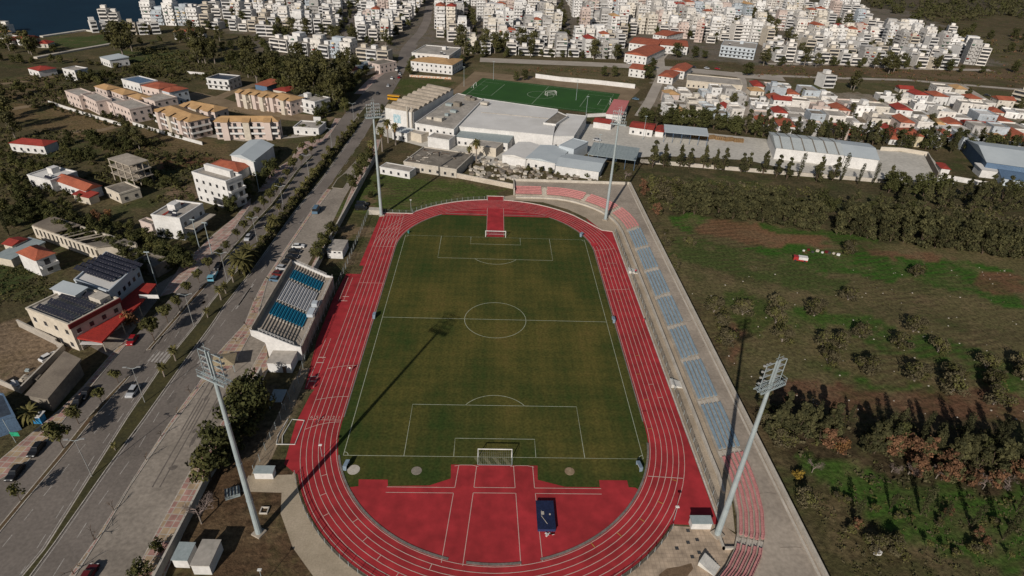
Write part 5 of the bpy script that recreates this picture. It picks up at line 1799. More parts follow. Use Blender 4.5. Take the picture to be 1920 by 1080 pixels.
row(['bush', 'small'], [(1560, 985), (1700, 1020), (1900, 1060)], 11, 'in the rough grass front row', 'low bushes in the rough grass', 2, .7)
row(['bush', 'small', 'bare'], [(1540, 930), (1660, 960), (1900, 985)], 12, 'in the rough grass back row', 'low bushes in the rough grass', 2, .6)
row(['olive', 'bush'], [(1640, 1030), (1670, 1035), (1700, 1045)], 3, 'beside the white scrap in the rough grass', 'low bushes in the rough grass', 1, .8)
row(['bush', 'olive'], [(1240, 430), (1255, 470), (1275, 520)], 4, 'just outside the terrace wall on the right field', 'bushes outside the terrace', 1, .7)
tree('bush', 1292, 458, 'single low bush in the green strip right of the terrace', None, 1.1)
# top and yards
row(['pine', 'dark'], [(1190, 232), (1300, 240), (1450, 262)], 17, 'in the dark row behind the yard sheds', 'trees behind the yard sheds', 2.5, 1.3)
row(['pine', 'dark'], [(1200, 222), (1310, 230), (1450, 250)], 12, 'in the back line behind the yard sheds', 'trees behind the yard sheds', 2.5, .9)
row(['pine', 'pine', 'cypress'], [(1440, 264), (1560, 268), (1690, 276)], 17, 'in the pointed row behind the white warehouse', 'trees behind the warehouse', 2, 1.2)
row(['pine', 'dark', 'cypress'], [(1695, 280), (1780, 286), (1940, 298)], 16, 'in the row behind the walled plot', 'trees behind the warehouse', 2.5, 1.3)
row(['pine', 'dark'], [(1460, 256), (1680, 268), (1930, 288)], 22, 'in the back line behind the warehouse', 'trees behind the warehouse', 2.5, 1.2)
row(['broad', 'bush'], [(965, 318), (1040, 328), (1130, 338)], 9, 'on the rubble bank behind the far terrace', 'bushes on the rubble bank', 1.5, .5)
tree('barebush', 1172, 336, 'pale leafless bush behind the corner of the far terrace', None, 1.0)
tree('dark', 1150, 322, 'dark bush beside the leafless one behind the far terrace', None, .6)
spots('dark', [(968, 152, .9), (984, 150, 1.0), (1132, 144, .9), (1152, 144, 1.0), (1214, 148, 1.3), (1222, 132, 1.3), (1268, 108, 1.5), (1302, 108, 1.4), (1320, 110, 1.0), (1158, 106, 1.4), (1400, 142, 1.6)],
      'beside the pale river road', 'round trees by the river road', 1.0)
row(['tall', 'dark'], [(860, 100), (890, 102), (930, 100)], 5, 'at the left end of the river road', 'trees at the river road end', 3, 1.0)
spots('broad', [(774, 128, 1.2), (782, 120, 1.0), (768, 140, .9), (842, 132, .8), (866, 124, 1.0), (838, 108, .8)], 'around the tan roofed school', 'trees round the school', 1.0)
spots('tall', [(1666, 138, 1.0), (1675, 136, .8), (1600, 170, .9), (1595, 168, .7), (1690, 122, .7)], 'by the lane right of the river road', 'tall trees by the right lane', 1.0)
spots('dark', [(1778, 134, 1.3), (1800, 136, .8), (1840, 138, .8), (1900, 136, 1.3), (1560, 124, 1.0), (1820, 62, 1.5), (1900, 70, 1.4)], 'on the dry bank by the lane', 'round trees on the dry bank', 1.0)

# more growth on the left and along the verges
row(['broad', 'bush', 'dark'], [(420, 300), (400, 330), (380, 300), (470, 330)], 5, 'on the scrub beside the white warehouse', 'scrub trees', 3, .6)
row('dark', [(140, 268), (210, 282), (290, 276)], 9, 'in the dark belt above the concrete frame', 'dark belt on the left', 3, .85)
row(['dark', 'broad'], [(120, 290), (190, 306), (240, 322)], 8, 'in the dark belt below the field house', 'dark belt on the left', 3, .7)
row(['dark', 'tall'], [(-10, 215), (20, 228), (40, 235)], 4, 'in the left edge clump by the brown field', 'dark belt on the left', 4, .8)
row('broad', [(250, 330), (300, 336), (352, 352)], 6, 'right of the concrete frame', 'dark belt on the left', 2, .6)
row(['dark', 'broad'], [(0, 390), (40, 410), (70, 424)], 5, 'above the ruin at the left edge', 'dark belt on the left', 2, .9)
row('dark', [(270, 520), (330, 500), (352, 488)], 5, 'beside the pavement right of the outbuilding', 'trees by the white shop', 1.5, .7)
row(['broad', 'dark'], [(360, 384), (372, 374), (424, 388)], 4, 'round the foot of the three storey white building', 'trees by the white shop', 1, .5)
row('broad', [(130, 158), (200, 152), (225, 148)], 5, 'behind the white solar house', 'trees behind the terrace houses', 2, .9)
row(['dark', 'broad'], [(270, 210), (288, 224), (296, 234)], 4, 'at the left end of the tan roofed flats', 'trees behind the terrace houses', 1, .55)
row('broad', [(410, 258), (460, 260), (520, 258)], 7, 'in front of the widest tan roofed flats', 'hedge bushes', 1, .3)
row(['dark', 'broad'], [(560, 250), (590, 250), (612, 238)], 5, 'round the bungalow', 'trees at the bend', 1, .6)
row(['tall', 'broad'], [(600, 200), (612, 190), (640, 186)], 5, 'by the villa at the bend', 'trees at the bend', 2, .8)
row(['broad', 'dark'], [(690, 380), (704, 350), (712, 330)], 3, 'along the wall by the practice lawn', 'trees by the grass island', .5, .4)
row('bush', [(455, 508), (505, 450), (560, 372), (620, 294), (668, 234)], 66, 'of the low planting under the far palms', 'low planting on the median', .5, 1.05, 'from the near end')


# ground cover nobody could count: scrub, weeds and rough grass
def scrub(name, label, areas, mats_, seed):
    b = B()
    q = random.Random(seed)
    for P_, n_, s0, s1 in areas:
        W = [(p_.x, p_.y) for p_ in gp(P_)]
        xs_, ys_ = [p_[0] for p_ in W], [p_[1] for p_ in W]
        X = np.array([q.uniform(min(xs_), max(xs_)) for _ in range(n_ * 4)])
        Y = np.array([q.uniform(min(ys_), max(ys_)) for _ in range(n_ * 4)])
        keep = inpoly(W, X, Y) & ((vnoise(X, Y, 14, 5) + vnoise(X, Y, 5, 9) * .6) > -0.12)
        for x, y in list(zip(X[keep], Y[keep]))[:n_]:
            s = q.uniform(s0, s1)
            b.cur = q.randrange(len(mats_))
            crown_mesh(b, [((float(x), float(y), s * .25), (s, s, s * .55))], 9, s * .38, int(x * 131 + y * 17) & 0xffff)
    o = b.build(name, mats_)
    tag(o, label, 'scrub', None, 'stuff')


scrub('left_scrub', 'scrub and weeds covering the fields left of the boulevard', [
    ([(-30, 150), (240, 130), (340, 150), (250, 200), (-30, 200)], 700, .9, 2.4), ([(240, 90), (480, 100), (440, 160), (250, 150)], 650, 1.0, 2.6), ([(-30, 240), (250, 250), (420, 300), (340, 380), (-30, 400)], 1200, .6, 1.9),
    ([(60, 400), (360, 470), (340, 520), (250, 480)], 350, .5, 1.2), ([(-30, 470), (60, 480), (120, 560), (-30, 600)], 300, .4, 1.0), ([(400, 290), (560, 250), (600, 262), (470, 350)], 200, .4, 1.0), ([(350, 180), (540, 235), (560, 260), (400, 250)], 150, .4, 1.0)], [LEAF_BROAD, LEAF_CON, LEAF_LIGHT], 61)
scrub('right_scrub', 'scrub and rough grass covering the fields and banks right of the stadium', [
    ([(1200, 335), (1440, 345), (1930, 400), (1930, 450), (1560, 420), (1260, 395)], 900, .6, 1.7), ([(1290, 460), (1930, 560), (1930, 760), (1440, 720), (1340, 600)], 320, .2, .55),
    ([(1430, 760), (1930, 800), (1930, 950), (1500, 900)], 260, .5, 1.2), ([(1490, 900), (1930, 940), (1930, 1090), (1600, 1090)], 420, .2, .7), ([(950, 322), (1180, 330), (1180, 340), (960, 336)], 80, .3, .8)], [LEAF_CON, LEAF_OLIVE, LEAF_BROAD], 62)
row(['dark', 'broad'], [(480, 80), (500, 96), (508, 108)], 5, 'at the left end of the long row of flats', 'trees by the long row of flats', 3, 1.0)
row(['dark', 'tall'], [(500, 68), (600, 76), (740, 88)], 16, 'behind the long row of flats', 'trees by the long row of flats', 3, .9)
row(['tall', 'dark'], [(850, 100), (900, 96), (1010, 98)], 9, 'in the big clump right of the school', 'big trees by the school', 4, 1.05)
row(['dark', 'broad', 'tall'], [(855, 110), (960, 106), (1160, 112)], 16, 'between the river road and the town', 'trees along the river road', 4, .85)
row(['dark', 'broad', 'tall'], [(1420, 122), (1560, 126), (1760, 132)], 15, 'between the dry bank and the town', 'trees along the dry bank', 4, .85)
row(['dark', 'pine', 'tall'], [(1770, 88), (1850, 96), (1930, 100)], 8, 'on the slope below the hill terraces', 'trees on the slope', 8, 1.1)
row(['dark', 'pine'], [(1700, 52), (1760, 66), (1930, 78)], 9, 'below the hill forest', 'trees on the slope', 8, 1.2)
scrub('bank_scrub', 'scrub along the dry river bank beyond the yard', [
    ([(880, 122), (1190, 134), (1190, 160), (1010, 145)], 200, .5, 1.4), ([(1400, 120), (1930, 135), (1930, 165), (1400, 145)], 350, .7, 2.0), ([(1780, 60), (1930, 70), (1930, 125), (1860, 125)], 200, 1.0, 2.6)], [LEAF_CON, LEAF_LIGHT, LEAF_RUST], 63)

# ---------------------------------------------------------------- wooded hill
def hillz(x, y):
    f = max(0.0, min(1.0, (y - 900) / 500.0)) * max(0.0, min(1.0, (x - 330) / 260.0))
    return 70 * f * f * (3 - 2 * f) * 0.8


b = B()
nx, ny = 30, 24
hv = []
for j in range(ny):
    for i in range(nx):
        x, y = 330 + i * 60, 880 + j * 60
        hv.append((x, y, hillz(x, y) + 0.03))
b.add(hv, [(j * nx + i, j * nx + i + 1, (j + 1) * nx + i + 1, (j + 1) * nx + i) for j in range(ny - 1) for i in range(nx - 1)])
struct('wooded_hill', b, mat('hill_soil', (0.055, 0.048, 0.024), (0.08, 0.06, 0.035), 0.02))
HILLP = [(q.x, q.y) for q in gp([(1622, 8), (1660, 22), (1720, 40), (1790, 46), (1850, 32), (1990, 40), (2050, 0), (1990, -30), (1600, -40)])]
b = B()
q = random.Random(77)
xs = [p[0] for p in HILLP]
ys = [p[1] for p in HILLP]
nt_ = 0
while nt_ < 900:
    x, y = q.uniform(min(xs), max(xs)), q.uniform(min(ys), max(ys))
    if inside(HILLP, x, y):
        nt_ += 1
        s = q.uniform(4, 8)
        b.cur = q.randrange(2)
        crown_mesh(b, [((x, y, hillz(x, y) + s * 0.9), (s, s, s))], 46, 1.5, 3000 + nt_)
o = b.build('hill_forest', [LEAF_CON, LEAF_DARK])
tag(o, 'dark pine forest covering the hill beyond the town at the top right', 'forest', None, 'stuff')
# ---------------------------------------------------------------- buildings placed one by one
SOLAR = mat('solar_glass', (0.018, 0.018, 0.026), (0.03, 0.03, 0.04), 0.8, rough=0.3, fine=0)
TANKM = mat('tank_metal', (0.62, 0.62, 0.60), None, 1, rough=0.4, fine=0)
BLUER = mat('pale_blue_roof', (0.47, 0.51, 0.52), (0.41, 0.45, 0.465), 0.1, rough=0.6, fine=0.06)
BLUED = mat('slate_blue_wall', (0.10, 0.16, 0.24), (0.085, 0.135, 0.21), 0.2, rough=0.7)
PINKR = mat('pink_sheet_roof', (0.50, 0.165, 0.155), (0.44, 0.14, 0.135), 0.1)
BROWNR = mat('brown_ribbed_roof', (0.235, 0.195, 0.15), (0.165, 0.135, 0.105), 0.2, fine=0.15)
FRAMEM = mat('window_frame', (0.62, 0.60, 0.56), None, 1, fine=0)
WMESH, LOCAL = {}, {}


def window(parent, p, rz, w_=1.2, h_=1.3, shut=False):
    k = (round(w_, 1), round(h_, 1), shut)
    if k not in WMESH:
        b = B()
        b.box(-w_ / 2, w_ / 2, -0.06, 0.02, 0, h_, 0)
        b.box(-w_ / 2 - 0.1, w_ / 2 + 0.1, -0.12, 0.02, -0.1, -0.003, 1)
        o = b.build('window', [SHUT if shut else GLASS, FRAMEM], parent)
        WMESH[k] = o.data
    else:
        o = bpy.data.objects.new('window', WMESH[k])
        COL.objects.link(o)
        o.parent = parent
    o.location = p
    o.rotation_euler = (0, 0, rz)


def rect(px, h, depth=None):
    """footprint from the eave corners seen in the photograph: near left, near right, then far right (or a depth)"""
    a, c = g(*px[0], h), g(*px[1], h)
    if len(px) == 4:
        return [(q.x, q.y) for q in (a, c, g(*px[2], h), g(*px[3], h))]
    u = (c - a).normalized()
    n_ = Vector((-u.y, u.x, 0))
    d = depth if depth else abs((g(*px[2], h) - c).dot(n_))
    return [(a.x, a.y), (c.x, c.y), (c.x + n_.x * d, c.y + n_.y * d), (a.x + n_.x * d, a.y + n_.y * d)]


def block(name, label, cat, px, h, floors, wm, roof='flat', rm=None, rh=1.8, win=(0, 1, 3), bal=(), depth=None, group=None, par=0.5, extra=0, shut=False, wsp=3.4, balm=None, foot=None, over=0.45):
    F = foot or rect(px, h, depth)
    cx, cy = sum(p[0] for p in F) / 4, sum(p[1] for p in F) / 4
    rz = math.atan2(F[1][1] - F[0][1], F[1][0] - F[0][0])
    t = thing(name, label, cat, (cx, cy, 0), rz, group)
    c_, s_ = math.cos(-rz), math.sin(-rz)
    L = [((x - cx) * c_ - (y - cy) * s_, (x - cx) * s_ + (y - cy) * c_) for x, y in F]
    rm = rm or ROOFG
    b = B()
    b.prism(L, -0.3, h)
    b.build('wall', wm, t)
    b = B()
    if roof == 'flat':
        o_ = 0.12
        n_ = len(L)
        ring = []
        for i in range(n_):
            a, q, c = Vector(L[i - 1]), Vector(L[i]), Vector(L[(i + 1) % n_])
            d1, d2 = (q - a).normalized(), (c - q).normalized()
            ring.append((q, (d1 - d2) if (d1 - d2).length > .1 else Vector((d1.y, -d1.x))))
        outr = [tuple(q + d * o_) for q, d in ring]
        inr = [tuple(q - d * 0.35) for q, d in ring]
        b.prism(outr, h + 0.02, h + 0.22, 1, 0)
        for i in range(n_):
            j = (i + 1) % n_
            q = [outr[i], outr[j], inr[j], inr[i]]
            b.cur = 1
            b.prism([(p[0], p[1]) for p in q], h + 0.2, h + 0.2 + par)
        b.build('roof', [rm, wm], t)
    else:
        o_ = over
        E = []
        for i in range(4):
            q = Vector(L[i])
            d = q.normalized()
            E.append((L[i][0] + (o_ if L[i][0] > 0 else -o_), L[i][1] + (o_ if L[i][1] > 0 else -o_)))
        lx = math.dist(E[0], E[1])
        ly = math.dist(E[1], E[2])
        m = lambda i, j, f=0.5: (E[i][0] * (1 - f) + E[j][0] * f, E[i][1] * (1 - f) + E[j][1] * f)
        z0, z1 = h + 0.02, h + rh
        e = [(*p, z0) for p in E]
        if roof == 'gabley':             # ridge runs back from the front
            r0, r1 = (*m(0, 1), z1), (*m(3, 2), z1)
            b.add(e + [r0, r1], [(0, 4, 5, 3), (4, 1, 2, 5), (0, 1, 4), (2, 3, 5), (3, 2, 1, 0)])
        elif roof == 'gable':            # ridge parallel to the front
            r0, r1 = (*m(0, 3), z1), (*m(1, 2), z1)
            b.add(e + [r0, r1], [(0, 1, 5, 4), (4, 5, 2, 3), (0, 4, 3), (1, 2, 5), (3, 2, 1, 0)])
        elif roof == 'shed':
            e2 = [e[0], e[1], (*E[2], z1), (*E[3], z1)]
            b.add([(p[0], p[1], p[2]) for p in e2] + e, [(0, 1, 2, 3), (4 + 3, 4 + 2, 4 + 1, 4 + 0), (1, 6, 2), (0, 3, 7), (2, 6, 7, 3)])
        else:                            # hip
            if lx >= ly:
                k = min(0.5, ly / 2 / lx)
                a0, a1 = m(0, 3), m(1, 2)
                r0 = (a0[0] * (1 - k) + a1[0] * k, a0[1] * (1 - k) + a1[1] * k, z1)
                r1 = (a0[0] * k + a1[0] * (1 - k), a0[1] * k + a1[1] * (1 - k), z1)
                b.add(e + [r0, r1], [(0, 1, 5, 4), (4, 5, 2, 3), (0, 4, 3), (1, 2, 5), (3, 2, 1, 0)])
            else:
                k = min(0.5, lx / 2 / ly)
                a0, a1 = m(0, 1), m(3, 2)
                r0 = (a0[0] * (1 - k) + a1[0] * k, a0[1] * (1 - k) + a1[1] * k, z1)
                r1 = (a0[0] * k + a1[0] * (1 - k), a0[1] * k + a1[1] * (1 - k), z1)
                b.add(e + [r0, r1], [(0, 4, 5, 3), (4, 1, 2, 5), (0, 1, 4), (2, 3, 5), (3, 2, 1, 0)])
        b.build('roof', rm, t)
    fh = h / max(1, floors)
    q = random.Random(len(label) * 7 + int(abs(cx)))
    for e_ in range(4):
        a, c = Vector(L[e_]), Vector(L[(e_ + 1) % 4])
        ln = (c - a).length
        d = (c - a) / max(ln, 0.01)
        nr = Vector((d.y, -d.x))
        ang = math.atan2(d.y, d.x)
        if e_ in bal:
            for f in range(1 if floors > 1 else 0, floors):
                b = B()
                z = f * fh
                w2 = ln / 2 - 0.3
                b.box(-w2, w2, -1.35, -0.01, z - 0.12, z + 0.04)
                b.box(-w2, w2, -1.45, -1.352, z - 0.12, z + 0.85)
                for s in (-1, 1):
                    b.box(s * w2 - 0.05, s * w2 + 0.05, -1.35, -0.01, z + 0.042, z + 0.85)
                o = b.build('balcony', balm or wm, t, loc=((a.x + c.x) / 2, (a.y + c.y) / 2, 0))
                o.rotation_euler = (0, 0, ang)
        if e_ in win and floors:
            nw = max(1, int(ln / wsp))
            for f in range(floors):
                for i in range(nw):
                    p = a + d * (ln * (i + 0.5) / nw) + nr * 0.02
                    door = e_ in bal and f > 0
                    window(t, (p.x, p.y, f * fh + (0.15 if door else 0.9)), ang, 1.6 if e_ in bal else 1.1, 2.1 if door else min(1.3, fh * 0.45), shut and i % 2 == 0)
    if extra:
        lx, ly = abs(L[1][0] - L[0][0]), abs(L[3][1] - L[0][1])
        z = h + 0.24
        b = B()
        x0, y0 = q.uniform(-.2, .2) * lx, q.uniform(0, .2) * ly
        b.box(x0 - 1.5, x0 + 1.5, y0 - 1.6, y0 + 1.6, z, z + 2.3)
        b.build('stairwell', wm, t)
        for i in range(extra):
            b = B()
            x0, y0 = q.uniform(-.38, .38) * lx, q.uniform(-.4, -.15) * ly
            b.box(x0 - 0.9, x0 + 0.9, y0 - 0.1, y0, z, z + 0.7, 0)
            b.poly([(x0 - .9, y0 - 1.1, z + .1), (x0 + .9, y0 - 1.1, z + .1), (x0 + .9, y0 - .1, z + .9), (x0 - .9, y0 - .1, z + .9)], 1)
            b.tube((x0 - .7, y0, z + 1.0), (x0 + .7, y0, z + 1.0), 0.28, n=7, m=0)
            b.build('water_heater', [TANKM, SOLAR], t)
    LOCAL[t.name] = [v for p in L for v in p]
    return t


def onroof(t, name, m_, h, x0, x1, y0, y1, z1, tilt=0.0):
    b = B()
    b.add([(x0, y0, h), (x1, y0, h), (x1, y1, h + tilt), (x0, y1, h + tilt), (x0, y0, h + z1), (x1, y0, h + z1), (x1, y1, h + tilt + z1), (x0, y1, h + tilt + z1)],
          [(3, 2, 1, 0), (4, 5, 6, 7), (0, 1, 5, 4), (1, 2, 6, 5), (2, 3, 7, 6), (3, 0, 4, 7)])
    return b.build(name, m_, t)


def ext(t):
    L = LOCAL[t.name]
    return min(L[0::2]), max(L[0::2]), min(L[1::2]), max(L[1::2])


def solar(t, h, rows, f0=0.08, f1=0.92, g0=0.1, g1=0.9):
    x0, x1, y0, y1 = ext(t)
    for i in range(rows):
        ya = y0 + (y1 - y0) * (g0 + (g1 - g0) * i / rows)
        n_ = max(3, int((x1 - x0) * (f1 - f0) / 1.15))
        b = B()
        for k in range(n_):
            xa = x0 + (x1 - x0) * (f0 + (f1 - f0) * k / n_)
            b.add([(xa, ya, h + 0.35), (xa + 1.05, ya, h + 0.35), (xa + 1.05, ya + 1.5, h + 1.0), (xa, ya + 1.5, h + 1.0)], [(0, 1, 2, 3)])
        b.build('solar_row', SOLAR, t)


# --- left of the boulevard
t = block('shop_building', 'cream two storey building with dark solar panels and red fascia above the red forecourt roof', 'shop', [(50, 581), (130, 612), (197, 553)], 8, 2, CREAM, 'flat', ROOFG, win=(0, 1))
solar(t, 8.2, 4, .12, .95, .08, .95)
x0, x1, y0, y1 = ext(t)
onroof(t, 'red_fascia', mat('dark_red_fascia', (0.20, 0.028, 0.026), None, 1), 7.3, x1 + 0.02, x1 + 0.4, y0 - 0.3, y1 + 0.3, 1.3)
onroof(t, 'skylight_frame', CONCL, 8.25, x1 - 6, x1 - 1.5, y1 - 4, y1 - 1, 1.5)
t = block('shop_building', 'white building with rows of solar panels on its roof behind the red fascia building', 'shop', [(140, 527), (204, 550), (260, 498), (200, 475)], 8, 2, BLUEW, 'flat', ROOFW, win=(1,), wsp=2.6)
solar(t, 8.2, 6, .05, .82, .25, .98)
block('roof_hut', 'pale blue roofed hut between the two solar panel buildings', 'hut', [(97, 541), (140, 553), (160, 541)], 9.8, 1, WHITE, 'shed', BLUER, 0.4, win=())
F4 = [(q.x, q.y) for q in gp([(144, 633), (191, 641), (228, 602), (262, 570), (293, 532), (268, 530), (205, 582)], 4.2)]
t = thing('forecourt_canopy', 'bright red forecourt canopy along the pavement below the solar panel buildings', 'canopy', (F4[0][0], F4[0][1], 0))
LF = [(x - F4[0][0], y - F4[0][1]) for x, y in F4]
B().prism(LF, 3.7, 4.2).build('canopy_roof', mat('red_canopy', (0.36, 0.032, 0.022), (0.26, 0.024, 0.018), 0.25), t)
for (x, y) in (LF[0], LF[1], LF[2], LF[3], LF[4]):
    B().tube((x * .96 + .2, y * .96 + .2, 0), (x * .96 + .2, y * .96 + .2, 3.7), .15, n=6).build('column', CONC, t)
onroof(t, 'sign_panel', WHITE, 4.2, LF[3][0] - 1.5, LF[3][0] + 4.0, LF[3][1] + 3, LF[3][1] + 3.15, 1.2)
onroof(t, 'white_awning', WHITE, 2.9, LF[0][0] + 1, LF[1][0] - .5, LF[0][1] - 1.2, LF[0][1] - .1, .15)
block('long_shed', 'long grey shed with ribbed roof between the sandy yard and the boulevard', 'shed', [(52, 739), (88, 746), (148, 678), (122, 664)], 4.2, 1, CONCD, 'shed', BROWNR, 0.6, win=())
block('dark_unit', 'dark blue roofed unit at the left edge below the long grey shed', 'shed', [(-30, 800), (28, 781), (8, 742), (-30, 735)], 4, 1, BLUED, 'flat', mat('shaded_navy_roof', (0.03, 0.042, 0.062), (0.045, 0.06, 0.08), 0.4), win=())  # shade lying on this roof is painted into its darker navy
wall('yard_wall', gp([(37, 612), (110, 648)]), 0.35, 2.2, 'cream wall along the upper side of the sandy yard', 'wall')
wall('yard_wall', gp([(108, 650), (122, 655), (40, 738), (0, 720)]), 0.35, 1.6, 'low wall round the lower side of the sandy yard', 'wall')
p = g(75, 790)
t = thing('kiosk', 'small bright blue kiosk under the palm at the left edge', 'kiosk', (p.x, p.y, 0))
B().box(-1, 1, -.8, .8, 0, 2.1).build('kiosk_body', mat('bright_blue', (0.03, 0.22, 0.45), None, 1), t)
B().box(-1.3, 1.3, -1.1, 1.1, 2.1, 2.25).build('kiosk_roof', WHITE, t)
tree('palmbig', 62, 790, 'date palm leaning over the blue kiosk at the left edge', None, .7)
p = g(30, 830)
t = thing('green_flag', 'green flag on a slanting pole at the left edge', 'flag', (p.x, p.y, 0))
B().tube((0, 0, 0), (-1.2, 1, 6), .06, n=5).build('flag_pole', STEEL, t)
B().box(-.2, 1.6, -.02, .02, 2.0, 3.2).build('flag_cloth', mat('green_cloth', (0.02, 0.3, 0.16), None, 1), t)
t = block('white_shop', 'three storey white building with roof terrace beside the boulevard pavement', 'shop', [(361, 327), (424, 345), (440, 329)], 11, 3, WHITE, 'flat', ROOFG, win=(0, 1), par=1.0, bal=(1,))
x0, x1, y0, y1 = ext(t)
onroof(t, 'penthouse', WHITE, 11.2, x0 + 1, x1 - 3, y0 + 5, y1 - 1, 2.6)
onroof(t, 'glass_front', GLASS, 1.0, x1 - 9, x1 - 1, y0 - .08, y0 - .02, 2.6)
t = block('white_shop', 'low white shop with grey flat roof and wide canopy on the boulevard pavement', 'shop', [(284, 405), (337, 412), (402, 387)], 8, 2, WHITE, 'flat', ROOFG, win=(1,), extra=2)
x0, x1, y0, y1 = ext(t)
onroof(t, 'shop_canopy', CONC, 4.2, x1 + .02, x1 + 4, y0 + 1, y1 + .5, .35)
onroof(t, 'red_roof_strip', TILER, 8.25, x0 + 3.2, x0 + 4.2, y0 + 1, y1 - 1, .12)
block('orange_roof_house', 'low house with orange hip roof and pale skylight behind the three storey white building', 'house', [(386, 312), (446, 322), (463, 306)], 4, 1, WHITE, 'hip', TILE, 2, win=(0,))
block('warehouse', 'white warehouse with pale grey gable roof beside the wide pink pavement', 'warehouse', [(433, 291), (475, 302), (512, 272), (468, 263)], 7, 1, WHITE, 'gabley', BLUER, 1.6, win=())
F = rect([(201, 297), (241, 311), (281, 301)], 9.5)
cx, cy = sum(p[0] for p in F) / 4, sum(p[1] for p in F) / 4
t = thing('unfinished_building', 'unfinished bare concrete building frame standing among the trees', 'unfinished building', (cx, cy, 0))
LF = [(p[0] - cx, p[1] - cy) for p in F]
sl1 = None
for z in (3.0, 6.2, 9.2):
    k = 1.0 if z > 9 else 1.06
    B().prism([(x * k, y * k) for x, y in LF], z, z + 0.3).build('floor_slab', CONC, t)
for i in range(4):
    for f in (0.02, .35, .67):
        x, y = [LF[i][j] * (1 - f) + LF[(i + 1) % 4][j] * f for j in (0, 1)]
        b = B()
        for z0, z1 in ((0, 3), (3.3, 6.2), (6.5, 9.2)):
            b.box(x * .96 - .18, x * .96 + .18, y * .96 - .18, y * .96 + .18, z0, z1)
        b.build('column', CONC, t)
B().box(-2, 2, -.5, 3, 0, 9.2).build('stair_core', CONCD, t)
block('red_roof_house', 'long low house with orange red ridged roof among the gardens', 'house', [(104, 338), (160, 358), (194, 350)], 4, 1, WHITE, 'gable', TILE, 1.8, win=(0,))
block('white_flat_house', 'white flat roofed house joined to the left end of the long red roof', 'house', [(52, 330), (95, 341), (128, 320)], 4.5, 1, WHITE, 'flat', ROOFW, win=(0,), extra=2)
block('brown_flat_house', 'brown flat roofed house at the right end of the long red roof', 'house', [(198, 354), (224, 366), (266, 356)], 3.6, 1, CREAM, 'flat', CONCD, win=(0, 1))
block('red_roof_annex', 'small annex with red roof in front of the long red roof', 'house', [(137, 364), (166, 371), (174, 362)], 3, 1, CREAM, 'shed', TILER, .7, win=())
block('white_gable_house', 'white house with orange roof beside the ruined long building', 'house', [(33, 473), (67, 488), (101, 474)], 6, 2, WHITE, 'hip', TILE, 1.8, win=(1,), bal=(1,))
block('red_flat_shed', 'red roofed shed at the left edge above the white house', 'shed', [(6, 457), (22, 461), (56, 450)], 4, 1, CREAM, 'gable', TILER, .9, win=())
block('tin_shed', 'grey tin roofed shed at the left edge next to the white house', 'shed', [(-10, 480), (20, 486), (82, 456), (55, 448)], 3, 1, CREAM, 'shed', TIN, .5, win=())
block('field_house', 'pale roofed house with red tiles alone in the field at the left', 'house', [(17, 268), (82, 274), (93, 263)], 4, 1, WHITE, 'hip', TILER, 1.5, win=(0,))
# ruined long building
A0, A1, A2, A3 = g(70, 445), g(190, 488), g(262, 478), g(107, 428)
t = thing('ruined_building', 'long roofless ruined stone building with empty window openings', 'ruin', (A0.x, A0.y, 0))
o_ = A0
b = B()
n_ = 15
for i in range(n_):
    p0, p1 = A0.lerp(A1, i / n_) - o_, A0.lerp(A1, (i + .55) / n_) - o_
    b.ribbon([p0, p1], .5, 0, h=4.6)
b.ribbon([A0 - o_, A1 - o_], .46, 0, h=1.2)
b.ribbon([A0 - o_, A1 - o_], .44, 3.8, h=.7)
b.build('front_wall', CREAM, t)
B().ribbon([A1 - o_, A2 - o_, A3 - o_, A0 - o_], .5, 0, h=4.4).build('rear_wall', CREAM, t)
for f in (.35, .55, .78):
    B().ribbon([A0.lerp(A1, f) - o_, A3.lerp(A2, f) - o_], .4, 0, h=3.2).build('cross_wall', CONCD, t)
B().prism([((p - o_).x, (p - o_).y) for p in (A0, A0.lerp(A1, .36), A3.lerp(A2, .36), A3)], 4.62, 4.9).build('roof_remnant', BROWNR, t)
B().prism([((p - o_).x, (p - o_).y) for p in (A0.lerp(A1, .84), A1, A2, A3.lerp(A2, .84))], 4.62, 4.9).build('roof_remnant', CONCD, t)
for f in (.45, .52, .62, .68):
    B().ribbon([A0.lerp(A1, f) - o_, A3.lerp(A2, f) - o_], .25, 4.2, h=.3).build('roof_beam', CONC, t)
block('stone_outbuilding', 'grey stone outbuilding between the ruin and the white solar panel building', 'outbuilding', [(252, 492), (290, 503), (320, 488)], 3.5, 1, CONCD, 'flat', CONCD, win=())
block('pink_hut', 'small pink hut beside the low white shop', 'hut', [(262, 416), (285, 424), (292, 416)], 3.5, 1, PINKW, 'flat', CONCD, win=(0,))
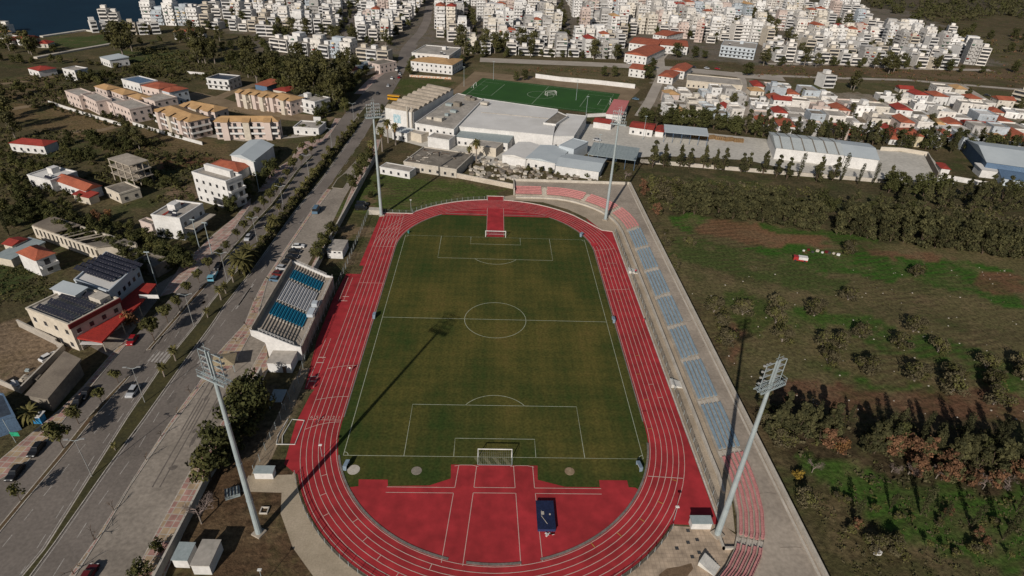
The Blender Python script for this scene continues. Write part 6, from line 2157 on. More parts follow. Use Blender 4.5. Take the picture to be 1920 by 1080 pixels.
# pink terrace houses and tan roofed flats
for i, (px, h, wm, rf, rm) in enumerate((
        ([(122, 172), (148, 182), (160, 170)], 7, PINKW, 'flat', ROOFG), ([(152, 178), (180, 192), (190, 178)], 7, PINKW, 'flat', ROOFG), ([(177, 162), (199, 169), (208, 159)], 7, PINKW, 'hip', TILEY),
        ([(208, 170), (230, 178), (241, 167)], 7, PINKW, 'hip', TILEY), ([(190, 188), (210, 196), (222, 184)], 6, PINKW, 'flat', ROOFG), ([(211, 194), (243, 207), (264, 192)], 7, PINKW, 'flat', ROOFG),
        ([(240, 180), (260, 187), (272, 177)], 6, PINKW, 'hip', TILEY), ([(228, 150), (262, 159), (274, 147)], 9, WHITE, 'flat', BLUED), ([(264, 160), (297, 167), (311, 155)], 9, PINKW, 'hip', TILE),
        ([(299, 168), (317, 173), (334, 161)], 8, BLUEW, 'hip', TILE), ([(264, 184), (290, 192), (314, 178)], 6, PINKW, 'flat', ROOFG), ([(160, 186), (178, 196), (186, 188)], 4, WHITE, 'flat', ROOFG))):
    look = {'hip': 'tan roofed' if rm is TILEY else 'orange roofed', 'flat': 'dark roofed' if rm is BLUED else 'flat roofed'}[rf]
    block('terrace_house', f'{look} house, {ordn(i + 1)} of the pink terrace group in the left fields', 'house', px, h, 2, wm, rf, rm, 1.6, win=(0, 1), group='pink terrace houses')
TB = 'flats with tan tiled roofs'
block('flats', 'pinkish three storey flats with tan roof and stepped balconies, nearest the white garden wall', 'apartment building', [(290, 205), (352, 229), (378, 215)], 9, 3, PINKW, 'hip', TILEY, 2, win=(0, 1), bal=(0, 1), group=TB, balm=WHITE)
block('flats', 'long flats with tan roof standing behind the stepped balcony flats', 'apartment building', [(336, 197), (402, 210), (430, 203)], 8, 2, PINKW, 'hip', TILEY, 2, win=(0, 1), bal=(0,), group=TB, balm=WHITE)
block('flats', 'widest pale flats with tan roof and many balconies facing the pink pavement', 'apartment building', [(401, 228), (521, 228), (543, 221)], 9, 3, PINKW, 'hip', TILEY, 2, win=(0, 1), bal=(0,), group=TB, balm=WHITE)
block('flats', 'small tan roofed flats by the dirt road, left of a pair', 'apartment building', [(443, 172), (468, 178), (480, 168)], 8, 2, CREAM, 'hip', TILEY, 1.6, win=(0, 1), bal=(0,), group=TB)
block('flats', 'tan roofed flats in the middle by the dirt road', 'apartment building', [(472, 176), (500, 183), (510, 172)], 8, 2, PINKW, 'hip', TILEY, 1.6, win=(0, 1), bal=(0,), group=TB)
block('flats', 'tan roofed pinkish flats with outside stair at the right of the dirt road group', 'apartment building', [(502, 180), (543, 190), (550, 178)], 8, 2, PINKW, 'hip', TILEY, 1.6, win=(0, 1), bal=(0,), group=TB)
for t in [o for o in COL.objects if o.get('group') == TB]:
    x0, x1, y0, y1 = ext(t)
    n_ = 3 if x1 - x0 > 20 else 2
    hh = [c for c in t.children if c.name.startswith('wall')][0].dimensions.z - .35
    for i in range(n_):
        xa = x0 + (x1 - x0) * (i + .5) / n_
        b = B()
        b.box(xa - 1.5, xa + 1.5, y0 - 2.0, y0 - .02, 0, hh + .3, 0)
        b.add([(xa - 1.9, y0 - 2.4, hh + .32), (xa + 1.9, y0 - 2.4, hh + .32), (xa + 1.9, y0 + 1.6, hh + 1.5), (xa - 1.9, y0 + 1.6, hh + 1.5)], [(0, 1, 2, 3)])
        b.m[-1] = 1
        b.build('facade_bay', [CREAM if i % 2 else PINKW, TILEY], t)
block('villa', 'white and pale blue two storey villa beside the tall tree at the bend', 'house', [(550, 184), (590, 193), (602, 181)], 7, 2, WHITE, 'flat', ROOFG, win=(0, 1), bal=(0,), extra=1)
block('bungalow', 'white bungalow with grey roof by the pink pavement', 'house', [(550, 240), (597, 243), (600, 230)], 3.4, 1, WHITE, 'flat', ROOFG, win=(0,))
block('villa', 'white villa with dark solar roof standing in the scrub above the dirt road', 'house', [(387, 148), (428, 152), (436, 142)], 6, 2, WHITE, 'flat', SOLAR, win=(0, 1), bal=(0,))
block('barn', 'barn with red roof and blue wall at the edge of the wood', 'barn', [(478, 158), (500, 162), (507, 150)], 4, 1, BLUED, 'shed', TILE, 1, win=())
block('barn', 'low barn with dull red roof between the blue walled barn and the wood', 'barn', [(512, 168), (536, 172), (542, 160)], 4, 1, CREAM, 'hip', TILER, 1, win=())
block('red_roof_house', 'house with bright red hip roof at the field edge, far left', 'house', [(52, 128), (72, 133), (98, 126)], 4, 1, WHITE, 'hip', TILER, 1.6, win=(0,))
block('white_house', 'white house half hidden by trees right of the bright red roof', 'house', [(117, 130), (140, 134), (147, 126)], 6, 2, WHITE, 'flat', ROOFG, win=(0,))
block('white_house', 'white house with pale blue roof alone in the scrub below the sea meadow', 'house', [(187, 107), (205, 113), (227, 104)], 5, 1, WHITE, 'shed', BLUER, .8, win=(0, 1))
wall('garden_wall', gp([(92, 194), (160, 216), (228, 236)]), .3, 1.6, 'long white garden wall below the pink terrace houses', 'wall', WHITE)
wall('garden_wall', gp([(250, 234), (330, 258), (380, 272)]), .3, 1.6, 'white garden wall below the tan roofed flats', 'wall', WHITE)
wall('garden_wall', gp([(352, 138), (384, 141)]), .3, 1.6, 'short white wall left of the white villa in the scrub', 'wall', WHITE)
b = B()
b.ribbon(gp([(67, 110), (130, 98), (210, 84)]), 3.5, 0, h=1.2)
tag(b.build('white_wall_strip', CONCL), 'long low white greenhouse strip below the sea meadow', 'low wall')

# --- works, yards and sheds above the stadium
struct('works_yard', B().sheet([(q.x, q.y) for q in gp([(1090, 232), (1200, 238), (1330, 250), (1450, 262), (1660, 282), (1742, 290), (1790, 345), (1600, 334), (1500, 322), (1400, 300), (1240, 292), (1130, 300), (1080, 280), (960, 320), (700, 250), (722, 200), (860, 178)])], 0.014),
       mat('yard_concrete', (0.54, 0.51, 0.45), (0.42, 0.395, 0.345), 0.03, fine=0.15, fsc=0.6))
VAULT = mat('vault_roof', (0.42, 0.355, 0.28), (0.29, 0.245, 0.19), 0.15, fine=0.18, fsc=1)
F = rect([(722, 203), (775, 212), (850, 169), (806, 160)], 11)
t = block('works_hall', 'tall white hall with scalloped tan vaulted roof beside the boulevard', 'hall', None, 11, 2, WHITE, 'flat', VAULT, win=(), foot=F, par=.1)
L = [(LOCAL[t.name][2 * i], LOCAL[t.name][2 * i + 1]) for i in range(4)]
nv = 9
for i in range(nv):
    b = B()
    pts = []
    for j in range(7):
        f = (i + j / 6) / nv
        z = 11.3 + 1.3 * math.sin(math.pi * j / 6)
        pa = (L[0][0] * (1 - f) + L[3][0] * f, L[0][1] * (1 - f) + L[3][1] * f, z)
        pb = (L[1][0] * (1 - f) + L[2][0] * f, L[1][1] * (1 - f) + L[2][1] * f, z)
        pts.append((pa, pb))
    vs_ = [p for q_ in pts for p in q_]
    b.add(vs_, [(2 * j, 2 * j + 1, 2 * j + 3, 2 * j + 2) for j in range(6)] + [tuple(range(0, 14, 2))[::-1], tuple(range(1, 14, 2))])
    b.build('roof_vault', VAULT, t)
x0, x1, y0, y1 = ext(t)
onroof(t, 'mural_panel', mat('mural', (0.45, 0.52, 0.55), (0.25, 0.40, 0.45), 1.2, fine=0.2, lo=.45, hi=.55), 4.2, (x0 + x1) / 2 - 1.5, (x0 + x1) / 2 + 3, y0 - .1, y0 - .03, 4.5)
for i, xx in enumerate((.86, .98)):
    B().tube((x0 + (x1 - x0) * xx, y0 - 1.2, 0), (x0 + (x1 - x0) * xx, y0 - 1.2, 14.5), .35, n=8).build('chimney', CONCL, t)
WB = 'white blocks of the works'
t = block('works_block', 'huge white flat roofed works building in front of the green synthetic pitch', 'factory', [(852, 237), (1037, 255), (1046, 206), (906, 186)], 7, 1, WHITE, 'flat', ROOFW, win=(), group=WB, par=.15)
x0, x1, y0, y1 = ext(t)
b = B()
b.box(x0 + 8, x1 - 5, (y0 + y1) / 2 - .15, (y0 + y1) / 2 + .15, 7.24, 7.5)
b.build('roof_seam', ROOFG, t)
t = block('works_block', 'white block with dark open bays at the right end of the works', 'factory', [(1037, 256), (1076, 256), (1100, 218), (1062, 214)], 6.4, 1, WHITE, 'flat', ROOFW, win=(0,), group=WB, par=.15)
t = block('works_block', 'grey white roofed works block crowded with ventilators, beside the vaulted hall', 'factory', [(778, 232), (851, 244), (906, 187), (858, 176)], 7.6, 2, WHITE, 'flat', ROOFG, win=(0,), group=WB, par=.3)
x0, x1, y0, y1 = ext(t)
q = random.Random(4)
for i in range(9):
    xx, yy = q.uniform(x0 + 4, x1 - 6), q.uniform(y0 + 4, y1 - 6)
    onroof(t, 'ventilator', [CONCL, CONCD, TIN][i % 3], 7.85, xx, xx + q.uniform(1.5, 5), yy, yy + q.uniform(1.5, 4), q.uniform(1, 2.4))
block('works_block', 'low grey roof set between the white roofs of the works', 'factory', [(1019, 232), (1042, 235), (1065, 219), (1046, 211)], 7.5, 1, WHITE, 'flat', CONCD, win=(), group=WB)
for i, (px, h, wm, rm, rf, lab) in enumerate((
        ([(735, 247), (763, 252), (766, 241)], 4, WHITE, BLUER, 'flat', 'small white lodge with blue roof at the foot of the vaulted hall'),
        ([(768, 248), (790, 254), (793, 246)], 4, CREAM, ROOFG, 'flat', 'small cream hut with chimney below the vaulted hall'),
        ([(802, 258), (842, 264), (846, 254)], 5, WHITE, ROOFG, 'flat', 'white hut with tan flat roof in the works yard'),
        ([(855, 256), (952, 268), (956, 250)], 4.5, WHITE, TIN, 'shed', 'long white lean-to along the front of the huge works building'),
        ([(880, 272), (930, 280), (938, 266)], 4, CREAM, ROOFG, 'flat', 'cream roofed store behind the ruined yard roof'),
        ([(942, 290), (986, 298), (1006, 272)], 4.5, WHITE, ROOFW, 'gabley', 'white curved roof store left of the pale blue sheds'),
        ([(985, 296), (1041, 306), (1061, 280)], 4.6, WHITE, BLUER, 'gabley', 'pale blue roofed shed, left of two by the far terrace'),
        ([(1042, 310), (1123, 322), (1133, 298)], 4.2, WHITE, BLUER, 'gable', 'pale blue roofed shed, right of two by the far terrace'),
        ([(1048, 274), (1076, 281), (1087, 263)], 6, BLUEW, BLUER, 'flat', 'light blue two storey office above the pale blue sheds'),
        ([(712, 314), (768, 324), (777, 315)], 3, WHITE, ROOFG, 'flat', 'long low white hut at the left of the practice lawn'),
        ([(1113, 228), (1146, 233), (1148, 224)], 3.4, WHITE, TILER, 'gable', 'small red roofed gate house by the pink roofed stand'),
        ([(1181, 238), (1224, 244), (1226, 232)], 4, WHITE, TILER, 'gable', 'red roofed shed beside the dark conifer row'),
        ([(1229, 246), (1244, 248), (1246, 238)], 3, WHITE, TILER, 'gabley', 'tiny white gabled hut left of the blue canopy'),
        ([(1137, 213), (1166, 216), (1178, 192), (1152, 189)], 5, WHITE, PINKR, 'shed', 'small stand with bright pink roof at the corner of the synthetic pitch'))):
    block('works_shed', lab, 'shed', px, h, 1, wm, rf, rm, 1.0, win=(0,) if i in (0, 3, 6, 9, 11) else (), group='sheds of the works', par=.25)
t = block('ruined_shed', 'derelict roof with exposed rafters and rubble behind the practice lawn', 'ruin', [(757, 305), (856, 320), (872, 288)], 3.6, 1, CONCL, 'flat', CONCD, win=(0,))
x0, x1, y0, y1 = ext(t)
for i in range(26):
    xx, yy = q.uniform(x0 + 1, x1 - 4), q.uniform(y0 + 1, y1 - 3)
    b = B()
    b.T = Matrix.Translation((xx, yy, 4.1)) @ Matrix.Rotation(q.uniform(0, 3), 4, 'Z') @ Matrix.Rotation(q.uniform(-.2, .2), 4, 'Y')
    b.box(0, q.uniform(1.5, 5), 0, .25, 0, .25)
    b.build('rafter', CONCL if i % 2 else BARK, t)
b = B()
q = random.Random(14)
for i in range(260):
    p = g(q.uniform(880, 1130), q.uniform(300, 338))
    s = q.uniform(.3, 1.3)
    b.T = Matrix.Translation((p.x, p.y, 0)) @ Matrix.Rotation(q.uniform(0, 3), 4, 'Z')
    b.cur = i % 4
    b.box(-s, s, -s * .7, s * .7, 0, s * .8)
o = b.build('rubble', [CONCL, CONCD, BROWNR, CREAM])
tag(o, 'scattered pale rubble on the bank behind the far terrace', 'rubble', None, 'stuff')


def canopy(name, label, px, h, rm, posts=6, sl_=0.4, cat='canopy'):
    F = rect(px, h)
    cx, cy = sum(p[0] for p in F) / 4, sum(p[1] for p in F) / 4
    t = thing(name, label, cat, (cx, cy, 0))
    L = [(p[0] - cx, p[1] - cy) for p in F]
    b = B()
    b.add([(*L[0], h), (*L[1], h), (*L[2], h + sl_), (*L[3], h + sl_), (*L[0], h + .15), (*L[1], h + .15), (*L[2], h + sl_ + .15), (*L[3], h + sl_ + .15)],
          [(3, 2, 1, 0), (4, 5, 6, 7), (0, 1, 5, 4), (1, 2, 6, 5), (2, 3, 7, 6), (3, 0, 4, 7)])
    nr = 14
    for i in range(nr + 1):
        f = i / nr
        p, q_ = Vector(L[0]).lerp(Vector(L[1]), f), Vector(L[3]).lerp(Vector(L[2]), f)
        b.tube((p.x, p.y, h + .2), (q_.x, q_.y, h + sl_ + .2), .09, n=4)
    b.build('canopy_roof', rm, t)
    for i in range(posts):
        f = i / (posts - 1)
        for s, (a, c) in enumerate(((0, 1), (3, 2))):
            p = Vector(L[a]).lerp(Vector(L[c]), f) * .97
            B().tube((p.x, p.y, 0), (p.x, p.y, h), .12, n=5).build('post', BLUED, t)
    return t


canopy('open_canopy', 'long open shed with pale blue ribbed roof against the dark conifer row', [(1246, 248), (1329, 256), (1333, 243)], 5.5, BLUER)
canopy('ribbed_canopy', 'ribbed see-through steel canopy on posts behind the pale blue sheds', [(1102, 290), (1192, 302), (1204, 280)], 5, TIN)
for i, (px, py) in enumerate(((1302, 258), (1318, 260), (1332, 260), (1350, 262), (1366, 264), (1384, 266))):
    p = g(px, py)
    t = thing('pallet_stack', f'stack of brown pallets, {ordn(i + 1)} from the left in the yard', 'pallet stack', (p.x, p.y, 0), rnd.uniform(-.3, .3), 'pallet stacks in the yard')
    b = B()
    for z in range(8):
        for k in range(5):
            b.box(-2.6 + k * 1.1, -1.75 + k * 1.1, -1.2, 1.2, z * .24, z * .24 + .16)
    b.build('pallets', mat('pallet_wood', (0.30, 0.19, 0.09), (0.22, 0.13, 0.06), 1.0), t)
RIBR = mat('grey_ribbed_roof', (0.48, 0.51, 0.50), (0.42, 0.45, 0.44), 0.1, rough=0.6)
t = block('warehouse', 'white warehouse with grey roof crossed by dark ribs in the pale yard', 'warehouse', [(1456, 277), (1584, 291), (1580, 262)], 6, 0, WHITE, 'gable', RIBR, 2.2, win=())
x0, x1, y0, y1 = ext(t)
for i in range(6):
    xx = x0 + (x1 - x0) * (i + .5) / 6
    b = B()
    ym = (y0 + y1) / 2
    b.add([(xx - .3, y0 - .4, 6.14), (xx + .3, y0 - .4, 6.14), (xx + .3, ym, 8.34), (xx - .3, ym, 8.34), (xx - .3, y1 + .4, 6.14), (xx + .3, y1 + .4, 6.14)], [(0, 1, 2, 3), (3, 2, 5, 4)])
    b.build('roof_rib', CONCD, t)
block('warehouse', 'white gabled extension at the right end of the ribbed roof warehouse', 'warehouse', [(1585, 292), (1648, 300), (1632, 270)], 6, 0, WHITE, 'gable', BLUER, 2, win=())
block('warehouse', 'blue walled warehouse with pale blue roof cut by the right edge', 'warehouse', [(1851, 304), (2000, 325), (1985, 285)], 7, 0, BLUED, 'gable', BLUER, 3, win=())
block('lean_to', 'white lean-to along the front of the blue walled warehouse', 'shed', [(1842, 318), (2000, 336), (1998, 326)], 4, 0, WHITE, 'shed', ROOFW, .5, win=())
block('blue_shed', 'low blue roofed shed at the right edge below the blue walled warehouse', 'shed', [(1880, 334), (1990, 352), (1985, 330)], 3.5, 0, BLUEW, 'gable', BLUED, 1.2, win=())
block('red_kiosk', 'tiny kiosk with red roof inside the empty walled plot', 'kiosk', [(1766, 316), (1782, 318), (1784, 308)], 2.6, 0, WHITE, 'hip', TILER, .9, win=())
PW = 'walls of the empty plot'
wall('plot_wall', gp([(1736, 296), (1756, 334)]), .3, 3, 'brown wall on the left of the empty plot', 'wall', BROWNR, PW)
wall('plot_wall', gp([(1758, 334), (1850, 350)]), .3, 2.4, 'white wall along the front of the empty plot', 'wall', WHITE, PW)
wall('plot_wall', gp([(1650, 282), (1690, 284), (1738, 292)]), .3, 2, 'cream wall between the white warehouse and the empty plot', 'wall', CREAM, PW)
wall('yard_front_wall', gp([(1200, 305), (1330, 316), (1450, 326), (1600, 338), (1760, 352)]), .3, 1.8, 'pale wall along the front of the yard behind the loose conifers', 'wall', CONCL)
# synthetic pitch
SY = [(905, 146), (1163, 176), (1140, 216), (858, 180)]
sp = [(q.x, q.y) for q in gp(SY)]
struct('synthetic_pitch', B().sheet(sp[::-1], 0.03), mat('synthetic_turf', (0.024, 0.084, 0.012), (0.018, 0.066, 0.010), 0.05, fine=0.1))
def bil(u, v):
    a = Vector(sp[3]).lerp(Vector(sp[2]), u)
    c = Vector(sp[0]).lerp(Vector(sp[1]), u)
    return a.lerp(c, v)
b = B()
def bl(pts):
    b.ribbon([bil(*p) for p in pts], .3, .05)
bl([(.04, .05), (.96, .05), (.96, .95), (.04, .95), (.04, .05)])
bl([(.5, .05), (.5, .95)])
for s in (0, 1):
    f = lambda u: u if s == 0 else 1 - u
    bl([(f(.04), .2), (f(.2), .2), (f(.2), .8), (f(.04), .8)])
    bl([(f(.04), .36), (f(.1), .36), (f(.1), .64), (f(.04), .64)])
cc_ = bil(.5, .5)
b.ribbon(arc(cc_.x, cc_.y, 9, 0, 360, 32), .3, .05)
struct('synthetic_pitch_marking', b, mat('turf_line', (0.30, 0.36, 0.26), None, 1))
for (u_, v_, lab, rz_) in ((.03, .5, 'white goal at the left end of the synthetic pitch', 1.35), (.97, .5, 'white goal at the right end of the synthetic pitch', -1.75), (.56, .56, 'white goal stored in the middle of the synthetic pitch', 0.4), (.575, .52, 'second white goal stored behind the middle one on the synthetic pitch', 0.5)):
    p = bil(u_, v_)
    t = thing('football_goal', lab, 'football goal', (p.x, p.y, .05), rz_, 'goals of the synthetic pitch')
    b = B()
    for s in (-3.7, 3.7):
        b.tube((s, 0, 0), (s, 0, 2.5), .12, n=5)
        b.tube((s, 0, 2.5), (s, 1.9, 0), .06, n=4)
    b.tube((-3.7, 0, 2.5), (3.7, 0, 2.5), .12, n=5)
    b.tube((-3.7, 1.9, 0.05), (3.7, 1.9, 0.05), .06, n=4)
    b.build('goal_frame', MATS['goal_white'], t)
wall('pitch_wall', gp([(1004, 146), (1050, 152), (1120, 158), (1190, 166)]), .4, 3.0, 'long white wall with faded marks behind the synthetic pitch', 'wall', WHITE)
wall('pitch_wall', gp([(1098, 220), (1137, 218)]), .3, 2.0, 'short white wall below the right corner of the synthetic pitch', 'wall', WHITE)
struct('sandy_margin', B().sheet([(q.x, q.y) for q in gp([(858, 180), (905, 146), (1163, 176), (1140, 216), (1150, 220), (1200, 168), (1190, 160), (1010, 145), (890, 134), (846, 172)])], .008), DUST)
for i, (px, py) in enumerate(((1098, 222), (1080, 188), (925, 150), (870, 162), (1120, 300), (1205, 262))):
    p = g(px, py)
    tag(B().tube((0, 0, 0), (0, 0, 13), .14, .08, 5).tube((-.8, 0, 13), (.8, 0, 13), .15, n=4).build('light_pole', STEEL, loc=(p.x, p.y, 0)), f'thin light pole near the synthetic pitch or works yard, {ordn(i + 1)} of six', 'light pole', 'light poles round the works')
# school, seafront road and town edge
block('school', 'white school with tan tiled roof above the small green field by the boulevard', 'school', [(770, 114), (848, 122), (851, 109)], 7, 2, WHITE, 'hip', TILEY, 2, win=(0, 1), group=None)
wall('school_fence', gp([(768, 144), (800, 146), (846, 149)]), .3, 1.4, 'white and orange fence along the small green field below the school', 'fence', mat('orange_white_fence', (0.6, 0.55, 0.48), (0.48, 0.20, 0.08), 1.2, lo=.48, hi=.56))
block('white_block', 'white flat roofed block with grey terraces behind the tan roofed school', 'apartment building', [(772, 100), (842, 106), (852, 90)], 10, 3, WHITE, 'flat', ROOFG, win=(0, 1), bal=(0,), extra=2)
for i, (px, wm, lab) in enumerate(() if True else (([(513, 77), (560, 86), (570, 74)], CREAM, 'cream terrace flats, left end of the long row above the wood'), ([(562, 84), (608, 94), (618, 80)], YELLW, 'yellow balcony flats, second in the long row above the wood'),
                                   ([(609, 92), (660, 102), (668, 86)], WHITE, 'white balcony flats, third in the long row above the wood'), ([(661, 98), (716, 108), (728, 90)], GREYW, 'grey fronted flats at the boulevard end of the long row'))):
    block('flats', lab, 'apartment building', px, 12, 4, wm, 'flat', ROOFG, win=(0, 1), bal=(0,) if i < 3 else (), group='long row of flats above the wood', extra=1, balm=WHITE if i else None)
block('restaurant', 'low restaurant with grey ribbed roof beside the boulevard', 'restaurant', [(653, 124), (688, 130), (693, 117)], 4, 1, CREAM, 'shed', TIN, .4, win=())
block('restaurant', 'small restaurant pavilion with bright orange red roof by the wood', 'restaurant', [(640, 130), (662, 133), (664, 124)], 3.4, 1, CREAM, 'hip', TILE, 1.2, win=())
block('restaurant', 'pale flat roofed restaurant wing left of the grey ribbed roof', 'restaurant', [(622, 120), (650, 124), (654, 114)], 3.6, 1, WHITE, 'flat', ROOFG, win=())
block('corner_shop', 'pink corner shop at the boulevard below the grey fronted flats', 'shop', [(690, 118), (712, 123), (722, 112)], 6, 2, PINKW, 'flat', CONCD, win=(0, 1))
SR = 'red roofed houses by the river road'
for px, h, rf, lab in (([(1172, 100), (1213, 106), (1217, 86)], 7, 'gabley', 'white gabled house with red roof edge in front of the red roofed school'),
                       ([(1180, 80), (1232, 86), (1240, 74)], 7, 'gable', 'long house with orange red roof behind the white gabled house'),
                       ([(1238, 84), (1290, 88), (1293, 76)], 7, 'gable', 'long white house with red roof and round trees in front'),
                       ([(1225, 64), (1250, 68), (1256, 56)], 6, 'gable', 'small house with orange roof up the slope from the long red roof'),
                       ([(1180, 128), (1210, 132), (1214, 122)], 6, 'gable', 'white house with pink red roof at the end of the river road'),
                       ([(1256, 130), (1284, 134), (1286, 122)], 6, 'gabley', 'white gabled house right of the round pine'),
                       ([(1234, 142), (1262, 146), (1266, 134)], 5, 'hip', 'house with wide orange red hip roof right of the lane')):
    block('house', lab, 'house', px, h, 2, WHITE, rf, TILE, 2, win=(0, 1), group=SR)
block('white_block', 'white and pale blue long three storey block behind the river road', 'apartment building', [(1352, 86), (1417, 93), (1420, 82)], 9, 3, BLUEW, 'flat', ROOFG, win=(0, 1), bal=(0,), extra=1)
block('long_low_block', 'long low cream block behind the lane houses', 'house', [(1288, 152), (1392, 162), (1394, 150)], 4.5, 1, CREAM, 'flat', ROOFG, win=(0,))

# ---------------------------------------------------------------- vehicles
TYRE = BLACK
CG = mat('car_glass', (0.015, 0.017, 0.02), None, 1, rough=0.12, fine=0, spec=0.5)
LIGHTM = mat('headlight', (0.7, 0.7, 0.68), None, 1, rough=0.2, fine=0)


def paint(nm, c):
    return mat('paint_' + nm, c, tuple(x * .93 for x in c), 1, rough=0.3, fine=0, spec=0.5)


def make_car(van=False):
    t = thing('parked_car', 'car', 'car')
    b = B()
    prof = [(-2.1, .25), (2.1, .25), (2.15, .6), (1.9, .82), (1.0, .95), (-1.9, .98), (-2.15, .85)] if not van else [(-2.3, .25), (2.2, .25), (2.3, .7), (2.1, 1.0), (1.6, 1.1), (-2.3, 1.1)]
    n_ = len(prof)
    vs_ = [(x, -.86, z) for x, z in prof] + [(x, .86, z) for x, z in prof]
    b.add(vs_, [tuple(range(n_)), tuple(range(n_, 2 * n_))[::-1]] + [((i + 1) % n_, i, n_ + i, n_ + (i + 1) % n_) for i in range(n_)])
    cab = [(-1.85, .96), (.95, .96), (.35, 1.45), (-1.35, 1.47)] if not van else [(-2.25, 1.1), (1.55, 1.1), (1.0, 1.95), (-2.2, 1.98)]
    b.add([(cab[3][0], -.62, cab[3][1]), (cab[2][0], -.62, cab[2][1]), (cab[2][0], .62, cab[2][1]), (cab[3][0], .62, cab[3][1]),
           (cab[3][0], -.62, cab[3][1] + .05), (cab[2][0] - .05, -.58, cab[2][1] + .05), (cab[2][0] - .05, .58, cab[2][1] + .05), (cab[3][0] + .05, .58, cab[3][1] + .05)], [(4, 5, 6, 7), (0, 1, 5, 4), (1, 2, 6, 5), (2, 3, 7, 6), (3, 0, 4, 7)])
    b.build('body', paint('proto', (.5, .5, .5)), t)
    b = B()
    x0, x1, x2, x3 = cab[0][0], cab[1][0], cab[2][0], cab[3][0]
    z0, z1 = cab[0][1], cab[2][1]
    b.add([(x0, -.78, z0), (x1, -.78, z0), (x1, .78, z0), (x0, .78, z0), (x3, -.62, z1), (x2, -.62, z1), (x2, .62, z1), (x3, .62, z1)], [(0, 1, 5, 4), (1, 2, 6, 5), (2, 3, 7, 6), (3, 0, 4, 7)])
    b.build('cabin_glass', CG, t)
    for x in (-1.35, 1.35):
        for y in (-.8, .8):
            b = B()
            b.tube((x, y - .11, .32), (x, y + .11, .32), .32, n=12)
            b.build('wheel', TYRE, t)
    for y in (-.6, .6):
        B().box(2.0, 2.13, y - .18, y + .18, .62, .76).build('headlight', LIGHTM, t)
    return t


CARP, VANP = Pool(make_car), Pool(lambda: make_car(True))
CARN = {'parked_car': 0}


def car(px, py, heading, colour, label, pool=None, group='cars on and beside the boulevard', sc=1.0):
    """heading given by a second photograph point the bonnet points to"""
    p, q_ = g(px, py), g(*heading)
    rz = math.atan2(q_.y - p.y, q_.x - p.x)
    r = (pool or CARP).put((p.x, p.y, .03), rz, label, group, sc)
    for c in r.children:
        if c.name.startswith('body'):
            c.material_slots[0].link = 'OBJECT'
            c.material_slots[0].material = colour
    return r


CS, CK, CRD, CWH, CBL = paint('silver', (.42, .43, .44)), paint('black', (.012, .012, .013)), paint('red', (.30, .012, .016)), paint('white', (.68, .67, .65)), paint('blue_grey', (.10, .17, .24))
CDR = paint('dark_red', (.12, .015, .015))
car(250, 737, (225, 772), CS, 'silver hatchback driving on the left carriageway near the median')
car(147, 757, (135, 775), CK, 'black car parked at the left kerb, lower of two together')
car(163, 741, (150, 758), CK, 'black car parked at the left kerb, upper of two together')
car(30, 890, (10, 915), CK, 'black car parked at the left kerb, nearest the bottom corner')
car(70, 846, (52, 868), CK, 'black car with pale roof rack at the left kerb beneath a street tree')
car(249, 641, (236, 660), CRD, 'bright red car parked beside the pavement below the red forecourt roof')
car(466, 448, (450, 470), CS, 'pale silver car on the left carriageway below the date palms')
car(503, 424, (485, 448), CK, 'black car on the left carriageway behind a date palm')
car(167, 1082, (190, 1045), CDR, 'dark red car cut by the bottom edge on the service road')
car(708, 177, (700, 188), CK, 'black car on the open carriageway below the bus')
car(728, 162, (735, 150), CS, 'silver car beside the bus on the boulevard')
car(735, 148, (742, 136), CWH, 'white car on the boulevard above the bus, first of two')
car(744, 132, (750, 120), CWH, 'white van on the boulevard above the bus', VANP)
car(748, 136, (753, 126), CK, 'black car parked at the right kerb above the bus, upper')
car(750, 140, (755, 130), CS, 'grey car parked at the right kerb above the bus, middle')
car(748, 146, (752, 136), CRD, 'red car parked at the right kerb above the bus')
car(410, 502, (398, 520), CK, 'black car at the left kerb beneath the saplings')  # car shape added where only a black shadow lies
car(560, 464, (580, 464), CWH, 'white car in the car park behind the grandstand')
PK = 'cars parked behind the grandstand'
car(553, 474, (572, 475), CK, 'black car behind the grandstand, first below the white one', None, PK)
car(548, 484, (566, 485), CK, 'black car behind the grandstand, second below the white one', None, PK)
car(541, 494, (560, 496), CK, 'black car behind the grandstand, third below the white one', None, PK)
car(531, 505, (548, 507), CS, 'silver car behind the grandstand, above the dark red one', None, PK)
car(524, 516, (541, 518), CDR, 'dark red car parked behind the grandstand', None, PK)
car(519, 527, (536, 529), CBL, 'blue grey car behind the grandstand, below the dark red one', None, PK)
car(594, 397, (602, 384), CBL, 'blue grey van parked on the service road by the separator', VANP, None, 1.25)
car(677, 393, (690, 393), CK, 'black off-road car on the lawn behind the boundary wall, front', VANP, None, 1.0)
car(680, 386, (695, 386), CK, 'black off-road car on the lawn behind the boundary wall, rear', VANP, None, 1.0)
for i, (px, py, c) in enumerate(((1190, 247, CBL), (1228, 250, CWH), (1120, 264, CS), (1180, 120, CWH), (1300, 127, CK), (1325, 129, CS), (1345, 130, CRD), (1192, 187, CBL), (868, 122, CK), (1760, 118, CS), (1775, 121, CK), (1790, 124, CWH), (1850, 180, CK))):
    car(px, py, (px + 12, py + 2), c, ['blue grey car by the red roofed yard shed', 'white car by the tiny gabled hut', 'silver car in the works yard below the stand', 'white car on the river road by the red roofed house', 'black car on the river road, first of three',
                                      'silver car on the river road, between two others', 'red car on the river road, last of three', 'blue grey car in the lane by the pink roofed stand', 'black car in the lane below the school',
                                      'silver car in the car park at the far right, left end', 'black car in the car park at the far right, middle', 'white car in the car park at the far right, lower end', 'black car by the lane at the far right'][i], None, 'cars in the far lanes')


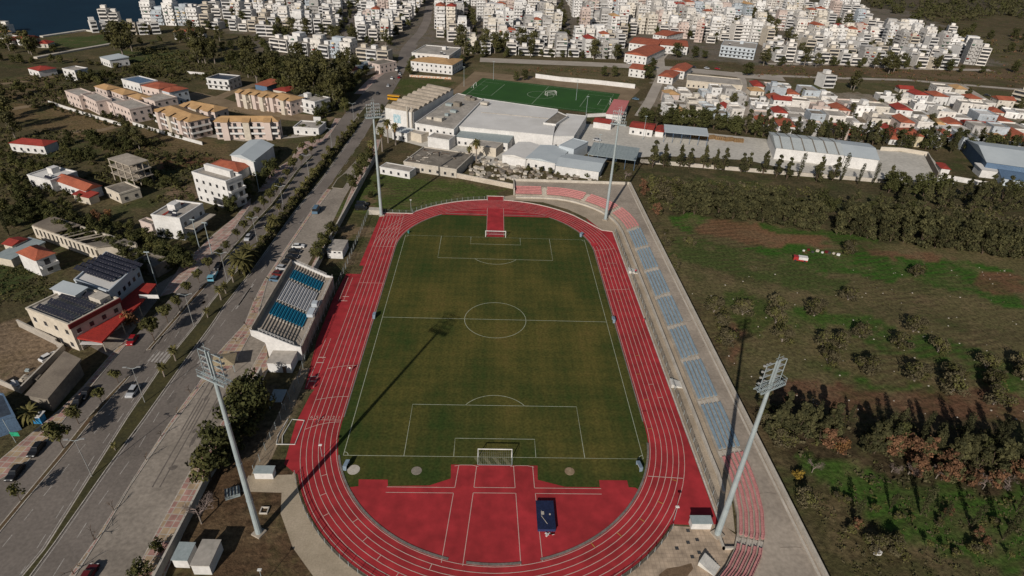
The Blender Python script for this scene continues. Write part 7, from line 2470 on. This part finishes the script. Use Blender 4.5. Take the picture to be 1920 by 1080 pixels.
car(93, 672, (104, 666), CWH, 'white car standing in the sandy yard beside the long grey shed', None, 'cars off the left pavement')
for i, (px, py) in enumerate(((52, 696), (60, 704), (44, 714), (30, 724), (64, 712))):
    p = g(px, py)
    b = B()
    s = .5 + .25 * i
    b.T = Matrix.Rotation(i * .8, 4, 'Z')
    b.box(-s, s, -s * .6, s * .6, 0, .5 + .1 * i)
    b.box(-s * .5, s * 1.3, -s * .2, s * .3, .55 + .1 * i, .8 + .1 * i)
    tag(b.build('junk_heap', [TIN, BROWNR, CREAM, WHITE, CONCD][i], loc=(p.x, p.y, 0)), ['grey', 'brown', 'cream', 'white', 'dark grey'][i] + ' heap of boards in the sandy yard beside the long shed', 'junk heap')


def vehicle(name, label, cat, px, py, heading, parts):
    p, q_ = g(px, py), g(*heading)
    t = thing(name, label, cat, (p.x, p.y, .03), math.atan2(q_.y - p.y, q_.x - p.x))
    for nm, m_, boxes in parts:
        for bx in boxes:
            b = B()
            b.box(*bx)
            b.build(nm, m_, t)
    return t


def wheels(xs, y=.95, r=.42):
    return []


BUSY = paint('bus_yellow', (.55, .27, .012))
t = vehicle('bus', 'yellow bus parked at the right kerb beside the vaulted hall', 'bus', 739, 188, (760, 190), [('body', BUSY, [(-3.9, 3.9, -1.2, 1.2, .4, 1.7), (-3.9, 3.9, -1.2, 1.2, 2.5, 3.2)]), ('window_band', CG, [(-3.85, 3.85, -1.17, 1.17, 1.7, 2.5)])])
for x in (-2.5, 2.6):
    for y in (-1.05, 1.05):
        B().tube((x, y - .15, .48), (x, y + .15, .48), .48, n=12).build('wheel', TYRE, t)
LB = paint('light_blue', (.16, .38, .48))
t = vehicle('small_truck', 'light blue small truck with open bed on the soil strip gap by the date palm', 'truck', 400, 522, (388, 545), [('cab', LB, [(1.0, 2.6, -.9, .9, .4, 2.0)]), ('cab_glass', CG, [(2.3, 2.63, -.8, .8, 1.2, 1.85)]), ('cargo_bed', LB, [(-2.8, .9, -.95, .95, .6, .75), (-2.8, .9, -.95, -.85, .75, 1.2), (-2.8, .9, .85, .95, .75, 1.2)]), ('load', WHITE, [(-2.2, .2, -.7, .7, .76, 1.3)])])
for x in (-1.8, 1.7):
    for y in (-.8, .8):
        B().tube((x, y - .12, .4), (x, y + .12, .4), .4, n=10).build('wheel', TYRE, t)
t = vehicle('pickup_truck', 'red and white pickup truck standing in the green field on the right', 'pickup', 1498, 489, (1484, 487), [('cab', paint('pickup_red', (.35, .03, .03)), [(.6, 2.2, -.9, .9, .4, 1.8), (-2.6, .6, -.95, .95, .4, .9)]), ('cab_glass', CG, [(2.0, 2.23, -.8, .8, 1.1, 1.7)]), ('cargo_cover', WHITE, [(-2.6, .5, -.95, .95, .9, 1.9)])])
for x in (-1.7, 1.5):
    for y in (-.85, .85):
        B().tube((x, y - .12, .4), (x, y + .12, .4), .4, n=10).build('wheel', TYRE, t)
q = random.Random(8)
for i in range(9):
    p = g(1508 + i * 8 + q.uniform(-2, 2), 468 + i * 1.6 + q.uniform(-3, 3))
    s = q.uniform(.4, .8)
    b = B()
    b.prism([(s * math.cos(k), s * q.uniform(.6, 1) * math.sin(k)) for k in (0, 1, 2, 3, 4.2, 5.2)], 0, s * 1.1)
    tag(b.build('field_crate', [WHITE, CDR, DSTEEL, CREAM][i % 4], loc=(p.x, p.y, 0)), f'{["white", "dark red", "black", "cream"][i % 4]} sack, {ordn(i + 1)} from the left in the line behind the pickup', 'sack', 'sacks behind the pickup')
q = random.Random(9)
b = B()
for i in range(120):
    p = g(q.uniform(1290, 1920), q.uniform(500, 790))
    s = q.uniform(.06, .2)
    b.box(p.x - s, p.x + s, p.y - s * .8, p.y + s * .8, 0, s)
tag(b.build('field_stones', CONCL), 'small white stones scattered over the brown field', 'stones', None, 'stuff')
p = g(1645, 1038)
tag(B().prism([(.9, 0), (.5, .5), (-.6, .4), (-.9, -.1), (-.3, -.5), (.5, -.4)], 0, .5).build('white_scrap', WHITE, loc=(p.x, p.y, 0)), 'white piece of scrap lying in the rough grass at the lower right', 'scrap')
p = g(367, 549)
# ---------------------------------------------------------------- street lamps, poles, billboard
def make_lamp():
    t = thing('street_lamp', 'lamp', 'street lamp')
    B().tube((0, 0, 0), (0, 0, 10.5), .10, .06, 7).build('post', LAMPB, t)
    for s in (-1, 1):
        b = B()
        b.tube((0, 0, 10.3), (s * 1.5, 0, 10.8), .05, n=5)
        b.build('lamp_arm', STEEL, t)
        b = B()
        b.box(s * 1.5 - .45, s * 1.5 + .45, -.16, .16, 10.74, 10.9)
        b.build('lamp_head', LAMPB, t)
    return t


LMP = Pool(make_lamp)
for i, (px, py) in enumerate(((173, 894), (272, 755), (364, 612), (427, 530), (484, 460), (533, 397), (580, 335), (623, 281), (664, 230))):
    p = g(px, py)
    LMP.put((p.x, p.y, .14), R(5), f'double armed street lamp, {ordn(i + 1)} from the near end along the grass median', 'street lamps on the median')
for i, (px, py, h) in enumerate(((295, 537, 12), (486, 359, 13), (376, 472, 12), (398, 478, 12))):
    p = g(px, py)
    tag(B().tube((0, 0, 0), (0, 0, h), .16, .1, 6).box(-.8, .8, -.12, .12, h, h + .3).build('light_pole', STEEL, loc=(p.x, p.y, 0)),
        ['pale pole with cross bar at the end of the red forecourt roof', 'pale floodlight pole by the pink pavement', 'left of two dark poles before the low white shop', 'right of two dark poles before the low white shop'][i], 'light pole', 'poles left of the boulevard')
p = g(424, 690)
t = thing('bus_shelter', 'tan roofed open shelter on the separator beside the service road', 'bus shelter', (p.x, p.y, .14), R(12))
b = B()
b.add([(-2.8, -2.6, 2.6), (2.8, -2.6, 2.6), (2.8, 2.6, 2.6), (-2.8, 2.6, 2.6), (0, 0, 3.6)], [(0, 1, 4), (1, 2, 4), (2, 3, 4), (3, 0, 4), (3, 2, 1, 0)])
b.build('shelter_roof', mat('tan_canvas', (0.36, 0.29, 0.18), (0.30, 0.24, 0.15), .5), t)
for sx_ in (-2.5, 2.5):
    for sy_ in (-2.3, 2.3):
        B().tube((sx_, sy_, 0), (sx_, sy_, 2.6), .09, n=5).build('post', STEEL, t)
p = g(596, 234)
tag(B().box(-2, 2, -.1, .1, 1.0, 4.4).box(-1.8, -1.6, -.08, .08, 0, 1.0).box(1.6, 1.8, -.08, .08, 0, 1.0).build('billboard', WHITE, loc=(p.x, p.y, 0)), 'blank white billboard on short legs beside the bungalow', 'billboard')
# ---------------------------------------------------------------- the town: rows of blocks and houses
def twall(nm, c):
    return mat(nm, c, tuple(x * .82 for x in c), 0.16, fine=0.16, fsc=0.7, rand=0.13, lo=.3, hi=.75)


TW = [twall('town_white', (0.70, 0.685, 0.66)), twall('town_chalk', (0.65, 0.635, 0.61)), twall('town_pearl', (0.74, 0.72, 0.69)), twall('town_sand', (0.64, 0.605, 0.555)), twall('town_cream', (0.62, 0.57, 0.49)),
      twall('town_pink', (0.54, 0.44, 0.39)), twall('town_grey', (0.38, 0.365, 0.345)), twall('town_blue', (0.42, 0.46, 0.49)), twall('town_yellow', (0.56, 0.48, 0.33))]
TWN = ['white', 'chalky', 'pearly', 'off-white', 'cream', 'pinkish', 'grey', 'pale blue', 'yellowish']
TWIN = mat('town_window', (0.19, 0.175, 0.165), (0.075, 0.072, 0.07), 0.4, rough=0.4, fine=0, lo=.4, hi=.6)
TR = random.Random(99)
NTOWN = [0]
AWN = mat('awning_green', (0.10, 0.18, 0.13), None, 1)
DARKTANK = mat('dark_tank', (0.10, 0.09, 0.08), (0.06, 0.055, 0.05), 0.5, fine=0)  # plain dark finish of some water heaters


def town_body(b, w_, d, fl, fh, q, z0=0.0):
    """wall slots: 0 wall, 1 window"""
    h = fl * fh
    b.box(-w_ / 2, w_ / 2, -d / 2, d / 2, z0 - .3, z0 + h, 0)
    blank = [q.random() < .45 for _ in range(4)]
    for ax in (0, 1):
        ln, dp = (w_, d) if ax == 0 else (d, w_)
        nw = max(2, int(ln / 3.0))
        for f in range(fl):
            for i in range(nw):
                if q.random() < .32:
                    continue
                c = -ln / 2 + ln * (i + .5) / nw
                zz = z0 + f * fh + (.9 if f else .3)
                hh = 1.3 if f else 2.2
                for s in (-1, 1):
                    if ax == 1 and blank[s + 1]:
                        continue
                    if ax == 0:
                        b.box(c - .5, c + .5, s * dp / 2 - .03, s * dp / 2 + .03, zz, zz + hh, 1)
                    else:
                        b.box(s * dp / 2 - .03, s * dp / 2 + .03, c - .5, c + .5, zz, zz + hh, 1)
    return h


def town_block(x, y, w_, d, fl, rz, label, group, wi, style):
    NTOWN[0] += 1
    q = random.Random(NTOWN[0] * 13)
    wm = TW[wi]
    tall = style not in ('house', 'low')
    t = thing('apartment_block' if tall else 'town_house', label, 'apartment building' if tall else 'house', (x, y, 0), rz, group)
    fh = 3.1
    b = B()
    h = town_body(b, w_, d, fl, fh, q)
    b.build('wall', [wm, TWIN], t)
    if tall and style == 'flat' and fl > 2 and q.random() < .5:
        b = B()
        s0, s1 = q.uniform(.12, .4), q.uniform(.02, .25)
        b.box(-w_ / 2 * (1 - s1), w_ / 2 * (1 - s0 * .5), -d / 2 + d * s0, d / 2 - .05, h + .13, h + 2.95)
        b.build('setback_storey', wm, t)
    if style in ('tile', 'house'):
        o_ = .5
        e = [(-w_ / 2 - o_, -d / 2 - o_, h), (w_ / 2 + o_, -d / 2 - o_, h), (w_ / 2 + o_, d / 2 + o_, h), (-w_ / 2 - o_, d / 2 + o_, h)]
        b = B()
        rh = 1.9
        if w_ > d:
            k = d / 2 * q.choice((1, .0))
            b.add(e + [(-w_ / 2 - o_ + k, 0, h + rh), (w_ / 2 + o_ - k, 0, h + rh)], [(0, 1, 5, 4), (4, 5, 2, 3), (0, 4, 3), (1, 2, 5), (3, 2, 1, 0)])
        else:
            k = w_ / 2 * q.choice((1, .0))
            b.add(e + [(0, -d / 2 - o_ + k, h + rh), (0, d / 2 + o_ - k, h + rh)], [(0, 4, 5, 3), (4, 1, 2, 5), (0, 1, 4), (2, 3, 5), (3, 2, 1, 0)])
        b.build('roof', q.choice((TILE, TILE, TILER, TILEY)), t)
    else:
        b = B()
        b.box(-w_ / 2 - .02, w_ / 2 + .02, -d / 2 - .02, d / 2 + .02, h + .01, h + .12, 0)
        for a in ((-w_ / 2 - .05, w_ / 2 + .05, -d / 2 - .05, -d / 2 + .2), (-w_ / 2 - .05, w_ / 2 + .05, d / 2 - .2, d / 2 + .05), (-w_ / 2 - .05, -w_ / 2 + .2, -d / 2 + .2, d / 2 - .2), (w_ / 2 - .2, w_ / 2 + .05, -d / 2 + .2, d / 2 - .2)):
            b.box(*a, h + .12, h + .95, 1)
        b.build('roof', [q.choice((ROOFG, ROOFG, ROOFW, CONCD)), wm], t)
        sx_ = q.uniform(-.25, .25) * w_
    if not (style in ('tile', 'house')) and (tall or q.random() < .35):
        b = B()
        b.box(sx_ - 1.8, sx_ + 1.8, -.5, d * .32, h + .12, h + q.uniform(2.4, 3.2))
        b.build('stairwell', wm, t)
        if q.random() < .5 and w_ > 9 and tall:
            b = B()
            x1 = w_ * .48 if sx_ < 0 else -w_ * .48 + 4
            b.box(x1 - 4, x1, -d * .2, d * .4, h + .12, h + 2.9)
            b.build('penthouse', wm, t)
        for i in range(q.randrange(1, 3)):
            b = B()
            xx, yy = q.uniform(-.42, .42) * w_, q.uniform(-.42, -.1) * d
            b.box(xx - .8, xx + .8, yy, yy + .8, h + .12, h + 1.3)
            b.build('water_heater', q.choice((TANKM, DARKTANK)), t)
    if tall:
        bm = q.choice((wm, wm, WHITE))
        full = q.random() < .5
        for f in range(1, fl):
            b = B()
            z = f * fh
            parts_ = [(-w_ / 2 + .3, w_ / 2 - .3)] if full else [(-w_ / 2 + .3, -w_ * .1), (w_ * .1, w_ / 2 - .3)]
            for xa, xb in parts_:
                b = B()
                b.box(xa, xb, -d / 2 - 1.3, -d / 2 - .01, z - .15, z + .02)
                b.box(xa, xb, -d / 2 - 1.4, -d / 2 - 1.302, z - .15, z + .9)
                b.box(xa - .1, xa - .002, -d / 2 - 1.4, -d / 2 - .01, z - .15, z + .9)
                b.box(xb + .002, xb + .1, -d / 2 - 1.4, -d / 2 - .01, z - .15, z + .9)
                if q.random() < .25:
                    b.cur = 1
                    xm = q.uniform(xa, xb - 2)
                    b.poly([(xm, -d / 2 - .02, z + 2.5), (xm, -d / 2 - 1.4, z + 1.7), (xm + 2.4, -d / 2 - 1.4, z + 1.7), (xm + 2.4, -d / 2 - .02, z + 2.5)])
                    b.cur = 0
                b.build('balcony', [bm, q.choice((AWN, YELLW, TILER, CREAM))], t)
        if q.random() < .35:
            b = B()
            for f in range(1, fl):
                z = f * fh
                b.box(-w_ / 2 - 1.15, -w_ / 2 - .01, -d * .35, d * .2, z - .15, z + .02)
                b.box(-w_ / 2 - 1.25, -w_ / 2 - 1.152, -d * .35, d * .2, z - .15, z + .9)
            b.build('side_balcony', bm, t)
    return t


FREE = [[(q_.x, q_.y) for q_ in gp(P_)] for P_ in (
    [(735, 125), (750, 88), (790, 88), (780, 60), (790, 0), (812, 0), (815, 60), (800, 92), (860, 96), (860, 128)],
    [(500, 118), (505, 70), (580, 66), (740, 84), (735, 125), (620, 140)],
    [(1165, 112), (1172, 72), (1245, 70), (1300, 74), (1300, 92), (1345, 98), (1345, 78), (1425, 76), (1425, 100), (1300, 116)],
    [(1625, 40), (1600, -20), (2000, -20), (2000, 80), (1790, 52)])]
for pl_, wd_, nn_, wh_ in (([(1042, 96), (1058, 80), (1062, 50), (1052, 18), (1046, 0)], 13, 12, 'along the tree lined street behind the river road'), ([(905, 96), (893, 70), (880, 40), (872, 10)], 10, 9, 'along the narrow street right of the school'),
                          ([(1500, 112), (1478, 84), (1440, 56), (1400, 30)], 11, 10, 'along the slanting street in the right town'), ([(1690, 112), (1640, 84), (1590, 56), (1540, 30)], 11, 10, 'along the right-hand slanting street'),
                          ([(1222, 60), (1206, 40), (1190, 16)], 10, 6, 'along the street above the red school'), ([(650, 78), (655, 50), (660, 20)], 11, 7, 'along the street left of the main street')):
    W_ = [(q_.x, q_.y) for q_ in gp(pl_)]
    FREE.append(offset(W_, wd_ / 2 + 4) + offset(W_, -wd_ / 2 - 4)[::-1])
    struct('town_road', B().ribbon(W_, wd_ * .6, .02), ASPH)
    row(['dark', 'broad', 'dark', 'tall'], pl_, nn_, wh_, 'street trees of the town', 4, .85, 'from the near end')
TREESPOT, TOWN = [], []


def town_row(pl, where, n, fl, style, pitch_, group, dep=(9, 13), jit=1.5, tree_p=.25, wr=(.74, .97), ang=None, fill='from left', free=True):
    pts = along(pl, n, 0)
    items, gap, a = [], 12.0, 0.0
    for i, (x, y) in enumerate(pts):
        if free and any(inside(F_, x, y) for F_ in FREE):
            continue
        if i < len(pts) - 1:
            a = math.atan2(pts[i + 1][1] - y, pts[i + 1][0] - x)
            gap = math.dist(pts[i + 1], (x, y))
        if TR.random() < tree_p * .25:
            TREESPOT.append((x + TR.uniform(-3, 3), y, group, where))
            continue
        w_ = gap * TR.uniform(*wr)
        items.append((x + TR.uniform(-jit, jit), y + TR.uniform(-jit, jit), w_, TR.uniform(*dep), TR.randint(*fl), (a if ang is None else ang) + TR.gauss(0, .06)))
        if TR.random() < tree_p:
            TREESPOT.append((x + gap * .5, y - TR.uniform(5, 9), group, where))
    for k, (x, y, w_, d, f, a) in enumerate(items):
        big = w_ * f / math.dist((x, y, 0), CAM)
        s = style if isinstance(style, str) else TR.choice(style)
        if s == 'house':
            wi = TR.choice((0, 1, 3, 4, 4, 5, 8))
        else:
            wi = TR.choice((0, 1, 2, 3, 3, 3, 3, 0, 1, 4, 4, 5, 6, 6, 7))
        num = ['one', 'two', 'three', 'four', 'five', 'six', 'seven', 'eight', 'nine'][f - 1]
        kind_ = {'flat': 'block', 'tile': 'tile-roofed block', 'house': 'tile-roofed house', 'lowflat': 'flat house'}[s]
        TOWN.append((big, x, y, w_, d, f, a, f'{TWN[wi]} {num}-storey {kind_}, {ordn(k + 1)} {fill} {where}', group, wi, 'house' if s == 'house' else ('low' if s == 'lowflat' else s)))


# seafront
GS = 'buildings on the seafront'
town_row([(-10, 70), (25, 78), (60, 86), (104, 88)], 'in the low seafront hamlet', 7, (1, 2), ['lowflat', 'lowflat', 'house'], 12, GS, (8, 11), tree_p=.2)
town_row([(-10, 60), (25, 62)], 'on the water edge at the far left', 2, (2, 3), 'flat', 12, GS, (8, 11), tree_p=0)
town_row([(172, 60), (202, 58)], 'at the end of the sea wall', 2, (2, 3), 'flat', 12, GS, (8, 10), tree_p=0)
town_row([(194, 50), (232, 50)], 'on the shore behind the sea wall end', 2, (4, 5), 'flat', 12, GS, (9, 12), tree_p=0)
town_row([(240, 64), (300, 62)], 'behind the tall clump of trees', 3, (2, 3), 'flat', 12, GS, (9, 12), tree_p=.2)
town_row([(272, 44), (380, 48)], 'in the seafront row of terraces', 5, (4, 6), 'flat', 16, GS, (11, 14), tree_p=0, wr=(.8, .98))
town_row([(330, 72), (385, 72)], 'below the seafront terraces', 3, (1, 2), ['lowflat', 'house'], 16, GS, (9, 12), tree_p=.3)
town_row([(362, 32), (480, 36)], 'in the second seafront row', 6, (3, 5), 'flat', 16, GS, (10, 13), tree_p=.2)
town_row([(380, 52), (490, 58)], 'in front of the second seafront row', 6, (2, 4), ['flat', 'flat', 'tile'], 16, GS, (10, 13), tree_p=.3)
town_row([(395, 20), (540, 24)], 'in the third seafront row', 7, (3, 5), 'flat', 16, GS, (10, 13), tree_p=.2)
town_row([(516, 92), (600, 104), (734, 118)], 'in the long row of flats above the wood', 11, (3, 4), 'flat', 16, 'long row of flats above the wood', (9, 12), tree_p=0, wr=(.9, 1.0), free=False)
GT = 'town blocks left of the main street'
for k, (y, x0, x1, n_) in enumerate(((66, 480, 735, 12), (57, 490, 745, 13), (48, 490, 757, 14), (40, 500, 767, 15), (32, 530, 773, 14), (25, 540, 778, 14), (18, 555, 783, 14), (11, 560, 788, 14), (4, 560, 790, 14), (-3, 560, 795, 13))):
    town_row([(x0, y), (x1, y + 9)], f'in the {ordn(k + 1)} row left of the main street', n_, (2, 5) if k < 5 else (3, 7), ['flat'] * 5 + ['tile'], 16, GT, (9, 14), tree_p=.3)
GC = 'town blocks right of the main street'
for k, (y, x0, x1, n_) in enumerate(((98, 870, 1160, 12), (87, 862, 1160, 15), (77, 840, 1165, 18), (68, 820, 1165, 19), (60, 818, 1170, 20), (52, 816, 1190, 21), (44, 815, 1230, 23), (36, 815, 1280, 25), (29, 818, 1330, 28), (22, 818, 1420, 32), (15, 818, 1420, 32), (8, 820, 1420, 30), (1, 820, 1420, 28), (-6, 820, 1420, 26))):
    town_row([(x0, y), (x1, y + (x1 - x0) * .035)], f'in the {ordn(k + 1)} row right of the main street', n_, (2, 5) if k < 4 else (3, 8), ['flat'] * 6 + ['tile'], 16, GC, (9, 15), tree_p=.3)
GR = 'blocks of the right part of the town'
for k, (y, x0, x1, n_) in enumerate(((112, 1425, 1770, 17), (103, 1428, 1790, 19), (94, 1430, 1800, 20), (85, 1425, 1800, 21), (77, 1300, 1745, 24), (69, 1250, 1740, 26), (61, 1190, 1730, 28), (53, 1200, 1710, 26), (46, 1240, 1690, 24), (38, 1290, 1650, 20), (31, 1340, 1630, 16), (24, 1430, 1622, 11), (17, 1430, 1620, 11))):
    town_row([(x0, y), (x1, y + (x1 - x0) * .045)], f'in the {ordn(k + 1)} row right of the red school', n_, (2, 4) if k < 3 else (2, 6), ['flat'] * 4 + ['tile'], 16, GR, (9, 15), tree_p=.32, ang=-.28 if k % 3 == 1 else None)
town_row([(1800, 118), (1845, 122)], 'beside the pale blue tower wall', 2, (5, 6), 'flat', 16, GR, (12, 15), tree_p=0)
town_row([(1790, 48), (1900, 54)], 'in the long terraces under the hill', 2, (2, 3), 'flat', 30, GR, (10, 14), tree_p=0, wr=(.9, .97))
town_row([(1690, 60), (1790, 70)], 'in the short row under the hill forest', 5, (2, 4), ['flat', 'flat', 'tile'], 16, GR, (10, 13), tree_p=.3)
town_row([(1750, 82), (1830, 90)], 'in the last row before the slope', 4, (2, 4), 'flat', 16, GR, (10, 13), tree_p=.3)
town_row([(1770, 100), (1850, 108)], 'in the row behind the pale blue tower wall', 3, (3, 5), 'flat', 16, GR, (10, 13), tree_p=.2)
GH = 'low houses beyond the yard'
for k, (y, x0, x1, n_) in enumerate(((216, 1238, 1390, 6), (203, 1240, 1392, 7), (190, 1244, 1392, 6), (177, 1248, 1390, 7))):
    town_row([(x0, y), (x1, y + 6)], f'in the {ordn(k + 1)} house row between the two lanes', n_, (1, 2), ['house', 'lowflat', 'lowflat', 'lowflat'], 10, GH, (8, 13), tree_p=.35, jit=1.0)
for k, (y, x0, x1, n_) in enumerate(((246, 1420, 1960, 16), (234, 1412, 1960, 16), (222, 1408, 1950, 16), (210, 1405, 1950, 15), (198, 1404, 1930, 14), (187, 1402, 1700, 9), (175, 1402, 1560, 5), (164, 1402, 1480, 3))):
    town_row([(x0, y), (x1, y + (x1 - x0) * .075)], f'in the {ordn(k + 1)} house row right of the second lane', n_, (1, 1) if k % 2 else (1, 2), ['house', 'lowflat', 'lowflat', 'house', 'lowflat', 'lowflat'], 10, GH, (9, 17), tree_p=.45, jit=1.2)
town_row([(1700, 200), (1960, 224)], 'in the upper house row at the right edge', 9, (1, 2), ['house', 'lowflat', 'lowflat'], 10, GH, (9, 14), tree_p=.5)
town_row([(1640, 186), (1960, 208)], 'in the second upper house row at the right edge', 10, (1, 2), ['lowflat', 'lowflat', 'house'], 10, GH, (9, 14), tree_p=.5)
town_row([(1680, 172), (1800, 180)], 'in the house row just below the right lane', 4, (1, 2), ['house', 'lowflat'], 10, GH, (9, 14), tree_p=.5)
town_row([(1530, 160), (1562, 162)], 'on the bank left of the tall trees', 1, (2, 3), 'flat', 16, GH, (11, 12), tree_p=0)
town_row([(1900, 190), (1960, 205)], 'at the right edge above the lane', 2, (3, 4), 'flat', 16, GH, (11, 12), tree_p=0)
TOWN.sort(key=lambda q_: -q_[0])
nb, rest = {}, []
for q_ in TOWN:
    kd = 'house' if q_[10] in ('house', 'low') else 'block'
    nb[kd] = nb.get(kd, 0) + 1
    if nb[kd] <= 292:
        town_block(*q_[1:10], q_[10])
    else:
        rest.append(q_)
if rest:
    b = B()
    q = random.Random(5)
    for (_, x, y, w_, d, f, a, _l, _g, wi, s) in rest:
        b.T = Matrix.Translation((x, y, 0)) @ Matrix.Rotation(a, 4, 'Z')
        b.cur = 0
        h = f * 3.1
        b.box(-w_ / 2, w_ / 2, -d / 2, d / 2, -.3, h, 2 + wi % 3)
        for k in range(f):
            b.box(-w_ / 2 + .4, w_ / 2 - .4, -d / 2 - .04, -d / 2 + .02, k * 3.1 + .9, k * 3.1 + 2.5, 0)
            if k:
                b.box(-w_ / 2 + .3, w_ / 2 - .3, -d / 2 - 1.4, -d / 2 - .05, k * 3.1 - .15, k * 3.1 + .85, 2 + wi % 3)
        b.box(-2, 2, -1, d * .3, h, h + 2.6, 2 + wi % 3)
        b.box(-w_ / 2 + .3, w_ / 2 - .3, -d / 2 + .3, d / 2 - .3, h + .01, h + .1, 1)
    b.T = None
    tag(b.build('distant_town', [GLASS, ROOFG, WHITE, TW[3], CREAM]), 'mass of pale town blocks in the farthest rows along the top edge', 'town', None, 'stuff')
# street trees of the town
SEEN = {}
for (x, y, gname, wh) in TREESPOT:
    SEEN.setdefault((gname, wh), []).append((x, y))
for (gname, wh), L in SEEN.items():
    L.sort()
    far = len(L)
    for i, (x, y) in enumerate(L):
        k = TR.choice(('dark', 'dark', 'broad', 'tall'))
        tree(k, 0, 0, f'{NAMES[k]}, {ordn(i + 1)} from left {wh}', 'trees among the ' + gname, (.65 if k == 'tall' else 1.1) if gname != GH else .5, world=(x, y))
